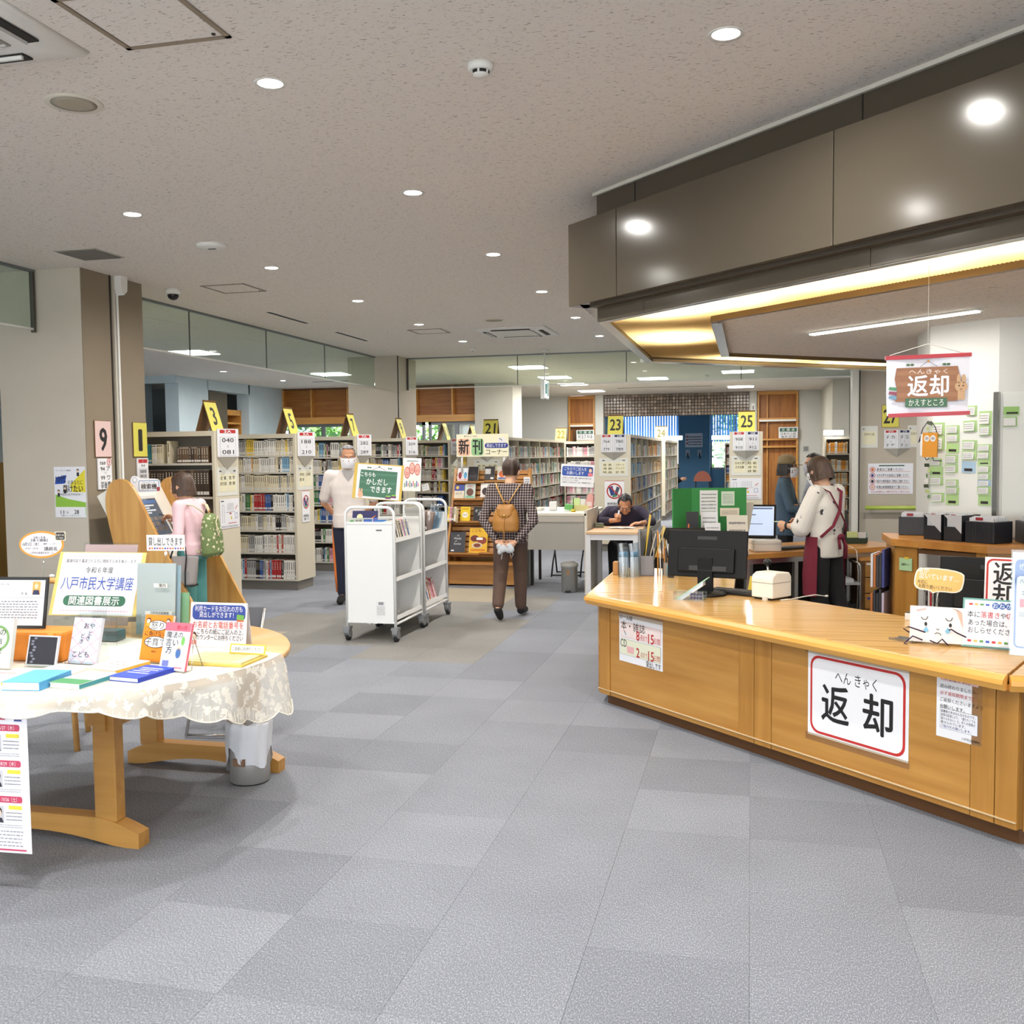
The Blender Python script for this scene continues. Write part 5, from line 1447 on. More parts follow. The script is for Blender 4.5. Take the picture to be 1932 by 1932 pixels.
# ================================================================ book trucks
TRW=mat('truck_white',(232,232,230),.42)
CAST=mat('caster_grey',(128,130,132),.5)
RUB=mat('rubber_black',(28,28,30),.6)
def truck(x,y,lab):
    """white double-sided book truck, long axis along y; origin at floor centre"""
    t=thing('book_truck',lab,'book truck',(x,y,0),0)
    hw,hl=.215,.34
    for s in(-1,1):
        yy=s*hl
        pts=[(-hw,yy,.11)]
        for k in range(7):
            a=PI-k*PI/12;pts.append((-hw+.07+.07*math.cos(a),yy,1.055+.07*math.sin(a)))
        for k in range(7):
            a=PI/2-k*PI/12;pts.append((hw-.07+.07*math.cos(a),yy,1.055+.07*math.sin(a)))
        pts.append((hw,yy,.11))
        g=MB();g.tube(pts,.0125,10);g.build('end_frame',TRW,t)
        g=MB();g.box(-hw+.012,hw-.012,yy-.008,yy+.008,.17,.985);g.build('end_panel',TRW,t)
        g=MB();g.box(-hw+.012,hw-.012,yy-.014*1,yy+.014,.985,1.003);g.build('panel_cap',TRW,t)
        g=MB();g.box(-hw,hw,yy-.01,yy+.01,.155,.175);g.build('panel_foot',TRW,t)
    for s in(-1,1):
        g=MB();g.tube([(s*hw,-hl,.15),(s*hw,hl,.15)],.011,8);g.build('side_rail',TRW,t)
        for z in(.845,.52,.195):
            M=Matrix.Translation((s*.012,0,z-.05))@Matrix.Rotation(-s*.23,4,'Y')
            g=MB();g.box(0 if s>0 else-.205,.205 if s>0 else 0,-hl+.01,hl-.01,-.004,.004,M);sh=g.build('shelf',TRW,t)
            g=MB();g.box(s*.205-.008 if s>0 else-.213,.213 if s>0 else-.197,-hl+.01,hl-.01,-.012,.022,M);g.build('shelf_lip',TRW,sh)
    g=MB();g.box(-.006,.006,-hl+.01,hl-.01,.19,.9);g.build('centre_panel',mat('truck_panel',(206,207,208),.5),t)
    for sx in(-1,1):
        for sy in(-1,1):
            g=MB();g.box(-.03,.03,-.035,.035,.1,.122);c=g.build('caster',CAST,t,(sx*hw,sy*hl,0))
            g=MB();g.yz([(-.035,.1),(.035,.1),(.05,.06),(.04,.025),(-.005,.03),(-.035,.07)],-.024,.024);g.build('fork',CAST,c,bevel=.004)
            g=MB();g.lathe([(.0,-.016),(.03,-.017),(.042,-.013),(.042,.013),(.03,.017),(0,.017)],20,M=Matrix.Translation((0,.02,.042))@Matrix.Rotation(PI/2,4,'Y'));g.build('wheel',RUB,c)
    return t
tr1=truck(-3.085,8.04,'white book truck nearest the aisle with a chalkboard-style sign on top')
g=MB();g.box(.06,.11,-.352,-.349,.93,.94);g.build('badge',mat('badge_grey',(90,90,90),0.5),tr1)
g=MB();g.box(.05,.13,-.3505,-.349,.22,.34);lb=g.build('instruction_label',flat(240,240,240),tr1)
P=Print(lb,-.3507);P.rect(.07,.115,.31,.335,(150,152,156),0);P.lines(.055,.125,.225,.3,6,(140,140,146),0,.4,4);P.done()
tr2=truck(-3.085,8.80,'white book truck behind the first one carrying paper goods')
def up_book(lab,loc,rot,w,h,th,col,spine=None,deco=None,group=None):
    """upright book whose front cover faces local -y"""
    q=thing('book',lab,'book',loc,rot=rot,group=group)
    c=flat(*col)
    g=MB();g.box(-w/2,w/2,0,.002,0,h);g.build('front_cover',c,q)
    g=MB();g.box(-w/2+.002,w/2-.002,.002,th-.002,.002,h-.002);g.build('page_block',PAGE,q)
    g=MB();g.box(-w/2,w/2,th-.002,th,0,h);g.build('back_cover',c,q)
    g=MB();g.box(-w/2,-w/2+.002,.002,th-.002,0,h);g.build('spine',flat(*(spine or col)),q)
    if deco:
        P=Print(q);deco(P,w,h);P.done()
    return q
# spines facing the aisle on the first truck
rr_=random.Random(5)
cols=['white','black','white','black','cream','black','white','pink','blue','white','cream','blue','white']
s=0
for i,c in enumerate(cols):
    th=rr_.uniform(.018,.036)
    b_=ob('book',book_mesh(c,i%3),None,(-2.875,7.77+s,.83),(0,-.23,PI/2));b_.scale=(th,.13,rr_.uniform(.17,.2))
    b_.rotation_euler=(-.23,0,PI/2)
    tag(b_,'%s book, %s from the end panel, on the top shelf of the nearer truck'%(c,ordinal(i+1)),'book','books on the top shelf of the nearer truck');s+=th+.001
def deco_space(P,w,h):
    P.rect(-w/2,w/2,0,h*.5,(96,110,190),0).ell(-w*.2,h*.55,w*.12,w*.12,(236,230,180),1).poly([(w*.1,h*.3),(w*.45,h*.7),(w*.2,h*.25)],(230,140,60),1)
up_book('dark blue picture book standing on the nearer truck below the sign',(-3.19,7.85,.97),(-.25,0,.12),.22,.12,.012,(40,36,92),deco=deco_space)
def deco_ear(P,w,h):
    P.ell(-w*.33,h*.6,w*.1,w*.1,(90,160,90),1).text('世界',-w*.05,h*.7,.024,K).text('おおかみ',-w*.05,h*.4,.022,K,w=.09).rect(w*.15,w*.48,h*.2,h*.9,(60,100,180),1)
up_book('picture book with a small globe on its cover leaning at the truck top',(-3.2,7.755,.935),(-.3,0,.03),.22,.1,.012,(206,208,196),deco=deco_ear)
up_book('blue and red picture book leaning beside the globe book',(-3.02,7.765,.93),(-.3,0,-.02),.1,.09,.012,(70,130,200),deco=lambda P,w,h:P.ell(0,h*.45,w*.24,w*.2,(206,60,60),1))
up_book('white booklet with red lettering at the truck top',(-2.94,7.775,.93),(-.3,0,-.02),.09,.09,.01,(240,238,232),deco=lambda P,w,h:P.text('昔話',0,h*.6,.02,(190,60,50)))
# face-out books on the far side of the first truck, seen past its end
up_book('blue and yellow picture book sticking out from the middle shelf of the truck',(-3.315,8.02,.52),(0,-.15,0),.06,.27,.14,(44,90,170),(230,206,80))
up_book('pink and white picture book sticking out from the lowest shelf of the truck',(-3.325,7.98,.205),(0,-.15,0),.06,.24,.2,(240,232,232),(226,160,170),deco=lambda P,w,h:P.rect(-w*.1,w*.45,h*.1,h*.9,(232,178,186),0))
# the second truck
for i,(c,th,le)in enumerate((('grey',.03,.35),('black',.05,.32))):
    q=ob('file_case',book_mesh(c,1),None,(-2.9,8.56+i*.05,.85),(-.2,0,PI/2));q.scale=(th,.14,.25)
    tag(q,'%s upright case on the top shelf of the rear truck'%c,'case')
CLEARB=glass_mat('clear_bag',(225,236,244),.22,.25)
for i,(c,lab)in enumerate((((238,186,160),'orange and pink paper bundle in a clear bag on the rear truck'),((150,190,214),'pale blue paper bundle in a clear bag on the rear truck'),((206,226,236),'white paper bundle in a clear bag on the rear truck'))):
    q=thing('bagged_bundle',lab,'paper bundle',(-2.93,8.72+i*.1,.845),rot=(0,.22,.1*i))
    g=MB();g.box(-.05,.04,-.028,.028,0,.19-.03*i);g.build('paper_bundle',flat(*c),q)
    g=MB();g.lathe([(.05,0),(.06,.1),(.055,.18),(.025,.21),(.05,.25)],9,caps=False);g.build('clear_bag',CLEARB,q)
for i,c in enumerate(['white','blue','white','red','cream','pink','pink','red','white','pink']):
    b_=ob('book',book_mesh(c,i%3),None,(-2.875,8.56+i*.03,.185),(-.23,0,PI/2));b_.scale=(.027,.14,.2+.02*((i*7)%3))
    tag(b_,'%s book, %s from the near end, on the lowest shelf of the rear truck'%(c,ordinal(i+1)),'book','books on the lowest shelf of the rear truck')
up_book('red and black picture book leaning on the middle shelf of the rear truck',(-2.95,8.58,.52),(-.1,-.35,PI/2-.2),.15,.17,.02,(206,90,76),deco=lambda P,w,h:P.rect(-w*.5,-w*.1,h*.4,h,(40,34,36),0))
# chalkboard-style sign
q=thing('lending_sign','yellow edged board with a green chalkboard picture on the nearer truck','sign',(-3.095,7.9,1.185),rot=(-.12,.07,.03))
g=MB();g.box(-.225,.215,.003,.009,-.005,.3);g.build('back_board',flat(222,188,88),q)
g=MB();g.box(-.195,.195,0,.003,.0,.29);g.build('sheet',flat(246,244,244),q)
P=Print(q);P.poly([(-.15,.02),(.12,.012),(.165,.05),(.165,.24),(-.165,.245),(-.17,.05)],(72,120,96),0)
for i in range(3):P.rect(-.168,.162,.06+i*.07,.078+i*.07,(86,134,108),1)
P.line([(-.06,.245),(0,.275),(.06,.245)],.003,(110,110,100),1).ell(0,.275,.008,.008,(120,120,110),2,10)
for x in(-.09,.095):P.ell(x-.01,.265,.01,.006,(80,120,80),1,10).ell(x+.01,.265,.01,.006,(80,120,80),1,10)
P.text('こちらも',-.095,.205,.034,(248,250,246),w=.13,bold=.02).text('かしだし',-.01,.145,.048,(248,250,246),w=.19,bold=.02).text('できます',.03,.08,.048,(248,250,246),w=.19,bold=.02)
P.ell(-.15,.03,.024,.026,(240,184,150),3,16).ell(-.16,.065,.007,.02,(240,184,150),3,10).ell(-.14,.065,.007,.02,(240,184,150),3,10)
for i,c in enumerate(((130,200,70),(120,60,110))):P.rect(.075+i*.05,.12+i*.05,.008+i*.01,.024+i*.01,(120,60,110),3).rect(.08+i*.05,.12+i*.05,.024+i*.01,.036+i*.01,(140,200,80),3)
P.done()
g=MB();g.tube([(0,.012,0),(.0,.02,-.04),(-.004,.02,-.08),(.004,.02,-.12),(0,.02,-.19)],[.009,.014,.008,.014,.012],8);g.build('clip_stand',ACR,q)
q=thing('character_poster','white hand-drawn poster with three red ovals on the rear truck','poster',(-3.03,8.6,1.225),rot=(-.1,.03,.1))
g=MB();g.box(-.085,.085,0,.002,0,.305);g.build('sheet',flat(238,240,236),q)
P=Print(q)
for x,z in((-.045,.17),(.0,.21),(.05,.2)):P.ell(x,z,.027,.055,(196,84,74),0).ell(x,z,.022,.048,(236,178,166),1).ring(x,z-.01,.013,.009,(206,100,90),2,14)
for i in range(9):P.rect(-.068+i*.016,-.06+i*.016,.035+(i%3)*.006,.075+(i%2)*.02,((110,160,90),(60,80,170),(220,110,130))[i%3],1)
P.lines(-.05,.06,.27,.285,1,(90,120,100),1,.6,2);P.done()
for x in(-.035,.045):
    g=MB();g.tube([(x,.003,0),(x,.005,-.05),(x+.01,.005,-.1),(x,.01,-.16)],[.008,.005,.009,.006],8);g.build('clip_stand',ACR,q)
q=thing('price_flag','tiny white flag on a thin rod on the rear truck','sign',(-2.9,8.72,1.1),rot=(0,-.2,.2))
g=MB();g.tube([(0,.002,-.05),(0,.002,.16)],.0025,6);g.build('rod',ACR,q)
g=MB();g.box(-.032,.032,0,.002,.13,.19);g.build('flag_plate',flat(240,240,240),q);P=Print(q);P.text('まんが',0,.175,.014,K,w=.045).text('コーナー',0,.15,.012,K,w=.05);P.done()
# ================================================================ search terminal between two curved boards
PINE=wood('pine_board',(208,160,86),(178,124,54),'Z',.8,.35)
t=thing('search_terminal','library search terminal held between two curved pine boards','terminal',(-5.0,7.78,0))
prof=[(-5.365,1.216),(-5.324,1.343),(-5.229,1.388),(-5.128,1.36),(-5.046,1.238),(-4.937,1.014),(-4.771,.723),(-4.63,.455),(-4.465,.167),(-4.39,.03),(-4.40,0.0),(-4.62,0.0),(-4.85,.12),(-5.02,.25),(-5.139,.399),(-5.245,.602),(-5.302,.852),(-5.35,1.06)]
def smooth_loop(P,k=3):
    for _ in range(k):
        P=[q for a,b2 in zip(P,P[1:]+P[:1])for q in((a[0]*.75+b2[0]*.25,a[1]*.75+b2[1]*.25),(a[0]*.25+b2[0]*.75,a[1]*.25+b2[1]*.75))]
    return P
PR=[(x+5.0,z)for x,z in smooth_loop(prof,2)]
for y in(-.40,.37):
    g=MB();g.xz(PR,y,y+.035);g.build('side_board',PINE,t,bevel=.004)
TW=mat('terminal_white',(232,228,218),.45)
M=Matrix.Translation((-.17,0,1.02))@Matrix.Rotation(-.5,4,'Y')
g=MB();g.box(-.16,.0,-.365,.37,-.42,.33,M);g.build('cabinet',TW,t,bevel=.006)
g=MB();g.box(.0,.012,-.22,.17,-.2,.22,M);sc_=g.build('monitor_bezel',mat('bezel_grey',(206,204,198),.4),t)
g=MB();g.box(.012,.016,-.20,.15,-.17,.19,M);scr=g.build('screen',mat('screen_dark',(58,64,74),.15,emit=(120,136,150),estr=.25),sc_)
g=MB()
g.slot(0).box(.016,.0172,-.18,.13,.14,.17,M);g.slot(1)
for i in range(4):
    g.box(.016,.0172,-.17+(i%2)*.04,.0+(i%2)*.08,.04+i*.024,.055+i*.024,M)
for i in range(12):g.slot(2).box(.016,.0172,-.17+(i%4)*.075,-.11+(i%4)*.075,-.13+(i//4)*.05,-.095+(i//4)*.05,M)
g.build('print',[flat(70,110,170),flat(214,220,226),flat(120,110,100)],scr)
g=MB();g.box(-.18,.06,-.365,.37,.63,.66);g.build('shelf',PINE,t)
g=MB();g.box(.0,.02,-.36,-.02,-.32,-.22,M);g.build('card_slot',mat('slot_grey',(170,170,168),.4),t)
g=MB();g.box(.02,.022,.2,.34,-.3,.0,M);g.build('guide_sheet',flat(240,238,240),t)
q=thing('terminal_sign','white cloud-shaped sign naming the search terminal on its top','sign',(-5.17,7.68,1.255),rot=(0,0,.62))
g=MB();g.xz(smooth_loop([(-.11,0),(.11,0),(.13,.03),(.125,.1),(.1,.12),(-.03,.12),(-.06,.14),(-.1,.15),(-.125,.11),(-.11,.06)],2),0,.004);g.build('plate',flat(244,246,250),q)
P=Print(q);P.rr(-.055,.115,.012,.105,.015,(100,140,190),0).rr(-.05,.11,.017,.1,.012,(246,248,252),1).text('検索機',.03,.05,.042,K,w=.13,bold=.02).text('けんさくき',.03,.088,.014,(90,110,150),w=.1).ell(-.085,.11,.02,.025,(150,170,200),1,16).ell(-.085,.11,.016,.02,(246,248,252),2,16).rect(.095,.12,.01,.045,(170,60,70),2);P.done()
# ================================================================ new-books display
t=thing('book_display','sloping slatted wooden display stand of new books','display stand',(-3.05,11.4,0))
DW=wood('display_wood',(186,132,66),(162,108,48),'X',.9,.4)
def slope_y(z):return-.14+.36*(z-.3)/1.1
for x,m_ in((-.48,DW),(.445,DW)):
    g=MB();g.yz([(-.2,0),(.3,0),(.3,1.38),(.235,1.385),(slope_y(.3)-.06,.36),(-.24,.28),(-.22,.1)],x,x+.028);g.build('side_panel',m_,t)
g=MB();g.box(-.452,.445,.27,.29,.05,1.36);g.build('back_panel',DW,t)
g=MB();g.box(-.452,.445,-.18,-.15,.02,.27);g.build('plinth_board',DW,t)
SL=.06
for i in range(17):
    z=.34+i*.061
    M=Matrix.Translation((0,slope_y(z)+.012,z))@Matrix.Rotation(-.31,4,'X')
    g=MB();g.box(-.45,.443,0,.014,0,.046,M);g.build('slat',DW,t)
for z,dx in((1.215,0),(1.01,.0),(.745,0),(.375,0)):
    y=slope_y(z)
    g=MB();g.box(-.45,-.07,y-.085,y+.02,z,z+.018);lg=g.build('ledge',DW,t)
    g=MB();g.box(-.06,.44,y-.085,y+.02,z+.01,z+.028);g.build('ledge',DW,t)
g=MB();g.box(-.45,.443,-.26,-.1,.26,.285);g.build('ledge',DW,t)
g=MB();g.box(.48,.49,-.2,.3,0,.55);g.build('side_cover',mat('grey_cover',(140,138,132),.5),t)
def dsp(x0,x1,z0,z1,col,lab,deco=None,th=.02):
    z=z0-.004;y=11.4+slope_y(z)-.05
    up_book(lab,((x0+x1)/2,y,z),(-.28,0,0),x1-x0-.004,z1-z0,th,col,deco=deco)
def art(c1,c2,title=None,tc=K):
    def f(P,w,h):
        P.ell(0,h*.42,w*.34,h*.26,c1,1).rect(-w*.4,w*.4,h*.05,h*.16,c2,1)
        if title:P.text(title,0,h*.82,h*.13,tc,w=w*.7)
    return f
dsp(-3.47,-3.4,1.242,1.405,(240,236,236),'white book with a red drawing at the end of the upper display row',art((150,40,50),(220,180,190)))
dsp(-3.4,-3.336,1.242,1.405,(236,240,246),'pale blue and white book in the upper display row',art((90,160,206),(226,160,150)))
dsp(-3.332,-3.206,1.245,1.42,(36,34,40),'black book with a red edge in the upper display row',art((58,50,58),(30,28,32)))
dsp(-3.13,-3.0,1.255,1.42,(54,50,52),'dark grey book with a white label in the upper display row',lambda P,w,h:P.rect(-w*.45,w*.1,h*.42,h*.82,(238,236,236),1).rect(w*.1,w*.4,h*.05,h*.18,(230,230,230),1))
dsp(-2.97,-2.85,1.255,1.42,(238,230,222),'white book with a bright illustration beside the walker',art((230,120,70),(70,110,180)))
dsp(-3.493,-3.365,1.034,1.204,(232,222,200),'book with a yellow moon and blue sky on the second display row',lambda P,w,h:P.rect(-w/2,w/2,h*.55,h,(70,84,160),0).ell(-w*.2,h*.78,w*.16,w*.16,(240,200,90),1).text('ひとり',-w*.05,h*.35,h*.14,K,w=w*.6))
dsp(-3.361,-3.228,1.034,1.216,(206,216,206),'green and pink illustrated book on the second display row',art((110,70,60),(120,190,150),'花',(200,90,130)))
dsp(-3.165,-3.046,1.046,1.221,(246,240,234),'white book with a figure sketch on the second display row',art((60,44,44),(240,226,220)))
dsp(-3.04,-2.985,1.046,1.22,(236,210,60),'narrow yellow book on the second display row',art((60,60,50),(236,220,100)),.03)
dsp(-2.964,-2.865,1.052,1.214,(236,236,232),'white book half hidden by the walker on the second display row',art((110,120,110),(226,220,210)))
for i,c in enumerate(('yellow','pink','brown','cream')):
    b_=ob('book',book_mesh(c,i%3),None,(-3.51+i*.026,11.22,.768),(-.28,0,0));b_.scale=(.024,.1,.175);tag(b_,'%s spined book at the end of the third display row'%c,'book','spines on the third display row')
dsp(-3.395,-3.271,.768,.939,(240,206,30),'bright yellow book with a white disc on the third display row',lambda P,w,h:P.ell(0,h*.42,w*.3,w*.3,(246,240,226),1).text('好き',0,h*.42,h*.12,K).rect(-w*.35,w*.35,h*.82,h*.88,(200,140,20),1))
dsp(-3.234,-3.108,.763,.939,(32,32,34),'black book with white brushwork on the third display row',lambda P,w,h:P.text('オン',0,h*.72,h*.2,(220,220,220)).text('ヌ',.01,h*.5,h*.2,(220,220,220)))
dsp(-3.496,-3.308,.4,.649,(62,62,68),'large charcoal craft book on the lowest display row',lambda P,w,h:P.text('52',.005,h*.82,h*.09,(220,220,220)).text('Weeks',0,h*.68,h*.11,(230,230,230),w=w*.5).text('of',-.02,h*.55,h*.09,(230,230,230)).text('Socks',0,h*.42,h*.11,(230,230,230),w=w*.48).rect(-w*.4,-w*.2,h*.05,h*.12,(230,230,230),1))
dsp(-3.259,-3.033,.396,.695,(238,186,40),'large yellow food magazine on the lowest display row',lambda P,w,h:P.text('こども',-w*.12,h*.9,h*.11,(120,40,30),w=w*.5).ell(-w*.2,h*.58,w*.24,h*.13,(110,40,36),1).ell(w*.2,h*.5,w*.26,h*.15,(150,60,40),1).ell(-w*.05,h*.3,w*.3,h*.12,(226,206,170),2).ell(-w*.05,h*.3,w*.2,h*.08,(130,60,40),3).rect(-w*.1,w*.25,h*.52,h*.62,(250,246,236),4).rect(-w*.4,w*.4,h*.08,h*.14,(220,120,30),1))
# board above the display
q=thing('new_books_board','cream board reading new books corner above the wooden display','sign',(-3.1,11.35,1.53),0)
g=MB();g.box(-.32,.32,0,.01,0,.268);g.build('plate',flat(244,238,206),q)
for x in(-.26,.26):
    g=MB();g.tube([(x,.02,.05),(x,.02,-.2)],.012,8);g.build('post',mat('post_white',(220,220,220),.5),q)
P=Print(q);P.rr(-.305,-.15,.015,.215,.03,(240,188,158),0).rr(-.135,.015,.015,.215,.03,(150,196,140),0).text('新',-.228,.115,.15,K,w=.125,bold=.02).text('刊',-.06,.115,.15,K,w=.115,bold=.02).text('あたらしいほん',-.14,.243,.018,(120,80,50),w=.17)
P.rr(.03,.315,.1,.16,.028,(44,60,140),0).text('貸出しできます',.172,.13,.036,(250,250,255),w=.24).text('コーナー',.175,.055,.06,(40,36,34),w=.26).ell(.24,.195,.05,.036,(236,232,232),1).line([(.21,.215),(.245,.19)],.008,(40,50,60),2);P.done()
q,P=wall_plate('white_note','narrow white note on the display side by the walker shoulder','notice',(-2.55,11.3,1.2),.1,.075,.17);P.lines(-.03,.03,-.07,.07,6,(90,90,96),0,.5,8);P.done()
# ================================================================ desks, chairs and bins in the hall
DESKG=mat('desk_grey',(160,156,148),.5)
DESKL=mat('desk_light',(214,208,194),.5)
BLKM=mat('black_metal',(26,26,28),.4)
t=thing('writing_desk','tall grey writing desk with a pale top in the middle of the hall','desk',(-2.14,11.35,0))
g=MB();g.box(-.42,.39,-.64,.62,.865,.9);g.build('desk_top',DESKL,t,bevel=.006)
g=MB();g.box(-.41,.36,-.63,-.605,.49,.865);g.build('front_panel',DESKG,t)
g=MB();g.box(-.41,.36,-.637,-.60,.80,.865);g.build('top_rail',mat('desk_rail',(176,170,160),.5),t)
g=MB();g.box(.365,.395,-.64,.2,.0,.93);g.build('side_panel',DESKL,t)
for x,y in((-.38,.05),(-.40,.6),(.33,.58)):
    g=MB();g.box(x-.015,x+.015,y-.015,y+.015,0,.865);g.build('leg',BLKM,t)
t=thing('reading_desk','white framed reading desk with a pale wooden top','desk',(-1.44,10.98,0))
g=MB();g.box(-.29,.27,-.46,.42,.68,.71);g.build('desk_top',wood('pale_beech',(222,186,146),(210,170,128),'X',1,.4),t,bevel=.004)
WF=mat('frame_white',(226,226,228),.4)
for x in(-.265,.245):
    for y in(-.43,.39):
        g=MB();g.box(x-.025,x+.025,y-.025,y+.025,0,.68);g.build('leg',WF,t)
    g=MB();g.box(x-.02,x+.02,-.41,.37,.62,.68);g.build('side_rail',WF,t)
g=MB();g.box(-.25,.23,-.45,-.42,.62,.68);g.build('front_rail',WF,t)
t=thing('booklet','open booklet lying in front of the seated man','booklet',(-1.4,11.05,.711))
for s in(-1,1):
    g=MB();g.add([(0,-.1,.006),(s*.06,-.1,.012),(s*.15,-.1,.003),(0,.1,.006),(s*.06,.1,.012),(s*.15,.1,.003)],[(0,1,4,3),(1,2,5,4)]if s>0 else[(3,4,1,0),(4,5,2,1)],True);g.build('page',flat(238,234,226),t)
t=thing('phone_case','grey-green case lying at the corner of the reading desk','case',(-1.68,11.15,.711),.3)
g=MB();g.box(-.05,.05,-.04,.04,0,.05);g.build('case_body',mat('case_green',(96,104,96),.5),t,bevel=.006);g=MB();g.box(-.05,.05,-.041,-.04,.02,.024);g.build('seam',mat('seam_yellow',(170,160,60),.5),t)
def folding_chair(loc,rz,lab,seat=(170,172,176),frame=BLKM):
    t=thing('folding_chair',lab,'chair',loc,rz)
    for s in(-1,1):
        x=s*.2
        g=MB();g.tube([(x,-.24,.012),(x,-.1,.3),(x,.16,.78)],.011,8);g.build('front_leg',frame,t)
        g=MB();g.tube([(x*.92,.22,.012),(x*.92,.1,.2),(x*.92,-.16,.44)],.011,8);g.build('rear_leg',frame,t)
    g=MB();g.tube([(-.2,-.235,.02),(.2,-.235,.02)],.009,8);g.build('floor_bar',frame,t)
    g=MB();g.tube([(-.18,.21,.03),(.18,.21,.03)],.009,8);g.build('floor_bar',frame,t)
    g=MB();g.box(-.19,.19,-.2,.17,.415,.445);g.build('seat',mat('chair_pad_%d'%seat[0],seat,.6),t,bevel=.01)
    g=MB();g.box(-.19,.19,-.006,.012,0,.17,Matrix.Translation((0,.13,.63))@Matrix.Rotation(-.3,4,'X'));g.build('backrest',MATS['chair_pad_%d'%seat[0]],t,bevel=.01)
    return t
folding_chair((-2.25,12.35,0),PI,'folding chair with a grey seat seen under the tall grey desk')
folding_chair((-1.42,11.75,0),0,'folding chair under the seated man',(206,196,174))
folding_chair((-2.90,5.05,0),.15,'folding chair with chrome legs behind the round table',(90,92,98),STEEL).scale=(.86,.86,.86)
t=thing('pedal_bin','silver pedal bin in front of the tall grey desk','waste bin',(-2.02,11.02-.5,0))
t.location=(-2.02,10.5,0)if False else(-1.98,10.9,0)
g=MB();g.lathe([(.085,0),(.092,.01),(.092,.28),(.098,.29)],28);g.build('body',mat('bin_silver',(176,176,172),.3,metal=.7),t)
g=MB();g.lathe([(.1,.29),(.1,.32),(.05,.345),(0,.35)],28);g.build('lid',mat('lid_grey',(196,194,188),.4),t)
g=MB();g.box(-.03,.03,-.115,-.085,.01,.025);g.build('pedal',BLKM,t)
g=MB();g.box(-.012,.012,-.094,-.09,.2,.26);g.build('sticker',flat(190,140,90),t)
t=thing('waste_bin','silver waste bin lined with a white plastic bag beside the round table','waste bin',(-2.335,4.24,0))
g=MB();g.lathe([(.088,0),(.094,.012),(.1,.29),(.092,.29),(.086,.02),(0,.015)],36);g.build('body',mat('bin_metal',(170,168,164),.35,metal=.6),t)
g=MB();g.lathe([(.089,0.0),(.091,.006)],36);g.build('foot_ring',RUB,t)
BAG=bpy.data.materials.new('bag_film');BAG.use_nodes=True
_nt=BAG.node_tree;_b=_nt.nodes['Principled BSDF'];_b.inputs['Base Color'].default_value=(*rgb(232,234,240),1);_b.inputs['Alpha'].default_value=.85;_b.inputs['Roughness'].default_value=.3
g=MB();vs=[];n=44
for i,(r,z)in enumerate(((.09,.2),(.094,.285),(.102,.305),(.108,.29),(.108,.25),(.107,.19),(.105,.12))):
    for j in range(n):
        a=2*PI*j/n
        low=.045*math.sin(a*3+1)+.03*math.sin(a*5)
        fr=max(0,i-2)/4
        vs.append(((r+.006*math.sin(a*11+i))*math.cos(a),(r+.006*math.sin(a*11+i))*math.sin(a),z+fr*low+(.012*math.sin(a*7)if i==2 else 0)))
g.add(vs,[(i*n+j,i*n+(j+1)%n,(i+1)*n+(j+1)%n,(i+1)*n+j)for i in range(6)for j in range(n)],True);g.build('liner_bag',BAG,t)
g=MB();g.box(-.03,.03,-.107,-.0985,.10,.135);g.build('handle_hole',mat('hole_brown',(120,92,72),.8),t)
# things on the tall desk
def small_box(name,lab,cat,x,y,z,w,d,h,col,rz=0.0,top=None,extra=None):
    t=thing(name,lab,cat,(x,y,z),rz)
    g=MB();g.box(-w/2,w/2,-d/2,d/2,0,h);g.build('body',flat(*col),t,bevel=min(w,d,h)*.08)
    if top:
        g=MB();g.box(-w*.42,w*.42,-d*.42,d*.42,h,h+.003);g.build('top_face',flat(*top),t)
    if extra:extra(t)
    return t
small_box('tissue_box','white paper cube on the tall grey desk','box',-2.22,11.2,.901,.085,.085,.1,(240,240,240),.1,(226,226,226))
small_box('leaflet_tray','flat white tray of forms on the tall grey desk','tray',-2.42,11.2,.901,.16,.2,.03,(238,236,230),.0,(236,206,170))
t=thing('pen_holder','black pen standing in a yellow ringed base on the tall desk','pen stand',(-1.94,10.95,.901))
g=MB();g.lathe([(.028,0),(.028,.02),(.012,.03)],16);g.build('base',mat('base_black_yellow',(200,180,40),.5),t);g=MB();g.tube([(0,0,.02),(.003,0,.16)],.005,8);g.build('pen',BLKM,t)
t=thing('form_box','clear box of green slips on the tall grey desk','box',(-2.02,11.1,.901),.05)
g=MB();g.box(-.06,.06,-.04,.04,0,.09);g.build('clear_box',ACR,t);g=MB();g.box(-.05,.05,-.03,.03,.01,.075,Matrix.Rotation(.2,4,'Y'));g.build('slip_bundle',flat(120,200,110),t)
t=thing('form_rack','pale green and white form rack behind the pen on the tall desk','rack',(-1.9,11.2,.901))
g=MB();g.box(-.11,.11,0,.05,0,.06);g.build('tray',flat(226,214,150),t)
for i,(x,c)in enumerate(((-.06,(214,240,170)),(.0,(240,240,236)),(.06,(236,236,230)))):
    g=MB();g.box(x-.045,x+.045,.05+i*.01,.056+i*.01,.0,.14-i*.01);g.build('form_pad',flat(*c),t)
t=thing('pink_binder','pink arched binder standing on the tall desk','binder',(-1.80,11.2,.901),-.2)
g=MB();g.xz([(-.05,0),(.04,0),(.05,.16),(.03,.2),(-.02,.18),(-.04,.1)],0,.03);g.build('cover',flat(230,168,160),t);g=MB();g.box(-.03,.03,-.002,0,.05,.1);g.build('label',flat(240,220,216),t)
q=thing('writing_sign','white sign with a blue panel asking visitors to fill in forms','sign',(-1.96,11.28,1.17),rot=(-.05,.05,.0))
g=MB();g.box(-.19,.2,0,.006,0,.26);g.build('plate',flat(244,244,248),q)
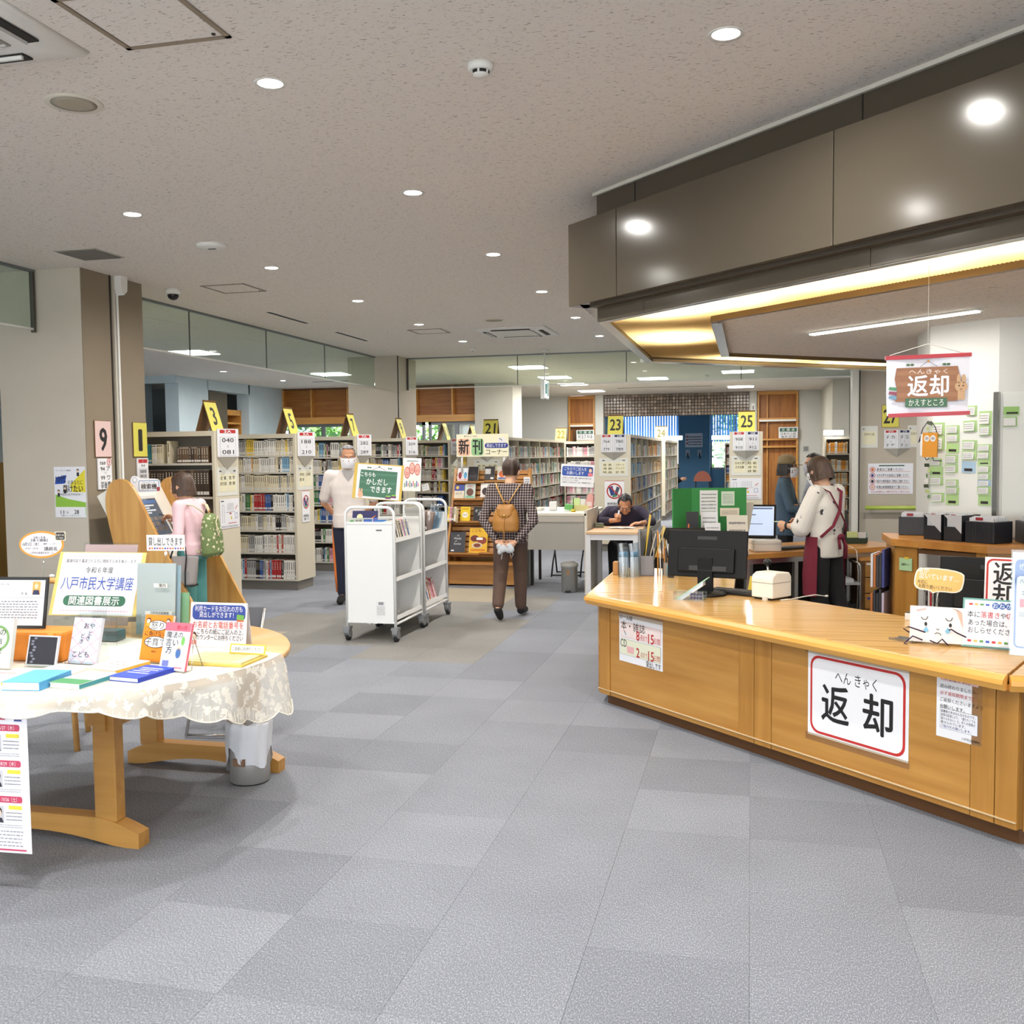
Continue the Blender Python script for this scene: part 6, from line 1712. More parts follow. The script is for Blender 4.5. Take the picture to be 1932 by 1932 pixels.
P=Print(q);P.rr(-.175,.185,.125,.235,.02,(46,84,170),0).text('こちらでご記入を',-.02,.205,.034,(250,250,255),w=.26).text('お願いします',-.02,.158,.034,(250,250,255),w=.2).ell(.155,.2,.022,.026,(90,50,40),1,16).ell(.155,.192,.018,.021,(246,210,184),2,16).rect(.13,.18,.128,.165,(236,130,140),2)
for i,s_ in enumerate(('○利用カードの作成・更新・再発行などの申し込み','○リクエストカードの記入','○利用カードをお忘れの方（氏名・電話番号の記入）')):P.text(s_,-.17,.1-i*.026,.016,K,w=.34 if i!=1 else .19,left=True)
P.done()
g=MB();g.tube([(0,.01,0),(0,.012,-.268)],.008,8).box(-.05,.05,-.03,.04,-.268,-.262);g.build('stand',ACR,q)
# ================================================================ things on the counter
ZC=.6905
def pouch(x,y,lab,seed):
    t=thing('pen_pouch',lab,'pen pouch',(x,y,ZC),.3*seed)
    R_=random.Random(seed)
    for i in range(4):
        xx=-.022+i*.0145
        g=MB();g.tube([(xx,R_.uniform(-.008,.008),.005),(xx,0,.14)],.007,6);p=g.build('marker_pen',flat(236,238,240),t)
        g=MB();g.tube([(xx,0,.14),(xx,0,.175)],.0075,6);g.build('pen_cap',flat(110,170,206),p)
    g=MB();vs=[(-.034,-.016,0),(.034,-.016,0),(.034,.016,0),(-.034,.016,0),(-.038,-.014,.17),(.036,-.014,.17),(.036,.014,.17),(-.038,.014,.17),(-.045,-.006,.235),(.028,-.004,.24),(.028,.004,.24),(-.045,.004,.235)]
    g.add(vs,[(0,1,5,4),(1,2,6,5),(2,3,7,6),(3,0,4,7),(4,5,9,8),(5,6,10,9),(6,7,11,10),(7,4,8,11)],True);g.build('clear_pouch',CLEARB,t)
pouch(-.86,6.83,'clear pouch of white and blue marker pens beside the wooden block',1)
pouch(-.785,6.84,'clear pouch of white and blue marker pens beside the grey file box',2)
small_box('wooden_block','small wooden block at the counter end','block',-.93,6.99,ZC,.04,.08,.09,(196,142,82))
t=thing('file_box','grey upright file box with yellow folders on the counter','file box',(-.72,7.02,ZC),.15)
g=MB();g.yz([(-.1,0),(.16,0),(.16,.31),(.02,.31),(-.1,.14)],-.05,-.044).yz([(-.1,0),(.16,0),(.16,.31),(.02,.31),(-.1,.14)],.044,.05);g.build('side',mat('filebox_grey',(132,134,142),.6),t)
g=MB();g.box(-.05,.05,-.1,-.094,0,.14).box(-.05,.05,.154,.16,0,.31).box(-.05,.05,-.1,.16,0,.005);g.build('box_shell',MATS['filebox_grey'],t)
for i,(c,tl)in enumerate((((226,190,70),.42),((236,232,224),.3),((228,206,120),.36))):
    g=MB();g.box(-.03+i*.02,-.026+i*.02,-.06,.14,.01,tl,Matrix.Rotation(.14+.1*i,4,'Y'));g.build('folder',flat(*c),t)
t=thing('folder_row','white and brown document folders standing behind the file box','folders',(-.6,7.1,ZC),.1)
for i,c in enumerate(((230,160,60),(240,240,238),(60,56,54),(238,236,230),(206,160,90),(236,236,236))):
    g=MB();g.box(-.05+i*.019,-.042+i*.019,-.1,.1,0,.30-.014*i,Matrix.Rotation(-.03*i,4,'Y'));g.build('folder',flat(*c),t)
t=thing('stationery_stand','grey stand of pens, stickers and clips on the counter','pen stand',(-.545,6.98,ZC),.1)
g=MB();g.box(-.05,.05,-.03,.06,0,.09);g.build('stand_body',mat('stand_grey',(150,142,134),.6),t)
for i,(x,y,h_,c)in enumerate(((-.03,.0,.19,(60,56,60)),(-.01,.02,.22,(240,240,240)),(.01,.0,.24,(230,230,232)),(.03,.03,.2,(196,40,60)),(.04,.0,.21,(110,190,80)),(-.04,.03,.2,(230,150,60)))):
    g=MB();g.tube([(x,y,.05),(x*1.15,y,h_)],.007,6);g.build('pen',flat(*c),t)
g=MB();g.box(-.02,.03,-.002,.0,.14,.24,Matrix.Translation((.01,.04,0)));g.build('sticker_sheet',flat(236,236,230),t)
g=MB();g.box(-.005,.012,-.002,.0,.16,.2,Matrix.Translation((.0,.036,0))).box(.018,.03,-.002,.0,.15,.19,Matrix.Translation((.01,.036,0)));g.build('print',flat(200,40,70),t)
t=thing('ink_stamp','teal self-inking stamp at the edge of the stationery','stamp',(-.535,6.86,ZC),.1)
g=MB();g.box(-.027,.027,-.015,.015,.012,.085);g.build('body',mat('stamp_teal',(120,176,186),.4),t,bevel=.008);g=MB();g.box(-.022,.022,-.013,.013,0,.013);g.build('base',BLKM,t);g=MB();g.box(-.02,.02,-.0165,-.015,.02,.05);g.build('label',flat(66,110,116),t)
def monitor(lab,x,y,z,rz,w,h,tilt=.12,stand=True,zoff=.1):
    t=thing('computer_monitor',lab,'monitor',(x,y,z),rz)
    M=Matrix.Translation((0,0,zoff))@Matrix.Rotation(tilt,4,'X')
    g=MB();g.box(-w/2,w/2,-.012,.012,0,h,M);g.build('casing',mat('monitor_black',(13,13,14),.5,spec=.25),t,bevel=.006)
    g=MB();g.box(-w*.36,w*.36,-.035,-.012,h*.1,h*.62,M);g.build('rear_hump',MATS['monitor_black'],t,bevel=.008)
    g=MB();g.box(-w/2+.012,w/2-.012,.012,.0135,.018,h-.012,M);g.build('screen',mat('screen_grey',(60,66,74),.15,emit=(160,180,200),estr=.6),t)
    g=MB();g.box(-.06,.06,-.0128,-.012,h*.8,h*.87,M).box(-w*.32,w*.3,-.0358,-.035,h*.6,h*.61,M).box(-.1,.13,-.0362,-.035,h*.14,h*.24,M);g.build('badge',mat('badge_dark',(38,37,37),.5),t)
    if stand:
        g=MB();g.box(-.045,.045,-.03,.0,.02,zoff+.12);g.build('neck',MATS['monitor_black'],t)
        g=MB();g.lathe([(.12,0),(.125,.008),(.1,.02),(.04,.026),(0,.026)],32);g.build('base',MATS['monitor_black'],t)
    return t
monitor('large black monitor seen from behind on the counter',-.26,6.05,ZC,math.radians(-15),.49,.285,-.14,zoff=.105)
monitor('black monitor further back on the counter arm',-.46,7.2,ZC,math.radians(12),.3,.22,-.2,zoff=.1)
t=thing('keyboard','dark keyboard with cables behind the large monitor','keyboard',(-.06,6.1,ZC),math.radians(-30))
g=MB();g.box(-.2,.2,-.06,.06,0,.02);g.build('body',BLKM,t,bevel=.004)
g=MB()
for i in range(14):
    for j in range(4):g.box(-.19+i*.0272,-.167+i*.0272,-.05+j*.026,-.029+j*.026,.02,.025)
k_=g.build('key_block',mat('key_dark',(44,44,48),.5),t);k_['kind']='stuff'
t=thing('leaflet_holder','clear tray of narrow printed slips tilted on the counter','leaflet holder',(-.345,5.845,ZC),math.radians(-10))
g=MB();g.box(-.09,.09,-.045,-.042,0,.05).box(-.09,.09,.042,.045,0,.05).box(-.09,-.087,-.045,.045,0,.05).box(.087,.09,-.045,.045,0,.05).box(-.09,.09,-.045,.045,0,.003);g.build('clear_tray',ACR,t)
for i,c in enumerate(((240,240,242),(226,228,234),(206,214,226),(176,220,190))):
    g=MB();g.box(-.07,.13+(i==3)*.03,-.035+.004*i,.03,0,.006,Matrix.Translation((-.02,0,.012+i*.008))@Matrix.Rotation(-.62,4,'Y'));g.build('slip_stack',flat(*c),t)
g=MB()
for i in range(4):
    for j in range(2):g.lathe([(.008,0),(.008,.002)],10,M=Matrix.Translation((.02+i*.018,-.0455,.016+j*.02))@Matrix.Rotation(PI/2,4,'X'))
g.build('dot_pattern',flat(70,64,96),t)
t=thing('receipt_printer','white receipt printer on the counter','printer',(.12,5.96,ZC),math.radians(-38))
PRW=mat('printer_white',(232,226,214),.45)
g=MB();g.yz([(-.09,.012),(.09,.012),(.09,.13),(.07,.155),(-.05,.158),(-.085,.14),(-.09,.12)],-.075,.075);g.build('body',PRW,t,bevel=.006)
g=MB();g.box(-.0765,.0765,-.0915,.0915,.098,.1015);g.build('lid_seam',mat('seam_grey',(160,154,146),.6),t)
g=MB();g.box(-.06,.06,-.08,.08,0,.013);g.build('foot_plate',BLKM,t);g=MB();g.box(.01,.04,-.1,-.085,.0,.02);g.build('plug',flat(220,216,206),t)
t=thing('white_cable','white cable trailing from the receipt printer','cable',(.17,5.87,ZC))
g=MB();g.tube([(0,0,.004),(.06,.04,.004),(.13,.1,.012),(.2,.16,.016),(.26,.2,.004)],.0035,6);g.build('cable',PRW,t);g=MB();g.tube([(.26,.2,.004),(.275,.21,.004)],.006,8);g.build('plug',PRW,t)
t=thing('memo_pad','yellow memo sheet leaning at the monitor foot','memo',(.02,6.2,ZC),math.radians(-30));g=MB();g.box(-.045,.045,0,.003,0,.1,Matrix.Rotation(-.35,4,'X'));g.build('sheet',flat(236,206,70),t);g=MB();g.box(-.045,.045,.0,.03,0,.006);g.build('pad_base',flat(240,230,170),t)
t=thing('desk_microphone','small black microphone on a bent stem by the monitor','microphone',(.1,6.18,ZC));g=MB();g.tube([(0,0,0),(.01,0,.1),(.0,0,.17)],.006,8);g.build('stem',STEEL,t);g=MB();g.ell((0,0,.19),(.025,.025,.02),14,8);g.build('head',BLKM,t);g=MB();g.lathe([(.035,0),(.03,.012)],16);g.build('base',BLKM,t)
# crying book figure with its bubble
t=thing('crying_book_figure','hand-made open book figure with a sad face and wire limbs on the counter','paper figure',(.80,4.62,ZC),rot=(-.16,0,math.radians(-14)))
for s in(-1,1):
    g=MB();g.box(-.118 if s<0 else 0,0 if s<0 else .118,0,.01,.012,.17,Matrix.Rotation(.12*s,4,'Z'));p=g.build('page_board',flat(236,232,230),t)
    P=Print(p,-.0022);p.location=(0,0,0)
    x=s*.05
    def yy(xx):return xx
    P.ell(x,.092,.006,.009,K,1,12).poly([(x-.004-.006*s,.082),(x+.008-.006*s,.064),(x-.006-.006*s,.054),(x-.016-.006*s,.064)],(130,190,220),1).line([(x-.02,.122),(x-.012,.112),(x+.002,.112),(x+.008,.126)],.003,K,1)
    if s>0:P.poly([(.05,.165),(.07,.165),(.1,.08),(.095,.15)],(220,180,160),1)
    else:P.line([(-.09,.15),(-.05,.16)],.006,(226,180,170),1);
    P.done()
    o_=[c for c in p.children]
    for c in o_:c.rotation_euler=(0,0,.12*s)
P=Print(t,-.006);P.line([(-.012,.05),(-.004,.056),(.008,.054),(.014,.046)],.003,K,2).line([(-.006,.074),(0,.068),(.006,.074)],.0025,K,2);P.done()
WIR=mat('pipe_cleaner',(52,30,60),.9)
for pts in([(-.115,-.01,.05),(-.14,-.01,.065),(-.12,-.012,.075),(-.05,-.015,.055)],[(.115,-.01,.045),(.08,-.014,.06),(.055,-.016,.075),(.045,-.016,.07)],[(-.06,-.012,.02),(-.1,-.02,.035),(-.125,-.02,.01),(-.135,-.02,.0),(-.12,-.02,-.004)],[(-.03,-.012,.02),(-.0,-.02,.01),(.02,-.02,.03),(.045,-.02,.004)]):
    g=MB();g.tube(pts,.0032,7);g.build('wire_limb',WIR,t)
t=thing('speech_bubble_sign','yellow speech bubble sign on a wire above the crying book figure','sign',(.845,5.0,ZC),rot=(0,.09,math.radians(-8)))
g=MB();g.tube([(0,.004,0),(.0,.004,.13),(.006,.004,.2)],.0022,6);g.build('wire',STEEL,t);g=MB();g.ell((0,.003,.065),(.007,.007,.012),10,6).box(-.03,.03,-.02,.03,0,.004);g.build('clip',ACR,t)
shape=smooth_loop([(-.105,.19),(-.03,.19),(-.02,.175),(.0,.19),(.1,.19),(.112,.25),(.105,.3),(-.09,.3),(-.108,.26)],2)
g=MB();g.xz(shape,0,.002);g.build('plate',flat(250,244,226),t)
P=Print(t);P.poly([(x*.94,.246+(z-.246)*.9)for x,z in shape],(246,204,122),0).text('本が',-.07,.284,.022,(252,250,240),w=.048,bold=.03).text('泣いています…',.0,.258,.023,(252,250,240),w=.175,bold=.03).text('大切に',-.07,.228,.016,K,w=.045).text('お取り扱いください',-.012,.208,.016,K,w=.145);P.done()
t=thing('request_notice','white notice with coloured book borders asking readers to report damage','notice',(1.035,4.56,ZC+.004),rot=(-.2,0,math.radians(-20)))
g=MB();g.box(-.15,.15,0,.004,0,.212);g.build('plate',flat(112,168,158),t)
P=Print(t);P.rect(-.142,.142,.008,.204,(244,244,250),0)
for i in range(11):P.rect(-.125+i*.024,-.11+i*.024,.022,.032,((200,60,60),(236,180,90),(90,150,80),(60,90,180))[i%4],1)
for i in range(4):P.rect(-.125+i*.022,-.11+i*.022,.182,.19,((200,60,60),(236,180,90),(90,150,80),(60,90,180))[i%4],1)
for i,ch in enumerate('おねがい'):P.ell(-.02+i*.026,.184,.014,.014,(48,100,176),1,18).text(ch,-.02+i*.026,.184,.018,(250,250,255),2)
P.text('本に',-.105,.142,.024,K,w=.05).text('落書き',-.04,.142,.024,(200,50,50),w=.075).text('や',.012,.142,.022,K).text('切抜きが',.07,.142,.024,(200,50,50),w=.095).text('あった場合は、職員に',-.005,.107,.023,K,w=.24).text('おしらせください',-.03,.074,.023,K,w=.19).text('八戸市立図書館',.085,.045,.012,K,w=.09);P.done()
g=MB();g.box(-.06,.06,-.03,-.0,.0,.004).box(-.06,.06,-.033,-.03,0,.015);g.build('stand_lip',ACR,t)
t=thing('standing_notice','tall clear stand with a blue headed notice at the counter corner','notice',(1.165,4.44,ZC),rot=(-.12,0,math.radians(-16)))
g=MB();g.box(-.11,.11,0,.004,0,.43);g.build('sheet',flat(240,242,250),t);g=MB();g.box(-.115,.115,-.006,-.002,0,.44);g.build('cover',ACR,t);g=MB();g.box(-.115,.115,-.02,.1,0,.004);g.build('foot',ACR,t)
P=Print(t,-.0005);P.rr(-.1,.1,.03,.40,.02,(70,110,190),0).rr(-.093,.093,.037,.33,.015,(244,246,252),1).text('ぜひご利用ください',.0,.37,.024,(250,250,255),w=.17).text('八戸市立図書館',-.03,.31,.014,K,w=.1).text('本の検索・予約',.0,.26,.022,K,w=.15).rect(-.08,-.02,.2,.235,(220,70,90),2).text('図書館ホームページ',0,.17,.018,K,w=.16);P.done()
small_box('barcode_reader','white and dark hand scanner behind the crying book figure','scanner',.80,5.32,ZC,.055,.07,.035,(236,234,230),-.4,(70,66,64))
t=thing('metal_tray','thin metal coin tray in front of the crying book figure','tray',(.68,4.72,ZC),-PI/4);g=MB();g.box(-.06,.06,-.035,.035,0,.004).box(-.06,.06,-.035,-.032,.004,.01).box(-.06,.06,.032,.035,.004,.01);g.build('tray_body',STEEL,t);g=MB();g.box(.058,.062,-.035,.035,.004,.012);g.build('rim',STEEL,t)
t=monitor('black monitor carrying a vertical returns sign behind the notices',1.17,5.3,ZC,math.radians(-22),.5,.29,-.1,zoff=.03,stand=True)
q=thing('return_screen_sign','white returns sign with a red border taped to the black monitor','sign',(1.235,5.22,ZC+.2),rot=(.1-.2,0,math.radians(-22)))
plate(q,.24,.26,.002);P=Print(q);P.rr(-.112,.112,-.122,.122,.03,RD,0).rr(-.103,.103,-.113,.113,.024,(246,246,250),1).text('返',-.03,.05,.095,K,w=.1,bold=.02).text('却',-.03,-.06,.095,K,w=.1,bold=.02)
for i,ch in enumerate('へんきゃく'):P.text(ch,.065,.075-i*.034,.028,K)
P.done()
# hanging banner
mat('cord_white',(226,224,218),.7)
t=thing('hanging_banner','white hanging returns banner with red bars and a wooden board picture','banner',(.795,4.93,2.03),rot=(0,0,.1))
BN=Matrix.Identity(4)
g=MB();n=18;vs=[]
for i in range(n+1):
    u=i/n;x=-.185+.37*u
    for z,kx in((-.045,1),(-.13,.995),(-.22,.985),(-.315,.97)):
        vs.append((x*kx,.006*math.sin(u*7+z*20),z+.008*(u-.5)))
g.add(vs,[(i*4+k,i*4+k+1,(i+1)*4+k+1,(i+1)*4+k)for i in range(n)for k in range(3)],True);g.build('sheet',flat(236,236,246),t)
for z in(-.045,-.312):
    g=MB();g.box(-.19 if z>-.1 else-.18,.19 if z>-.1 else .18,-.008,.008,z-.012,z+.006,Matrix.Rotation(-.022,4,'Y'));g.build('bar',mat('bar_red',(170,24,40),.25),t)
P=Print(t,-.009);board=[(-.14,-.1),(.13,-.095),(.138,-.14),(.13,-.18),(.142,-.22),(.13,-.255),(-.145,-.255),(-.138,-.2),(-.148,-.15)]
P.poly(board,(156,110,82),0)
for i in range(3):P.rect(-.138,.13,-.135-i*.05,-.115-i*.05,(166,120,90),1)
P.text('へんきゃく',-.0,-.118,.02,(246,240,232),w=.17).text('返却',0,-.185,.082,(250,246,250),w=.18,bold=.025)
P.rect(-.1,.085,-.282,-.24,(70,112,88),3).text('かえすところ',-.008,-.261,.028,(248,250,246),4,w=.155).line([(-.035,-.095),(0,-.07),(.04,-.095)],.003,(150,150,170),1).ell(0,-.07,.006,.006,(196,140,80),2,12)
for x in(-.08,.08):P.ell(x-.009,-.086,.009,.006,(80,110,80),1,10).ell(x+.009,-.086,.009,.006,(80,110,80),1,10)
P.ell(.136,-.186,.003,.004,K,5,8).ell(.154,-.186,.003,.004,K,5,8).line([(.14,-.2),(.145,-.203),(.15,-.2)],.002,K,5).ell(.145,-.19,.028,.024,(206,168,130),4,18).ell(.134,-.155,.009,.022,(206,168,130),4,12).ell(.156,-.155,.009,.022,(206,168,130),4,12).rect(.13,.162,-.25,-.21,(206,168,130),4)
for i,c in enumerate(((90,150,110),(150,80,100),(120,160,190))):P.poly([(-.175,-.2-i*.02),(-.14,-.205-i*.02),(-.138,-.19-i*.02),(-.172,-.186-i*.02)],c,3)
P.done()
g=MB();g.tube([(-.17,0,-.04),(0,0,.01),(.17,0,-.04)],.0018,6);g.build('cord',MATS['cord_white'],t);g=MB();g.tube([(0,0,.01),(0,0,.372)],.0012,5);g.build('hanging_line',MATS['cord_white'],t)
# ================================================================ staff desk, cabinets and pillar behind the counter
t=thing('staff_desk','wooden topped staff desk on steel legs behind the counter','desk',(-.05,8.40,0),math.radians(35))
g=MB();g.box(-.55,1.75,0,.75,.655,.70);g.build('desk_top',wood('staff_top',(212,156,84),(192,130,58),'X',1,.25),t,bevel=.004)
for x in(-.5,.06,.55,1.65):
    for y in(.05,.7):
        g=MB();g.box(x-.018,x+.018,y-.018,y+.018,0,.655);g.build('leg',STEEL,t)
g=MB();g.box(-.55,1.7,.7,.72,.05,.655);g.build('modesty_panel',mat('panel_dark',(44,38,34),.7),t)
g=MB();g.box(-.5,1.65,.03,.06,.61,.655);g.build('front_rail',STEEL,t)
def sloc(x,y):a=math.radians(35);return(-.05+x*math.cos(a)-y*math.sin(a),8.40+x*math.sin(a)+y*math.cos(a))
ZD=.7005
# till terminal
x,y=sloc(.34,.2)
t=thing('till_terminal','white till terminal with a tilted touch screen on the staff desk','terminal',(x,y,ZD),math.radians(14))
g=MB();g.box(-.12,.12,-.12,.12,0,.1);g.build('body',PRW,t,bevel=.012);g=MB();g.box(-.122,.122,-.122,.122,.065,.068);g.build('seam',MATS['seam_grey'],t)
M=Matrix.Translation((-.03,.02,.11))@Matrix.Rotation(math.radians(-18),4,'Z')@Matrix.Rotation(-.35,4,'X')
g=MB();g.box(-.13,.13,0,.03,0,.3,M);g.build('screen_case',MATS['monitor_black'],t,bevel=.006)
g=MB();g.box(-.112,.112,-.002,0,.02,.28,M);sc2=g.build('screen',mat('till_screen',(176,190,212),.12,emit=(190,205,230),estr=.55),t)
g=MB();g.box(-.1,.1,-.003,-.002,.255,.27,M).box(-.1,-.04,-.003,-.002,.2,.21,M).box(-.09,.02,-.003,-.002,.12,.126,M);g.build('print',flat(120,140,180),sc2)
g=MB();g.yz([(.1,.05),(.22,.0),(.15,.3)],-.1,.06);g.build('rear_shell',PRW,t)
x,y=sloc(.62,.2);t=thing('keyboard','dark keyboard beside the till terminal','keyboard',(x,y,ZD),math.radians(35));g=MB();g.box(-.16,.16,-.06,.06,0,.02);g.build('body',BLKM,t,bevel=.004);g=MB();g.box(-.15,.15,-.05,.05,.02,.024);g.build('key_field',MATS['key_dark'],t)
x,y=sloc(.02,.18);t=thing('pen_cup','clear cup of white pens by the till terminal','pen cup',(x,y,ZD));g=MB();g.lathe([(.03,0),(.032,.08)],16,caps=False);g.build('cup',ACR,t)
for i in range(5):
    g=MB();g.tube([(.012*math.cos(i*1.3),.012*math.sin(i*1.3),.005),(.022*math.cos(i*1.3),.022*math.sin(i*1.3),.13+.01*(i%3))],.005,6);g.build('pen',flat(230,226,222),t)
# green board with notices
t=thing('green_board','large green partition board with pinned papers on the staff side','board',(-.33,8.5,ZD-.0),math.radians(10))
GRN=mat('board_green',(44,128,62),.7,bump=.1,bscale=80)
g=MB();g.box(-.16,.30,0,.012,0,.55,Matrix.Rotation(0,4,'Z'));g.build('main_panel',GRN,t)
g=MB();g.box(-.22,0,0,.012,0,.55,Matrix.Translation((-.158,0,0))@Matrix.Rotation(.7,4,'Z'));g.build('side_panel',GRN,t)
for x0,x1,z0,z1,c in((-.09,.06,.32,.53,(240,240,234)),(.09,.2,.4,.52,(214,230,206)),(.08,.24,.31,.38,(240,226,200))):
    g=MB();g.box(x0,x1,-.003,0,z0,z1);p=g.build('pinned_paper',flat(*c),t);P=Print(p,-.0035);P.lines(x0+.012,x1-.012,z0+.015,z1-.02,6,(110,110,116),0,.35,int(z0*100));P.done()
def doc(lab,x,y,rz,w,h,col,tilt=.25,ln=8,extra=None):
    t=thing('document_stand',lab,'document stand',(x,y,ZD+.003),rot=(-tilt,0,rz));g=MB();g.box(-w/2,w/2,0,.012,0,h);g.build('papers',flat(*col),t);P=Print(t);P.lines(-w*.4,w*.4,h*.12,h*.9,ln,(120,120,126),0,.3,int(h*999)+ln);
    if extra:extra(P,w,h)
    P.done();g=MB();g.box(-w/2,w/2,-.012,.05,0,.003);g.build('foot',ACR,t);return t
doc('tall white document stack standing before the green board',-.33,8.36,math.radians(5),.14,.36,(236,236,238))
doc('shorter white document stack standing before the green board',-.30,8.26,math.radians(8),.13,.27,(240,240,242),.2,7)
doc('cream pamphlet stand with green and orange cards at the green board edge',-.10,8.33,math.radians(8),.17,.33,(232,224,206),.2,4,lambda P,w,h:P.rect(-w*.45,0,h*.3,h*.55,(190,220,150),2).rect(w*.08,w*.48,h*.32,h*.58,(232,160,60),2))
doc('white and orange calendar card beside the black pen rack',-.40,8.1,math.radians(5),.09,.09,(240,238,232),.2,2,lambda P,w,h:P.rect(-w*.48,w*.48,0,h*.55,(240,170,60),2).text('11',0,h*.3,h*.35,K,3))
small_box('tape_dispenser','yellow and black tape dispenser in front of the pamphlets','tape dispenser',-.07,8.2,ZD,.1,.04,.05,(60,56,50),.2,(236,190,60))
t=thing('pen_rack','tall dark rack of scissors and pens before the green board','pen rack',(-.47,8.3,ZD),.1);g=MB();g.box(-.05,.05,0,.012,0,.36);g.build('back_plate',BLKM,t)
for i,c in enumerate(((206,110,60),(60,60,64),(90,130,170),(40,40,44))):
    g=MB();g.tube([(-.03+i*.02,-.01,.02),(-.03+i*.02,-.01,.26-.02*i)],.007,6);g.build('pen',flat(*c),t)
# beige rear of a tilted stand
t=thing('equipment_stand','beige tilted equipment panel with green tape beside the green board','equipment',(-.16,8.6,ZD),rot=(-.0,0,math.radians(14)));g=MB();g.add([(-.1,0,0),(.12,0,0),(.2,.02,.42),(-.02,.02,.42),(-.1,.03,0),(.12,.03,0),(.2,.05,.42),(-.02,.05,.42)],[(0,1,2,3),(7,6,5,4),(0,4,5,1),(1,5,6,2),(2,6,7,3),(3,7,4,0)],False);g.build('panel_body',mat('panel_beige',(206,196,178),.6),t);g=MB();g.box(.02,.09,-.012,.002,.2,.235);g.build('green_tape',flat(120,190,70),t)
# leaflet end of the staff desk
x,y=sloc(1.35,.5)
t=thing('tilted_display','dark tilted display frame with orange and green cards on the staff desk','display',(x,y,ZD),rot=(-.3,0,math.radians(5)));g=MB();g.box(-.16,.12,0,.02,0,.31);g.build('frame',BLKM,t,bevel=.004);P=Print(t);P.rect(-.13,-.03,.2,.27,(240,170,60),0).rect(-.02,.09,.2,.27,(170,210,120),0).lines(-.12,.08,.05,.18,5,(120,120,110),0,.3,77);P.done()
for i,(px,py,w_,h_,c,lab)in enumerate(((1.16,.42,.09,.14,(240,160,40),'orange card with the number two on the staff desk'),(1.42,.36,.1,.11,(206,226,160),'green and yellow leaflet holder on the staff desk'),(1.5,.33,.08,.1,(226,228,230),'white leaflet holder on the staff desk'),(1.6,.42,.07,.09,(140,176,186),'teal leaflet box at the end of the staff desk'))):
    x,y=sloc(px,py);t=thing('leaflet_box',lab,'leaflet box',(x,y,ZD),math.radians(8))
    g=MB();g.box(-w_/2,w_/2,-.02,.03,0,h_*.5);g.build('holder',mat('holder_%d'%i,(40,60,44)if i in(1,2)else(60,56,54),.5),t);g=MB();g.box(-w_*.45,w_*.45,-.01,.015,.003,h_);g.build('leaflet',flat(*c),t)
    if i==0:P=Print(t,-.011);P.text('.2',0,h_*.75,.05,K);P.done()
x,y=sloc(1.02,.12);t=thing('hand_scanner','white hand scanner lying on the staff desk','scanner',(x,y,ZD),math.radians(15));g=MB();g.ell((0,0,.022),(.08,.03,.022),14,8);g.build('body',PRW,t);g=MB();g.tube([(.08,0,.02),(.14,-.02,.01),(.16,-.1,-.02),(.165,-.13,-.2),(.16,-.12,-.65)],.004,6);g.build('cable',PRW,t)
# drawers and trolley under the staff desk
t=thing('drawer_cabinet','wooden four drawer cabinet under the staff desk','cabinet',(1.07,8.98,0),math.radians(5));g=MB();g.box(-.15,.15,.0,.4,.03,.6);g.build('body',WOODD,t);g=MB();g.box(-.15,.15,0,.4,.6,.615);g.build('top',WOODE,t)
for i in range(4):
    z=.05+i*.137;g=MB();g.box(-.11,.145,-.02,0,z,z+.128);d=g.build('drawer',OAK,t,bevel=.003);g=MB();g.box(.07,.13,-.035,-.02,z+.07,z+.095);g.build('handle',STEEL,d)
    if i==3:g=MB();g.box(-.1,.05,-.0215,-.02,z+.105,z+.122);g.build('label',flat(240,240,238),d)
    if i==1:g=MB();g.box(-.09,-.02,-.0215,-.02,z+.08,z+.1);g.build('label',flat(60,70,170),d)
t=thing('steel_trolley','steel trolley with papers under the staff desk','trolley',(.80,8.86,0),math.radians(10))
for sx in(-.12,.12):
    g=MB();g.tube([(sx,.02,.04),(sx,.02,.56),(sx*.9,.02,.585),(sx*.9,.3,.585),(sx,.3,.56),(sx,.3,.04)],.011,8);g.build('frame',STEEL,t)
for z in(.12,.4):
    g=MB();g.box(-.12,.12,.01,.31,z,z+.02);g.build('shelf',mat('shelf_grey',(176,178,180),.4),t)
g=MB();g.box(-.09,.07,.03,.25,.42,.45);g.build('paper_pile',flat(226,230,236),t);g=MB();g.box(-.1,.0,.03,.2,.14,.26);g.build('black_case',BLKM,t);g=MB();g.box(.01,.1,.05,.22,.14,.23);g.build('black_case',BLKM,t)
# back cabinet under the card board
t=thing('disc_cabinet','wooden cabinet of discs with an angled top behind the counter','cabinet',(.955,7.145,0))
def crel(P):return[(x-.955,y-7.145)for x,y in P]
g=MB();g.prism(crel([(.93,7.14),(1.43,6.64),(2.6,6.64),(2.6,7.1),(1.55,7.1),(1.06,7.62),(.93,7.62)]),.9,.95);g.build('top',wood('cab_top',(196,138,66),(176,116,50),'X',1,.35),t,bevel=.003)
g=MB();g.box(0,.17,0.01,.03,0,.9);g.build('end_stile',OAKV,t,(0,0,0),R45)
g=MB();g.box(.6,.67,0.01,.03,0,.9);g.build('end_stile',OAKV,t,(0,0,0),R45)
g=MB();g.box(.17,.6,.3,.32,0,.9);g.build('inner_back',WOODD,t,(0,0,0),R45)
for z in(.0,.42,.86):
    g=MB();g.box(.17,.6,.02,.3,z,z+.03);g.build('shelf',WOODD,t,(0,0,0),R45)
g=MB();g.prism(crel([(.96,7.16),(.98,7.16),(.98,7.6),(.96,7.6)]),0,.9);g.build('side_panel',OAKV,t)
g=MB();g.prism(crel([(1.44,6.67),(2.6,6.67),(2.6,6.69),(1.44,6.69)]),0,.9);g.build('front_panel',OAK,t)
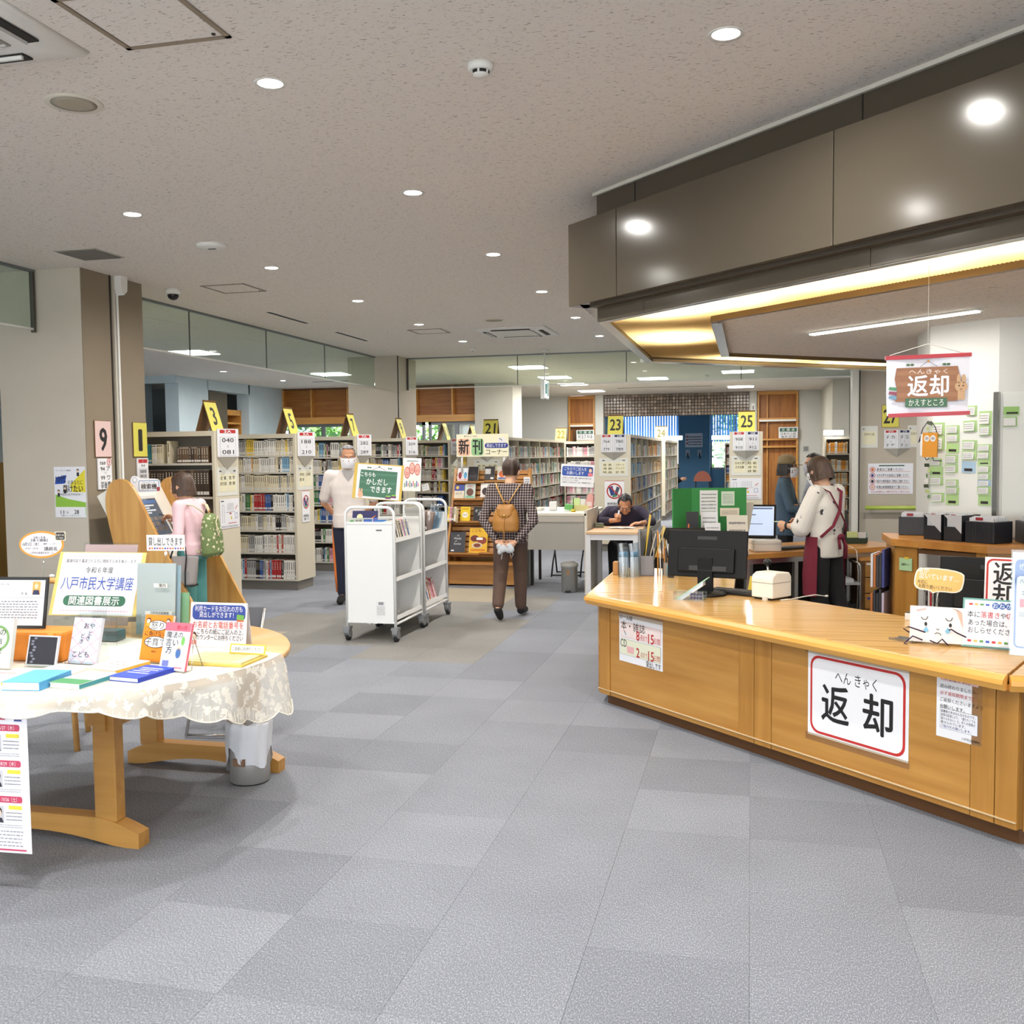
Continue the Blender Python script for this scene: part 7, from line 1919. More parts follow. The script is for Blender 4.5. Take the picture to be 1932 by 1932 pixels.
for i in range(26):
    p=Vector((.955,7.145,0))+Vector((1/S2,-1/S2,0))*(.19+i*.0155)+Vector((1/S2,1/S2,0))*.06
    q=ob('disc_case',book_mesh(('grey','black','white','red','grey','black')[i%6],i%3),None,(p.x,p.y,.451),R45);q.scale=(.0125,.13,.3)
    tag(q,'thin disc case, %s from the cabinet stile, on the open shelf of the disc cabinet'%ordinal(i+1),'disc case','disc cases in the wooden cabinet')
t=thing('green_note','pale green handwritten note on the disc cabinet','note',Vector((.955,7.145,.78))+Vector((.09/S2,-.09/S2,0)),rot=R45);plate(t,.1,.085,.002,flat(176,210,160));P=Print(t);P.text('680～',0,0,.02,K);P.done();g=MB();g.box(-.01,.025,-.002,0,.036,.05);g.build('tape',flat(230,200,60),t)
t=thing('magazine_holder','column of files and booklets at the end of the disc cabinet','file rack',(.92,7.35,0),math.radians(-20))
R_=random.Random(9)
g=MB();g.box(-.07,.03,-.14,.12,.0,.04);g.build('rack_base',KICKG,t)
for z0 in(.04,.32,.6):
    for i in range(5):
        g=MB();g.box(-.065+i*.019,-.05+i*.019,-.13,.1,z0,z0+R_.uniform(.22,.27));g.build('file',flat(*R_.choice(((236,234,240),(216,206,226),(70,80,150),(240,240,236),(200,120,60),(60,58,64)))),t)
# black disc bins on the cabinet
BINM=mat('bin_navy',(30,32,40),.45)
def disc_bin(s,off,w,d,h,lab,style,rz=-PI/4,base=None):
    p=base or(Vector((.955,7.145,0))+Vector((s/S2,-s/S2,0))+Vector((off/S2,off/S2,0)))
    t=thing('disc_bin',lab,'storage bin',(p.x,p.y,.951),rz)
    if style=='slant':
        for x in(-w/2,w/2-.004):
            g=MB();g.yz([(-d/2,0),(d/2,0),(d/2,h),(-d/2,h)],x,x+.004);g.build('side',BINM,t)
        g=MB();g.box(-w/2,w/2,-d/2,-d/2+.004,0,h*.55).box(-w/2,w/2,d/2-.004,d/2,0,h).box(-w/2,w/2,-d/2,d/2,0,.004);g.build('tray',BINM,t)
        g=MB();g.add([(-w/2,-d/2-.002,h),(w/2,-d/2-.002,h),(w/2,-d/2-.002,h*.3)],[(0,2,1)],False);g.build('divider_card',flat(210,210,214),t)
    else:
        g=MB();g.box(-w/2,w/2,-d/2,d/2,0,h*.86);g.build('box',BINM,t,bevel=.004)
        if style=='rib':
            for i in range(14):
                x=-w/2+w*(i+.5)/14;g=MB();g.box(x-.003,x+.003,-d/2-.003,-d/2,.01,h*.84);g.build('rib',BINM,t)
    for i in range(7):
        g=MB();g.box(-w*.42,w*.42,-d*.4+d*.8*i/7,-d*.4+d*.8*i/7+.006,h*.3,h*(1.0+.03*(i%3)));g.build('index_card',flat(*((226,226,228),(238,238,238))[i%2]),t)
    g=MB();g.box(-w*.2,w*.05,-d*.4-.002,-d*.4,h*.9,h*1.02);g.build('tab',flat(160,40,46),t)
disc_bin(.14,.32,.17,.2,.15,'navy disc bin at the end of the cabinet top with white cards','plain',base=Vector((1.13,7.5,0)),rz=-.3)
disc_bin(.22,.2,.13,.2,.17,'slanted black disc bin with a grey divider next to the navy bin','slant')
disc_bin(.37,.2,.13,.2,.17,'slanted black disc bin with a grey divider before the ribbed bin','slant')
disc_bin(.56,.2,.2,.2,.16,'ribbed black disc bin by the corner of the white pillar','rib')
disc_bin(0,0,.25,.22,.16,'ribbed navy disc bin past the pillar corner','rib',0,Vector((1.80,6.9,0)))
# white pillar with request cards
PILW=mat('pillar_white',(226,226,222),.8)
b=MB();b.prism([(1.234,7.556),(1.602,7.188),(2.6,7.188),(2.6,8.3),(1.4,8.3),(1.234,8.1)],0,2.42);wp=struct(b.build('pillar',PILW))
g=MB();g.box(-.5,-.028,-.012,0,.96,1.925);cbd=g.build('card_board',mat('card_board_white',(232,234,228),.6),wp,(1.602,7.188,0),R45)
g=MB();g.box(-.022,.012,-.02,.0,.95,1.93);g.build('corner_strip',STEEL,wp,(1.602,7.188,0),R45)
g=MB();g.box(1.63,2.6,7.178,7.188,.96,1.93);g.build('card_board',MATS['card_board_white'],wp)
CARDS=[(-.490,-.387,1.651,1.741),(-.489,-.386,1.546,1.646),(-.500,-.404,1.440,1.489),(-.499,-.395,1.369,1.433),(-.498,-.394,1.301,1.362),(-.488,-.383,1.180,1.247),(-.373,-.272,1.663,1.719),(-.372,-.271,1.604,1.658),(-.371,-.274,1.526,1.595),(-.378,-.281,1.456,1.514),(-.381,-.280,1.389,1.448),(-.371,-.274,1.295,1.342),(-.371,-.269,1.245,1.290),(-.369,-.272,1.166,1.240),(-.243,-.142,1.671,1.747),(-.249,-.140,1.548,1.614),(-.252,-.142,1.478,1.542),(-.251,-.149,1.390,1.467),(-.126,-.036,1.714,1.807),(-.125,-.038,1.643,1.708),(-.134,-.035,1.538,1.584),(-.133,-.038,1.486,1.534),(-.133,-.037,1.446,1.481),(-.131,-.036,1.394,1.440),(-.131,-.036,1.346,1.389),(-.130,-.035,1.303,1.342),(-.133,-.034,1.247,1.299),(-.124,-.033,1.171,1.243),(-.221,-.144,1.779,1.848)]
colw=('by the garland','next to the garland column','in the sparse middle column','by the metal corner strip')
cnt=[0]*4
for i,(x0,x1,z0,z1)in enumerate(sorted(CARDS,key=lambda c:(round(c[0]*8),-c[3]))):
    ci=0 if x0<-.42 else 1 if x0<-.3 else 2 if x0<-.14 else 3;cnt[ci]+=1
    w_,h_=x1-x0,z1-z0
    p=Vector((1.602,7.188,(z0+z1)/2))+Vector((1/S2,-1/S2,0))*(x0+x1)/2+Vector((-1/S2,-1/S2,0))*.016
    t=thing('request_card','%s pinned request card from the top, %s on the white pillar'%(ordinal(cnt[ci]),colw[ci]),'card',p,rot=(0,random.uniform(-.04,.04),-PI/4))
    plate(t,w_,h_,.002,flat(*((176,208,232)if i in(18,26)else(184,220,150))),name='backing_card')
    if i%5!=3:
        g=MB();g.box(-w_*.42,w_*.34,0,.0015,-h_*.42,h_*.36,Matrix.Translation((0,-.006,0))@Matrix.Rotation(-.12,4,'X'));sl=g.build('paper_slip',flat(240,240,238),t);P=Print(sl,-.012);P.lines(-w_*.36,w_*.28,-h_*.3,h_*.25,3,(120,120,126),0,.3,i);P.done()
    else:
        P=Print(t);P.rect(-w_*.3,w_*.3,-h_*.35,-h_*.1,(44,40,40),0);P.done()
for k_,(x0,x1,z0,z1)in enumerate(((1.631,1.726,1.775,1.831),(1.631,1.714,1.70,1.765))):
    t=thing('request_card',('green request card with a black bar alone past the pillar corner','white slip card below the lone green card past the pillar corner')[k_],'card',((x0+x1)/2,7.172,(z0+z1)/2));plate(t,x1-x0,z1-z0,.002,flat(160,206,120),name='backing_card')
    if k_:g=MB();g.box(-.042,.032,-.006,-.004,-.028,.024);g.build('paper_slip',flat(240,240,238),t)
    else:P=Print(t);P.rect(-.03,.04,-.02,-.008,(34,30,30),0);P.done()
# garland and orange paper figure hanging from the pillar edge
t=thing('card_garland','string of small green leaf cards hanging at the pillar edge','garland',(1.235,7.545,1.2),rot=(0,0,-PI/4));g=MB();g.tube([(0,-.01,.62),(0,-.01,.0)],.0015,5);g.build('string',MATS['cord_white'],t)
for i in range(16):
    g=MB();g.box(-.018,.018,-.001,.001,-.012,.012);l_=g.build('leaf_card',flat(*((90,140,70),(200,220,150),(60,70,50),(236,236,230))[i%4]),t,(random.uniform(-.02,.02),-.014-.004*(i%3),.02+i*.037),(random.uniform(-.3,.3),random.uniform(-.6,.6),random.uniform(-.8,.8)))
t=thing('orange_paper_figure','orange paper box figure with round eyes and wire limbs hanging before the pillar','paper figure',(1.215,7.40,1.50),rot=(0,.02,-.35));g=MB();g.box(-.048,.048,-.02,.02,0,.17);g.build('box_body',flat(224,150,40),t);g=MB();g.box(-.062,-.049,-.018,.018,.01,.16);g.build('side_paper',flat(240,238,236),t);P=Print(t,-.021)
for x in(-.02,.02):P.ell(x,.13,.018,.022,(246,244,240),0,18).ring(x,.13,.012,.009,(70,60,80),1,16).ell(x,.13,.004,.005,K,1,8)
P.done()
for pts in([(-.048,-.01,.15),(-.075,-.01,.1),(-.05,-.01,.2),(-.02,0,.25)],[(.048,-.01,.15),(.03,-.01,.21),(.0,0,.25)],[(-.03,-.012,.0),(-.02,-.02,-.02),(.0,-.02,-.01)],[(.02,-.012,.0),(.03,-.02,-.025),(.08,-.02,-.025)]):
    g=MB();g.tube(pts,.0035,6);g.build('wire_limb',BLKM,t)
# rail on the panel marked 27, light switch, door notice, shelf lamps
t=thing('handrail','yellow-green handrail along the panel marked 27','handrail',(2.2,15.9,.68));g=MB();g.tube([(-.5,0,0),(.6,0,0)],.03,12);g.build('bar',mat('rail_lime',(170,190,80),.4),t)
for x in(-.4,.4):
    g=MB();g.box(x-.015,x+.015,0,.1,-.015,.015);g.build('bracket',STEEL,t)
t=thing('wall_switch','small grey switch plate on the far wall','switch',(1.45,27.89,1.62));plate(t,.14,.14,.008,mat('switch_grey',(160,162,162),.5));P=Print(t);P.rect(-.05,.05,-.05,.05,(140,142,142),0);P.done()
t=thing('wall_sensor','small white sensor beside the tiled lintel','sensor',(.06,27.78,2.75));g=MB();g.box(-.05,.05,0,.03,-.12,.12);g.build('body',WHITE_EN,t);g=MB();g.box(-.02,.02,-.01,0,-.05,.05);g.build('lens',GRL,t)
for x,y,w_,lab in((-1.72,22.9,.4,'glowing shelf lamp over the end of bookcase 24'),(-.62,23.4,.52,'glowing shelf lamp beside the sign reading 25'),(1.5,19.4,.35,'glowing shelf lamp above the orange-spined books'),(1.8,17.1,.3,'glowing shelf lamp above the green-spined books')):
    t=thing('shelf_lamp',lab,'lamp',(x,y,1.86));g=MB();g.tube([(-w_/2,0,.03),(w_/2,0,.03)],.045,12);g.build('tube',emis('shelf_tube',(255,255,250),9),t);g=MB();g.box(-w_/2,w_/2,.045,.06,.0,.06);g.build('reflector',WHITE_EN,t)
    g=MB();g.tube([(0,.05,.03),(0,.25,-.02)],.012,6);g.build('arm',STEEL,t)
long_case('beige bookcase hidden behind bookcase 25',-.36,.17,21.5,24.5,820,[MIXW])if False else None
t=thing('blue_room_notice','crinkled laminated notice on the blue-lit column','notice',(-1.8,32.69,1.95));plate(t,.55,.45,.004,flat(220,226,240));P=Print(t);P.lines(-.2,.25,-.18,.15,4,(70,70,90),0,.5,61)
for i in range(3):P.ell(-.22,.12-i*.11,.03,.03,(170,70,80),1,12)
P.done()
for x,lab in((-2.0,'hanging magnifier card on the blue-lit column, by the reader'),(-1.62,'hanging magnifier card on the blue-lit column, by the bright window')):
    t=thing('hook_card',lab,'card',(x,32.69,1.55));plate(t,.13,.2,.004,flat(170,186,206));g=MB();g.tube([(0,-.02,-.02),(.02,-.03,-.2)],.02,8);g.build('handle',BLKM,t)
t=thing('round_chair','brown rounded chair back in the blue-lit room','chair',(-1.35,28.9,0));g=MB();g.xz([(.25*math.cos(a),.72+.3*math.sin(a))for a in[PI*i/12 for i in range(13)]],0,.04);g.build('backrest',mat('chair_brown',(160,92,72),.6),t);g=MB();g.box(-.22,.22,0,.4,.42,.46);g.build('seat',MATS['chair_brown'],t)
for sx in(-.19,.19):
    for sy in(.03,.37):
        g=MB();g.tube([(sx,sy,0),(sx,sy,.72 if sy<.1 else .42)],.015,8);g.build('leg',BLKM,t)
# wooden furniture glimpsed past the stacks
t=thing('lit_cabinet','warm lit wooden cabinet glimpsed past the brown pillar','cabinet',(-13.6,18.6,0));g=MB();g.box(-.3,.35,.0,.3,0,2.35);g.build('body',wood('lit_wood',(216,160,84),(196,136,60),'Z',1,.4),t);g=MB();g.box(-.32,.37,-.03,.3,2.35,2.5);g.build('cornice',WOODD,t);g=MB();g.box(.0,.02,-.02,0,1.9,2.05);g.build('handle',STEEL,t)
area('cabinet_lamp',(0,-.25,2.3),.5,.1,8,(1,.8,.5),(0,0,0),t)
t=thing('wood_shelf','dark wooden shelf in the recess of the pale blue wall','shelf',(-11.45,20.07,0));
for z in(.4,1.2,2.0,2.3):
    g=MB();g.box(-.2,.15,-.45,.45,z,z+.04);g.build('board',WOODE,t)
g=MB();g.box(-.24,-.2,-.47,.47,0,2.62);g.build('back',WOODD,t)
for y in(-.47,.45):
    g=MB();g.box(-.2,.15,y,y+.03,0,2.62);g.build('side',WOODE,t)
g=MB();g.box(-.2,.15,-.47,.47,2.5,2.62);g.build('head_rail',WOODE,t)
# wooden chair back at the edge of the round table
t=thing('bentwood_chair','bentwood chair with a curved back rail beyond the round table','chair',(-3.75,4.55,0),.5);BW=wood('bentwood',(206,156,88),(186,132,64),'X',1,.4)
g=MB();g.tube([(-.22,.2,.42),(-.25,.24,.72),(-.18,.27,.84),(0,.28,.87),(.18,.27,.84),(.25,.24,.72),(.22,.2,.42)],.018,10);g.build('back_rail',BW,t);g=MB();g.box(-.22,.22,-.2,.22,.4,.44);g.build('seat',mat('seat_navy',(50,54,84),.8),t,bevel=.012)
for sx in(-.19,.19):
    for sy in(-.17,.19):
        g=MB();g.tube([(sx,sy,.4),(sx*1.08,sy*1.08,0)],.016,8);g.build('leg',BW,t)
t=thing('wooden_cabinet','wooden cabinet edge past the light pillar','cabinet',(-6.75,7.6,0));g=MB();g.box(-.5,.0,-.2,.3,0,1.53);g.build('body',wood('cab_olive',(150,120,62),(130,100,48),'Z',1,.5),t);g=MB();g.box(-.02,.002,-.215,-.2,.9,1.2);g.build('handle',STEEL,t)
# ================================================================ people
def remesh(mb,mats,vox=.009,smooth=3,name='body'):
    me=mb.mesh(name,mats)
    o=bpy.data.objects.new('temporary',me);COL.objects.link(o)
    m=o.modifiers.new('r','REMESH');m.mode='VOXEL';m.voxel_size=vox;m.use_smooth_shade=True
    if smooth:
        s=o.modifiers.new('s','SMOOTH');s.iterations=smooth;s.factor=.5
    dg=bpy.context.evaluated_depsgraph_get()
    out=bpy.data.meshes.new_from_object(o.evaluated_get(dg))
    out.name=name
    bpy.data.objects.remove(o);bpy.data.meshes.remove(me)
    out.materials.clear()
    for m_ in(mats if isinstance(mats,(list,tuple))else[mats]):out.materials.append(m_)
    out.polygons.foreach_set('use_smooth',[True]*len(out.polygons))
    return out
def loft(mb,rings,n=20):
    """rings of (cx, cy, cz, rx, ry)"""
    vs=[]
    for cx,cy,cz,rx,ry in rings:
        for j in range(n):
            a=2*PI*j/n
            ca,sa=math.cos(a),math.sin(a)
            ex=.8
            vs.append((cx+rx*math.copysign(abs(ca)**ex,ca),cy+ry*math.copysign(abs(sa)**ex,sa),cz))
    k=len(rings)
    fs=[(i*n+j,i*n+(j+1)%n,(i+1)*n+(j+1)%n,(i+1)*n+j)for i in range(k-1)for j in range(n)]
    fs+=[tuple(range(n-1,-1,-1)),tuple((k-1)*n+j for j in range(n))]
    mb.add(vs,fs,True)
SKIN=mat('skin',(222,172,140),.55,noise=.04,nscale=10)
SKIN2=mat('skin_tan',(200,146,112),.55,noise=.04,nscale=10)
def limb(mb,pts,rs,n=12):
    P,Q=[],[]
    for i in range(len(pts)-1):
        a,b2=Vector(pts[i]),Vector(pts[i+1])
        for k in range(4):
            P.append(a.lerp(b2,k/4));Q.append(rs[i]+(rs[i+1]-rs[i])*k/4)
    P.append(Vector(pts[-1]));Q.append(rs[-1])
    mb.tube(P,Q,n)
    for p,r in zip(pts,rs):mb.ell(p,(r,r,r),10,8)
def hand(mb,wrist,d,nrm,curl=.5,side=1,k=1.0,spread=.12):
    """palm and five fingers; d finger direction, nrm palm normal (fingers curl towards it); side puts the thumb"""
    d=Vector(d).normalized();nrm=Vector(nrm);nrm=(nrm-d*nrm.dot(d)).normalized();w_=d.cross(nrm).normalized()*side
    wr=Vector(wrist)
    L=.085*k
    M=Matrix(((*[0]*3,),)*3)if False else Matrix((w_,d,nrm)).transposed()
    mb.ell(wr+d*L*.52,(.038*k,L*.62,.0155*k),12,8,M)
    for i,(o,ln)in enumerate(((.029,.88),(.010,1.0),(-.010,.94),(-.028,.74))):
        p=wr+d*L*.92+w_*o*k
        dd=(d+w_*(o*spread*20)).normalized()
        pts=[p-dd*.02]
        a=0
        for s_ in(.036,.026,.021):
            a+=curl*(1.0 if s_>.03 else 1.15)
            v=dd*math.cos(a)+nrm*math.sin(a)
            pts.append(pts[-1]+v*s_*ln*k*1.12)
        mb.tube(pts,[.0088*k,.0088*k,.0082*k,.007*k],8)
        for q in pts[1:]:mb.ell(q,(.0083*k,)*3,8,6)
    p=wr+d*L*.25+w_*.032*k
    v=(d*.75+w_*.6+nrm*.35*(1 if curl>.3 else .3)).normalized()
    v2=(d*.95+w_*.05+nrm*curl*.7).normalized()
    pts=[p-v*.012,p+v*.034*k,p+v*.034*k+v2*.032*k]
    mb.tube(pts,[.0115*k,.0105*k,.008*k],8);mb.ell(pts[-1],(.0085*k,)*3,8,6);mb.ell(pts[1],(.0105*k,)*3,8,6)
def head_parts(mb,c,M,k=1.0):
    """skull, jaw, nose, ears, brow in head space: face towards -y"""
    def e(p,r):mb.ell(Vector(c)+M@(Vector(p)*k),tuple(x*k for x in r),16,10,M)
    e((0,.012,.03),(.074,.092,.088));e((0,-.02,-.035),(.06,.066,.072));e((0,-.035,-.085),(.036,.036,.028));e((0,.0,-.05),(.058,.062,.055))
    e((0,-.088,-.015),(.0125,.018,.026));e((0,-.096,-.03),(.016,.013,.011));e((0,-.076,.022),(.05,.014,.014));e((0,-.084,-.062),(.024,.009,.008));e((0,-.08,-.072),(.02,.009,.007))
    for s in(-1,1):e((s*.076,.005,-.012),(.012,.022,.032));e((s*.042,-.068,-.03),(.022,.02,.022))
def hair(name,c,M,k,mt,style,parent):
    g=MB();n,m=48,16;vs=[]
    rx,ry,rz=.084*k,.104*k,.104*k
    for j in range(n):
        az=2*PI*j/n
        f=-math.sin(az)
        fr=max(0.0,f)
        if style=='short':zb=(-.075 if f<-.25 else-.03 if f<.35 else .052)*k;zb=zb if abs(f-.35)>.12 else .015*k
        elif style=='bob':zb=(-.115 if f<.25 else-.085 if f<.62 else .045)*k
        elif style=='bobfringe':zb=(-.11 if f<.3 else-.07 if f<.6 else .02)*k
        elif style=='receding':zb=(-.07 if f<-.25 else-.02 if f<.4 else .072)*k
        jit=.004*k*math.sin(j*5.3)+.003*k*math.sin(j*11.1)
        for i in range(m+1):
            t_=i/m
            z=rz*1.0+(zb-rz)*(1-(1-t_)**1.6)
            if z>0:s=math.sqrt(max(0,1-(z/rz)**2))
            else:s=1.0+(.10 if style.startswith('bob')else-.25)*(-z/.1)*(1 if style.startswith('bob')else 1)*(.6 if style.startswith('bob')and z<-.07*k else 1)
            rj=1+jit/.08*(.3+.7*t_)
            p=Vector((rx*s*math.cos(az)*rj,.012*k+ry*s*math.sin(az)*rj,.026*k+z))
            vs.append(Vector(c)+M@p)
        # inner turn so that the edge has thickness
        p=Vector((rx*.82*math.cos(az)*(s if s<1 else 1),.012*k+ry*.82*math.sin(az)*(s if s<1 else 1),.026*k+zb+.006*k));vs.append(Vector(c)+M@p)
    q=m+2
    fs=[(j*q+i,j*q+i+1,((j+1)%n)*q+i+1,((j+1)%n)*q+i)for j in range(n)for i in range(m+1)]
    g.add(vs,fs,True)
    return g.build(name,mt,parent)
def eyes(c,M,k,parent,brow=(50,40,36),lids=False):
    for s in(-1,1):
        g=MB();g.ell(Vector(c)+M@(Vector((s*.031,-.080,.004))*k),(.0125*k,.006*k,.0055*k),10,6,M);g.build('eye',flat(236,232,226),parent)
        g=MB();g.ell(Vector(c)+M@(Vector((s*.031,-.0845,.003))*k),(.0055*k,.003*k,.005*k),8,6,M);g.build('iris',flat(34,26,22),parent)
        g=MB();g.ell(Vector(c)+M@(Vector((s*.032,-.082,.024))*k),(.018*k,.006*k,.0042*k),10,6,M);g.build('eyebrow',flat(*brow),parent)
def face_mask(c,M,k,parent):
    g=MB();n,m=15,8;vs=[]
    for i in range(m+1):
        z=.0-.108*i/m
        for j in range(n):
            a=math.radians(-70+140*j/(n-1))
            r=(.088+.016*math.cos(a)**2*math.sin(PI*(i+.7)/(m+1.2))**.7)*(1-.16*(i/m)**2)
            pl=.0018*math.sin(i*2.6)
            vs.append(Vector(c)+M@(Vector((.96*r*math.sin(a),-.004-(r+pl)*math.cos(a)*1.02,z))*k))
    fs=[(i*n+j,(i+1)*n+j,(i+1)*n+j+1,i*n+j+1)for i in range(m)for j in range(n-1)]
    g.add(vs,fs,True);o=g.build('face_mask',mat('mask_white',(240,240,244),.8),parent)
    for s in(-1,1):
        g=MB();g.tube([Vector(c)+M@(Vector((s*.08,-.03,-.02))*k),Vector(c)+M@(Vector((s*.086,-.005,.0))*k),Vector(c)+M@(Vector((s*.08,.02,-.01))*k)],.0016,5);g.build('ear_loop',MATS['mask_white'],o)
def person(label,loc,rz,J,skin,top,bottom,shoes,hairm,style,H=1.6,sleeve='long',gender='f',hem=.0,mask=False,hands=None,bulk=1.0,group=None,headM=None,collar=None,legs_loose=1.0,brow=(50,40,36)):
    """J: joints in person space (faces -y, x to the viewer's right)"""
    t=thing('person',label,'person',loc,rz)
    V={k_:Vector(v)for k_,v in J.items()}
    pel,ch,nk,hd=V['pelvis'],V['chest'],V['neck'],V['head']
    k=H/1.62;hk=1.0*(.93+.07*k)
    M=headM or Matrix.Identity(3)
    sw=.0
    def torso(mb,e=0.0):
        sp=[pel.lerp(ch,u)for u in(0,.25,.5,.75,1)]
        wd=[.158,.15,.142,.155,.168]if gender=='f' else[.15,.148,.152,.168,.178]
        dp=[.108,.1,.098,.105,.1]
        rings=[(sp[0].x,sp[0].y,sp[0].z-.07*k,.13*k*bulk+e,.095*k*bulk+e)]
        rings+=[(p.x,p.y,p.z,a*k*bulk+e,b2*k*bulk+e)for p,a,b2 in zip(sp,wd,dp)]
        up=ch.lerp(nk,.6);rings+=[(up.x,up.y,up.z,.135*k*bulk+e,.078*k*bulk+e),(nk.x,nk.y,nk.z+.012,.062*k+e,.06*k+e)]
        loft(mb,rings)
    # body: one continuous surface
    b=MB();torso(b,-.012)
    b.tube([nk-Vector((0,0,.03)),nk,hd+M@Vector((0,.02,-.06))],[.056*hk,.052*hk,.05*hk],12)
    head_parts(b,hd,M,hk)
    for s in('L','R'):
        limb(b,[V['sh'+s],V['el'+s],V['wr'+s]],[.043*k,.035*k,.024*k]);b.tube([V['sh'+s],ch.lerp(nk,.5)],[.043*k,.05*k],10)
        limb(b,[V['hip'+s],V['kn'+s],V['an'+s]],[.066*k,.046*k,.034*k])
        limb(b,[V['an'+s],V['to'+s]],[.034*k,.028*k])
        if hands and s in hands:
            d,nrm,cu,sd=hands[s];hand(b,V['wr'+s],d,nrm,cu,sd,1.02*(k if k>.95 else .95))
    ob('body',remesh(b,skin,.0062,2),t)
    # top
    g=MB();torso(g,.006)
    if hem:loft(g,[(pel.x,pel.y,pel.z-hem,.16*k*bulk,.118*k*bulk),(pel.x,pel.y,pel.z-.03,.165*k*bulk,.12*k*bulk),(pel.x,pel.y,pel.z+.05,.16*k*bulk,.115*k*bulk)])
    for s in('L','R'):
        a,e_,w_=V['sh'+s],V['el'+s],V['wr'+s]
        g.tube([ch.lerp(nk,.55),a],[.07*k,.06*k],12)
        if sleeve=='long':limb(g,[a,e_,e_.lerp(w_,.88)],[.062*k,.05*k,.036*k])
        elif sleeve=='half':limb(g,[a,a.lerp(e_,.8)],[.066*k,.06*k])
        elif sleeve=='puff':limb(g,[a,e_,e_.lerp(w_,.35)],[.068*k,.085*k,.05*k])
        elif sleeve=='three':limb(g,[a,e_,e_.lerp(w_,.5)],[.058*k,.048*k,.043*k])
    ob('shirt',remesh(g,top,.0095,3,'shirt'),t)
    g=MB();lo=legs_loose
    loft(g,[(pel.x,pel.y,pel.z-.1*k,.15*k*bulk,.108*k*bulk),(pel.x,pel.y,pel.z-.02,.162*k*bulk,.113*k*bulk),(pel.x,pel.y,pel.z+.07*k,.152*k*bulk,.106*k*bulk)])
    for s in('L','R'):
        limb(g,[V['hip'+s],V['kn'+s],V['kn'+s].lerp(V['an'+s],.9)],[.088*k*bulk,.064*k*lo,.052*k*lo])
    ob('trousers',remesh(g,bottom,.0095,3,'trousers'),t)
    for s in('L','R'):
        a,to=V['an'+s],V['to'+s];d=(to-a);d.z=0
        g=MB();limb(g,[a+Vector((0,0,-.02)),a.lerp(to,.5)+Vector((0,0,-.005)),to+Vector((0,0,.0))],[.042*k,.042*k,.036*k])
        ob('shoe',remesh(g,shoes,.008,2,'shoe'),t)
    if hairm:hair('hair',hd,M,hk,hairm,style,t)
    eyes(hd,M,hk,t,brow)
    if mask:face_mask(hd,M,hk,t)
    return t
def euler3(x,y,z):return(Matrix.Rotation(z,3,'Z')@Matrix.Rotation(y,3,'Y')@Matrix.Rotation(x,3,'X'))
def stand(H=1.6,sh=.17,hipw=.085):
    k=H/1.62
    return{'pelvis':(0,0,.86*k),'chest':(0,0,1.2*k),'neck':(0,.01,1.36*k),'head':(0,-.012,1.5*k),
            'shL':(sh*k,0,1.3*k),'shR':(-sh*k,0,1.3*k),'elL':((sh+.05)*k,.02,1.03*k),'elR':(-(sh+.05)*k,.02,1.03*k),'wrL':((sh+.03)*k,-.05,.8*k),'wrR':(-(sh+.03)*k,-.05,.8*k),
            'hipL':(hipw*k,0,.82*k),'hipR':(-hipw*k,0,.82*k),'knL':(hipw*k,-.01,.45*k),'knR':(-hipw*k,-.01,.45*k),'anL':(hipw*k,.01,.075),'anR':(-hipw*k,.01,.075),'toL':((hipw+.02)*k,-.15,.04),'toR':(-(hipw+.02)*k,-.15,.04)}
def fabric(name,col,bump=.5,bs=14,rough=.85,noise=.06):
    return mat(name,col,rough,noise=noise,nscale=6,bump=bump,bscale=bs)
def plaid_f(name,base,line,period,width):
    if name in MATS:return MATS[name]
    m=mat(name,base,.85);nt=m.node_tree;b=nt.nodes['Principled BSDF']
    tc=nt.nodes.new('ShaderNodeTexCoord');sx=nt.nodes.new('ShaderNodeSeparateXYZ');nt.links.new(tc.outputs['Object'],sx.inputs[0])
    outs=[]
    for ax in('X','Z'):
        mu=nt.nodes.new('ShaderNodeMath');mu.operation='MULTIPLY';mu.inputs[1].default_value=1/period;nt.links.new(sx.outputs[ax],mu.inputs[0])
        fr=nt.nodes.new('ShaderNodeMath');fr.operation='FRACT';nt.links.new(mu.outputs[0],fr.inputs[0])
        lt_=nt.nodes.new('ShaderNodeMath');lt_.operation='LESS_THAN';lt_.inputs[1].default_value=width;nt.links.new(fr.outputs[0],lt_.inputs[0]);outs.append(lt_)
    mx=nt.nodes.new('ShaderNodeMath');mx.operation='ADD';nt.links.new(outs[0].outputs[0],mx.inputs[0]);nt.links.new(outs[1].outputs[0],mx.inputs[1])
    cr=nt.nodes.new('ShaderNodeValToRGB');e=cr.color_ramp.elements;cr.color_ramp.interpolation='CONSTANT'
    e[0].color=(*rgb(*base),1);e[1].position=.25;e[1].color=(*rgb(*line),1);x=e.new(.75)if hasattr(e,'new')else None;x.color=(*rgb(244,238,232),1)
    dv=nt.nodes.new('ShaderNodeMath');dv.operation='MULTIPLY';dv.inputs[1].default_value=.5;nt.links.new(mx.outputs[0],dv.inputs[0])
    nt.links.new(dv.outputs[0],cr.inputs['Fac']);nt.links.new(cr.outputs[0],b.inputs['Base Color'])
    return m
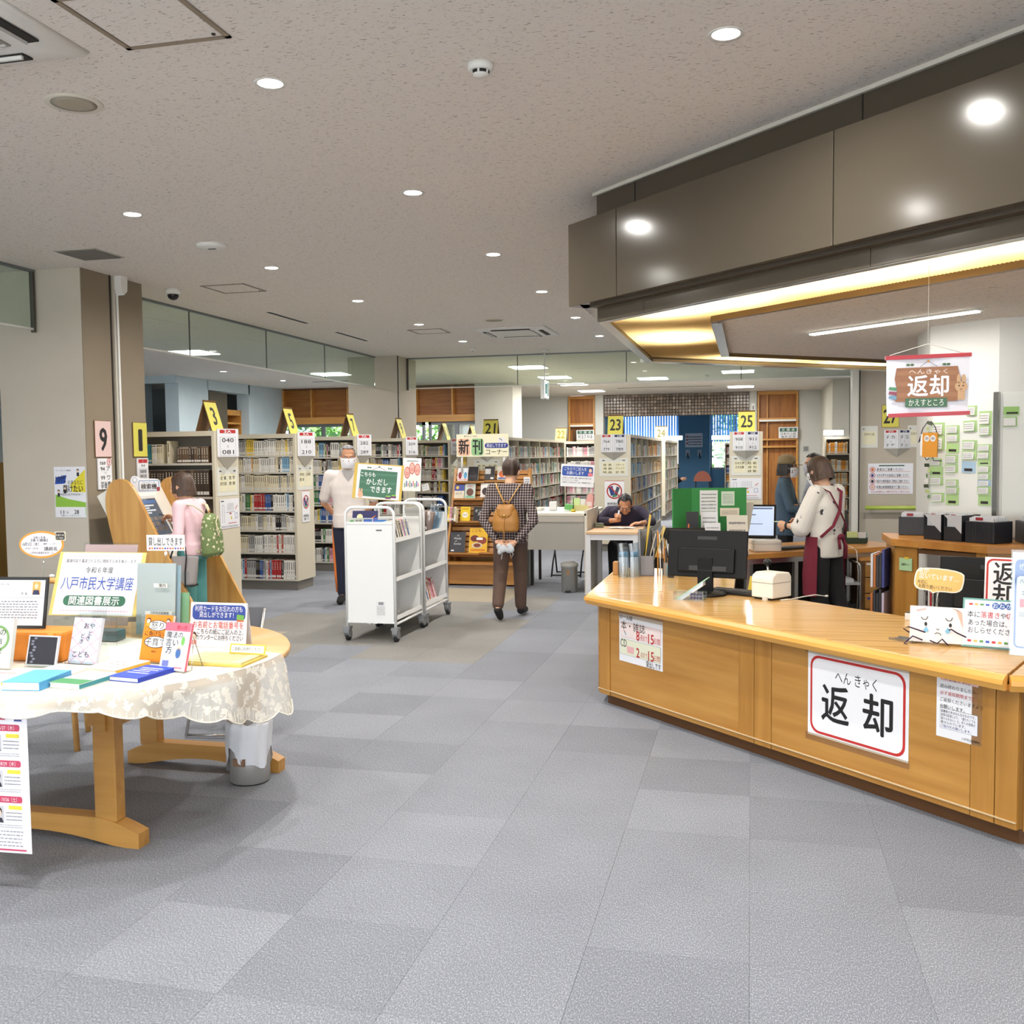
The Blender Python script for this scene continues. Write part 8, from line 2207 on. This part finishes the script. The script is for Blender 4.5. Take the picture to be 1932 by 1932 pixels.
def blotch(name,base,spot,scale,pos,col3=None):
    """cloth with scattered printed marks"""
    if name in MATS:return MATS[name]
    m=mat(name,base,.85,bump=.4,bscale=14);nt=m.node_tree;b=nt.nodes['Principled BSDF']
    tc=nt.nodes.new('ShaderNodeTexCoord');v=N(nt,'ShaderNodeTexVoronoi',Scale=scale);nz=N(nt,'ShaderNodeTexNoise',Scale=scale*4,Detail=2.0)
    ad=nt.nodes.new('ShaderNodeMath');ad.operation='ADD';nt.links.new(tc.outputs['Object'],v.inputs['Vector']);nt.links.new(tc.outputs['Object'],nz.inputs['Vector'])
    nt.links.new(v.outputs['Distance'],ad.inputs[0]);nt.links.new(nz.outputs['Fac'],ad.inputs[1])
    cr=nt.nodes.new('ShaderNodeValToRGB');e=cr.color_ramp.elements;e[0].position=pos;e[1].position=pos+.03;e[0].color=(*rgb(*spot),1);e[1].color=(*rgb(*base),1)
    if col3:x=e.new(pos+.2);x.color=(*rgb(*col3),1)
    nt.links.new(ad.outputs[0],cr.inputs['Fac']);nt.links.new(cr.outputs[0],b.inputs['Base Color'])
    return m
HAIRB=mat('hair_brown',(56,38,28),.45,noise=.35,nscale=3,stretch=(30,30,2),bump=.5,bscale=4)
HAIRK=mat('hair_black',(30,26,26),.45,noise=.35,nscale=3,stretch=(30,30,2),bump=.5,bscale=4)
HAIRG=mat('hair_grey',(126,126,128),.6,noise=.4,nscale=40,bump=.8,bscale=60)
HAIRM=mat('hair_chestnut',(70,50,38),.45,noise=.4,nscale=3,stretch=(30,30,2),bump=.5,bscale=4)
BLKS=fabric('shoe_black',(28,26,26),.2)
# 1 walker seen from behind, hands clasped behind the back
J=stand(1.53,.175)
J.update({'head':(0,-.055,1.395),'neck':(0,-.01,1.27),'chest':(0,-.0,1.13),'pelvis':(0,.0,.8),
          'elL':(.245,.07,.93),'elR':(-.245,.07,.93),'wrL':(.085,.175,.735),'wrR':(-.085,.175,.735),
          'hipL':(.08,0,.77),'hipR':(-.08,0,.77),'knL':(.085,.06,.43),'knR':(-.07,-.1,.44),'anL':(.06,.28,.13),'anR':(-.07,-.10,.075),'toL':(.06,.19,.035),'toR':(-.075,-.26,.04)})
wk=person('person in a dark checked shirt and brown trousers walking away with hands clasped behind',(-2.22,9.1,0),PI,J,SKIN,plaid_f('plaid',(44,30,34),(150,136,132),.024,.2),fabric('trousers_brown',(88,68,58)),BLKS,HAIRB,'short',1.53,'long','f',.08,
            hands={'L':((-.8,.1,-.55),(0,-1,0),.5,1),'R':((.8,.12,-.55),(0,-1,0),.5,-1)},headM=euler3(.12,0,0),bulk=1.1,legs_loose=1.15)
LEATH=mat('leather_tan',(168,116,52),.45,noise=.12,nscale=5,bump=.3,bscale=30)
q=thing('leather_backpack','small tan leather backpack worn by the person walking away','backpack',(-2.22,8.98,.83),PI)
g=MB();loft(g,[(0,.05,.0,.10,.045),(0,.055,.015,.125,.062),(0,.055,.1,.13,.068),(0,.05,.18,.115,.06),(0,.045,.235,.08,.045),(0,.04,.25,.07,.03)]);ob('bag_body',remesh(g,LEATH,.007,3,'bag_body'),q)
g=MB();loft(g,[(0,.075,.135,.06,.05),(0,.07,.16,.082,.056),(0,.06,.22,.088,.055),(0,.045,.258,.075,.042)]);ob('flap',remesh(g,LEATH,.007,2,'flap'),q)
g=MB();g.ell((0,.128,.155),(.014,.006,.014),12,8);g.build('emblem',mat('brass',(190,150,80),.3,metal=.8),q)
g=MB();g.tube([(0,.12,.14),(.004,.132,.06),(0,.13,-.02),(.006,.12,-.07)],.006,8);g.build('strap_end',LEATH,q)
g=MB();g.tube([(-.02,.03,.255),(-.018,.03,.285),(.018,.03,.285),(.02,.03,.255)],.006,8);g.build('grab_loop',LEATH,q)
for s in(-1,1):
    g=MB();g.tube([(s*.012,.022,.25),(s*.06,.0,.34),(s*.105,-.035,.42),(s*.125,-.08,.45),(s*.125,-.14,.40)],.011,8,flat_=.4);g.build('shoulder_strap',mat('leather_light',(206,158,84),.5),q)
q=thing('grey_cloth','crumpled silver-grey cloth held behind the back of the walking person','cloth',(-2.22,8.87,.69),PI)
g=MB();R_=random.Random(3)
for i in range(9):g.ell((R_.uniform(-.07,.05),R_.uniform(-.0,.03),R_.uniform(-.05,.02)),(R_.uniform(.02,.04),.018,R_.uniform(.02,.035)),10,6)
ob('cloth_bunch',remesh(g,mat('silver_cloth',(186,188,192),.5,bump=.9,bscale=30),.005,1,'cloth_bunch'),q)
g=MB();g.tube([(-.06,.01,0),(-.085,.02,-.06),(-.07,.02,-.1),(-.055,.02,-.05)],.003,6).tube([(.03,.01,0),(.02,.02,-.07),(.03,.02,-.11)],.003,6);g.build('cord',mat('cord_white',(226,224,218),.7),q)
# 2 elderly man with mask
J=stand(1.68,.185)
J.update({'elL':(.27,.09,1.06),'elR':(-.27,.09,1.06),'wrL':(.1,.2,.86),'wrR':(-.1,.2,.86),'head':(0,-.05,1.545),'neck':(0,.0,1.41)})
om=person('elderly grey-haired man in a white T-shirt and face mask standing behind the book truck',(-4.12,9.72,0),.36,J,SKIN2,fabric('tee_white',(224,214,208),.45,10),fabric('track_navy',(30,34,54),.3),BLKS,HAIRG,'receding',1.68,'half','m',.09,True,
            hands={'L':((-.8,.1,-.3),(0,-1,0),.5,1),'R':((.8,.1,-.3),(0,-1,0),.5,-1)},headM=euler3(.16,0,.12),brow=(110,106,104),bulk=1.04)
g=MB();g.tube([(-.16,0,.86),(-.158,-.012,.6),(-.145,-.012,.3),(-.13,.0,.12)],.014,8,flat_=1.6);g.build('trouser_stripe',mat('stripe_orange',(222,120,50),.7),om)
g=MB();g.add([(-.07,-.092,1.405),(.07,-.092,1.405),(0,-.122,1.295)],[(0,2,1)],False);g.build('undershirt',mat('undershirt_grey',(160,156,154),.8),om)
# 3 woman at the search terminal
J=stand(1.46,.165)
J.update({'pelvis':(0,.03,.76),'chest':(0,-.01,1.06),'neck':(0,-.03,1.19),'head':(0,-.085,1.305),'shL':(.155,-.01,1.14),'shR':(-.155,-.01,1.14),
          'elR':(-.19,-.1,.9),'wrR':(-.16,-.28,1.0),'elL':(.22,.03,.9),'wrL':(.25,-.14,.80)})
wm=person('woman in a pink top and teal trousers tapping the search terminal with a pen',(-4.75,7.71,0),math.radians(-94),J,SKIN,fabric('top_pink',(232,196,202),.4,10),fabric('trousers_teal',(84,148,146),.6,9),BLKS,HAIRM,'bob',1.46,'long','f',.05,
            hands={'R':((0,-.75,.45),(.5,-.3,-.4),.6,-1),'L':((-.5,-.6,-.1),(0,.3,-1),.7,1)},legs_loose=1.45,headM=euler3(.12,0,.12))
g=MB();g.tube([(-.15,-.33,1.03),(-.13,-.47,1.06)],.004,6);g.build('pen',mat('pen_dark',(60,50,50),.4),wm)
q=thing('tote_bag','grey tote bag with black straps hanging on the forearm of the woman in pink','bag',(-4.70,7.45,.47),math.radians(6))
g=MB();loft(g,[(0,0,0,.12,.05),(0,0,.02,.135,.06),(0,0,.12,.15,.05),(0,0,.25,.165,.022)]);ob('bag_body',remesh(g,mat('tote_grey',(150,142,140),.8,bump=.3,bscale=12),.008,2,'bag_body'),q)
for s in(-1,1):
    g=MB();g.tube([(s*.065,-.062,.0),(s*.068,-.062,.12),(s*.07,-.035,.25),(s*.05,-.01,.33),(0,.0,.37)],.015,6,flat_=.25);g.build('strap',mat('strap_black',(30,28,30),.7),q)
g=MB();g.box(-.125,.125,-.058,.058,-.004,.012);g.build('base_trim',MATS['strap_black'],q)
q=thing('floral_backpack','green floral backpack with beige straps on the woman in pink','backpack',(-4.60,7.71,.70),math.radians(-94))
g=MB();loft(g,[(0,.05,.0,.1,.05),(0,.055,.03,.125,.07),(0,.05,.18,.12,.068),(0,.04,.32,.09,.05),(0,.03,.37,.045,.03)]);ob('bag_body',remesh(g,blotch('floral',(84,100,60),(220,214,176),22,.74,(112,130,80)),.008,2,'bag_body'),q)
BEI=mat('strap_beige',(206,192,160),.8)
for s in(-1,1):
    g=MB();g.tube([(s*.03,.02,.36),(s*.09,-.06,.44),(s*.12,-.12,.45),(s*.125,-.2,.36),(s*.13,-.16,.1),(s*.1,.0,.04)],.014,8,flat_=.4);g.build('shoulder_strap',BEI,q)
g=MB();g.tube([(-.03,.09,.34),(.03,.115,.3),(.01,.122,.18),(-.02,.118,.22)],.005,6);g.build('cord',BEI,q)
g=MB();g.tube([(-.03,.03,.36),(0,.035,.4),(.03,.03,.36)],.007,8);g.build('grab_loop',mat('toggle',(150,106,50),.5),q)
# 4 seated man reading at the white desk
J={'pelvis':(0,.22,.5),'chest':(0,.03,.80),'neck':(0,-.06,.93),'head':(.02,-.17,.955),'shL':(.19,-.0,.87),'shR':(-.19,-.0,.87),'elL':(.33,-.16,.755),'elR':(-.3,-.14,.755),'wrL':(.22,-.34,.755),'wrR':(-.04,-.31,.785),
     'hipL':(.1,.18,.46),'hipR':(-.1,.18,.46),'knL':(.12,-.2,.47),'knR':(-.12,-.2,.47),'anL':(.12,-.18,.09),'anR':(-.12,-.18,.09),'toL':(.12,-.33,.045),'toR':(-.12,-.33,.045)}
sm=person('heavy man in a dark navy shirt bent over a booklet at the white desk',(-1.44,11.62,0),.02,J,SKIN2,fabric('shirt_navy',(52,46,66),.4),fabric('trousers_black',(26,26,30),.2),BLKS,HAIRK,'receding',1.68,'three','m',.03,hands={'L':((-.8,-.4,.0),(0,0,-1),.25,1),'R':((-.3,-.4,.55),(.9,0,-.2),1.1,-1)},bulk=1.22,headM=euler3(.62,0,.05))
g=MB()
for s in(-1,1):
    g.tube([Vector((.02,-.17,.955))+euler3(.62,0,.05)@Vector((s*.032+.021*math.cos(a*PI/6),-.098,-.004+.014*math.sin(a*PI/6)))for a in range(13)],.0014,5)
g.build('glasses',mat('glasses_dark',(50,44,42),.3),sm)
g=MB();g.box(-.26,-.15,-.02,.012,.62,.84);g.build('shoulder_strap',MATS['strap_black'],sm,(0,-.075,0),(-.25,0,0))
g=MB();g.tube([(-.035,-.37,.82),(-.03,-.36,.90)],.009,8);g.build('pen',flat(236,236,240),sm)
# 5 staff member in a burgundy apron
J=stand(1.52,.165)
J.update({'head':(0,-.075,1.385),'neck':(0,-.02,1.26),'chest':(0,.0,1.11),'elL':(.2,-.1,.93),'elR':(-.2,-.06,.95),'wrL':(.1,-.32,.935),'wrR':(-.12,-.3,.95),'knR':(-.09,.03,.42),'anR':(-.1,.12,.085),'toR':(-.11,-.02,.04)})
st=person('library worker in a white printed blouse and burgundy apron holding a slip',(.60,8.42,0),math.radians(-128),J,SKIN,blotch('blouse',(228,222,212),(44,42,46),10,.6),fabric('slacks_black',(24,24,28),.25),BLKS,HAIRM,'bob',1.52,'puff','f',.12,True,
            hands={'L':((-.1,-1,.05),(-.9,0,-.1),.55,1),'R':((.15,-1,.05),(.9,0,-.1),.55,-1)},headM=euler3(.3,0,-.1),legs_loose=1.25)
BUR=fabric('apron_burgundy',(112,28,48),.35,8)
def curved(rs,zs,a0,a1,n=14,cy=0.0):
    g=MB();vs=[]
    for(rx,ry),z in zip(rs,zs):
        for j in range(n+1):
            a=a0+(a1-a0)*j/n;vs.append((rx*math.cos(a),cy+ry*math.sin(a),z))
    k=n+1
    g.add(vs,[(i*k+j,i*k+j+1,(i+1)*k+j+1,(i+1)*k+j)for i in range(len(zs)-1)for j in range(n)],True)
    return g
g=curved([(.178,.15),(.185,.155),(.19,.17),(.2,.18),(.2,.17)],[.86,.8,.7,.55,.38],math.radians(-200),math.radians(15));ap=g.build('apron_skirt',BUR,st)
g=curved([(.155,.145),(.16,.15),(.172,.15)],[1.16,1.0,.86],math.radians(-130),math.radians(-50));g.build('apron_bib',BUR,st)
for s in(-1,1):
    g=MB();g.tube([(s*.1,-.12,1.17),(s*.105,-.02,1.275),(s*.08,.085,1.22),(s*.0,.125,1.07),(-s*.09,.125,.95),(-s*.165,.06,.86)],.013,8,flat_=.35);g.build('apron_strap',BUR,st)
g=MB();g.tube([(-.03,.13,.86),(-.05,.15,.78),(-.045,.15,.68)],.018,8,flat_=.3).tube([(.02,.13,.86),(.03,.15,.76)],.014,8,flat_=.3).ell((0,.14,.86),(.04,.02,.025),10,8);g.build('apron_bow',BUR,st)
g=MB()
hm=euler3(.3,0,-.1);hc=Vector((0,-.075,1.385))
for s in(-1,1):
    g.tube([hc+hm@Vector((s*.032+.022*math.cos(a*PI/6),-.1,.004+.016*math.sin(a*PI/6)))for a in range(13)],.0018,5);g.tube([hc+hm@Vector((s*.054,-.096,.006)),hc+hm@Vector((s*.085,.0,.004))],.0018,5)
g.build('glasses',MATS['glasses_dark'],st)
g=MB();g.lathe([(.032,-.012),(.034,0),(.032,.012)],14,M=Matrix.Translation((.115,-.29,.935))@Matrix.Rotation(PI/2,4,'X'),caps=False);g.build('wrist_watch',MATS['strap_black'],st)
g=MB();g.box(-.02,.06,-.5,-.42,.955,.957);g.build('paper_slip',flat(226,240,200),st)
# 6 visitor in cap and denim, 7 visitor behind the staff member, 8 distant reader
J=stand(1.5,.165)
J.update({'elL':(.19,-.08,.93),'elR':(-.19,-.08,.93),'wrL':(.1,-.29,.92),'wrR':(-.1,-.29,.92),'head':(0,-.03,1.375)})
DEN=fabric('denim',(66,88,108),.5,9)
cw=person('visitor in a khaki cap, face mask and denim shirt standing past the staff desk',(.37,11.25,0),math.radians(80),J,SKIN2,DEN,fabric('trousers_ink',(22,22,26),.2),BLKS,HAIRK,'bob',1.5,'three','f',.16,True,hands={'L':((-.2,-1,0),(-.9,0,0),.5,1),'R':((.2,-1,0),(.9,0,0),.5,-1)},bulk=1.05)
CAPM=fabric('cap_khaki',(142,124,92),.5,12)
g=MB();g.lathe([(.096,-.01),(.098,.02),(.09,.06),(.06,.088),(.0,.1)],24,(0,-.012,1.425));cp=g.build('cap',CAPM,cw)
g=MB();g.prism([(.075*math.cos(a),-.1-.085*abs(math.sin(a))**.8)for a in[PI+PI*i/12 for i in range(13)]]+[(.08,-.06),(-.08,-.06)],0,.006,Matrix.Translation((0,-.0,1.42))@Matrix.Rotation(.12,4,'X'));g.build('cap_peak',CAPM,cp)
J=stand(1.52,.165);J.update({'elL':(.19,-.08,.93),'elR':(-.19,-.08,.93),'wrL':(.1,-.26,.96),'wrR':(-.1,-.26,.96)})
person('visitor in a grey patterned shirt mostly hidden behind the library worker',(.68,11.35,0),math.radians(-82),J,SKIN,blotch('shirt_grey_print',(176,180,188),(80,86,96),14,.68),MATS['trousers_ink'],BLKS,HAIRK,'short',1.5,'three','f',.1,True,hands={'L':((-.2,-1,0),(-.9,0,0),.5,1),'R':((.2,-1,0),(.9,0,0),.5,-1)})
J={'pelvis':(0,.12,.5),'chest':(0,.02,.83),'neck':(0,-.03,1.0),'head':(0,-.08,1.14),'shL':(.17,0,.94),'shR':(-.17,0,.94),'elL':(.22,-.1,.72),'elR':(-.22,-.1,.72),'wrL':(.1,-.3,.8),'wrR':(-.1,-.3,.8),
     'hipL':(.09,.1,.46),'hipR':(-.09,.1,.46),'knL':(.1,-.3,.46),'knR':(-.1,-.3,.46),'anL':(.1,-.28,.09),'anR':(-.1,-.28,.09),'toL':(.1,-.42,.045),'toR':(-.1,-.42,.045)}
person('dark-haired reader sitting in the blue-lit room beyond bookcase 24',(-2.2,28.9,0),math.radians(70),J,SKIN,MATS['slacks_black'],MATS['trousers_ink'],BLKS,HAIRK,'short',1.6,'long','f',.03,hands={'L':((0,-1,.2),(-1,0,0),.5,1),'R':((0,-1,.2),(1,0,0),.5,-1)},headM=euler3(.5,0,0))
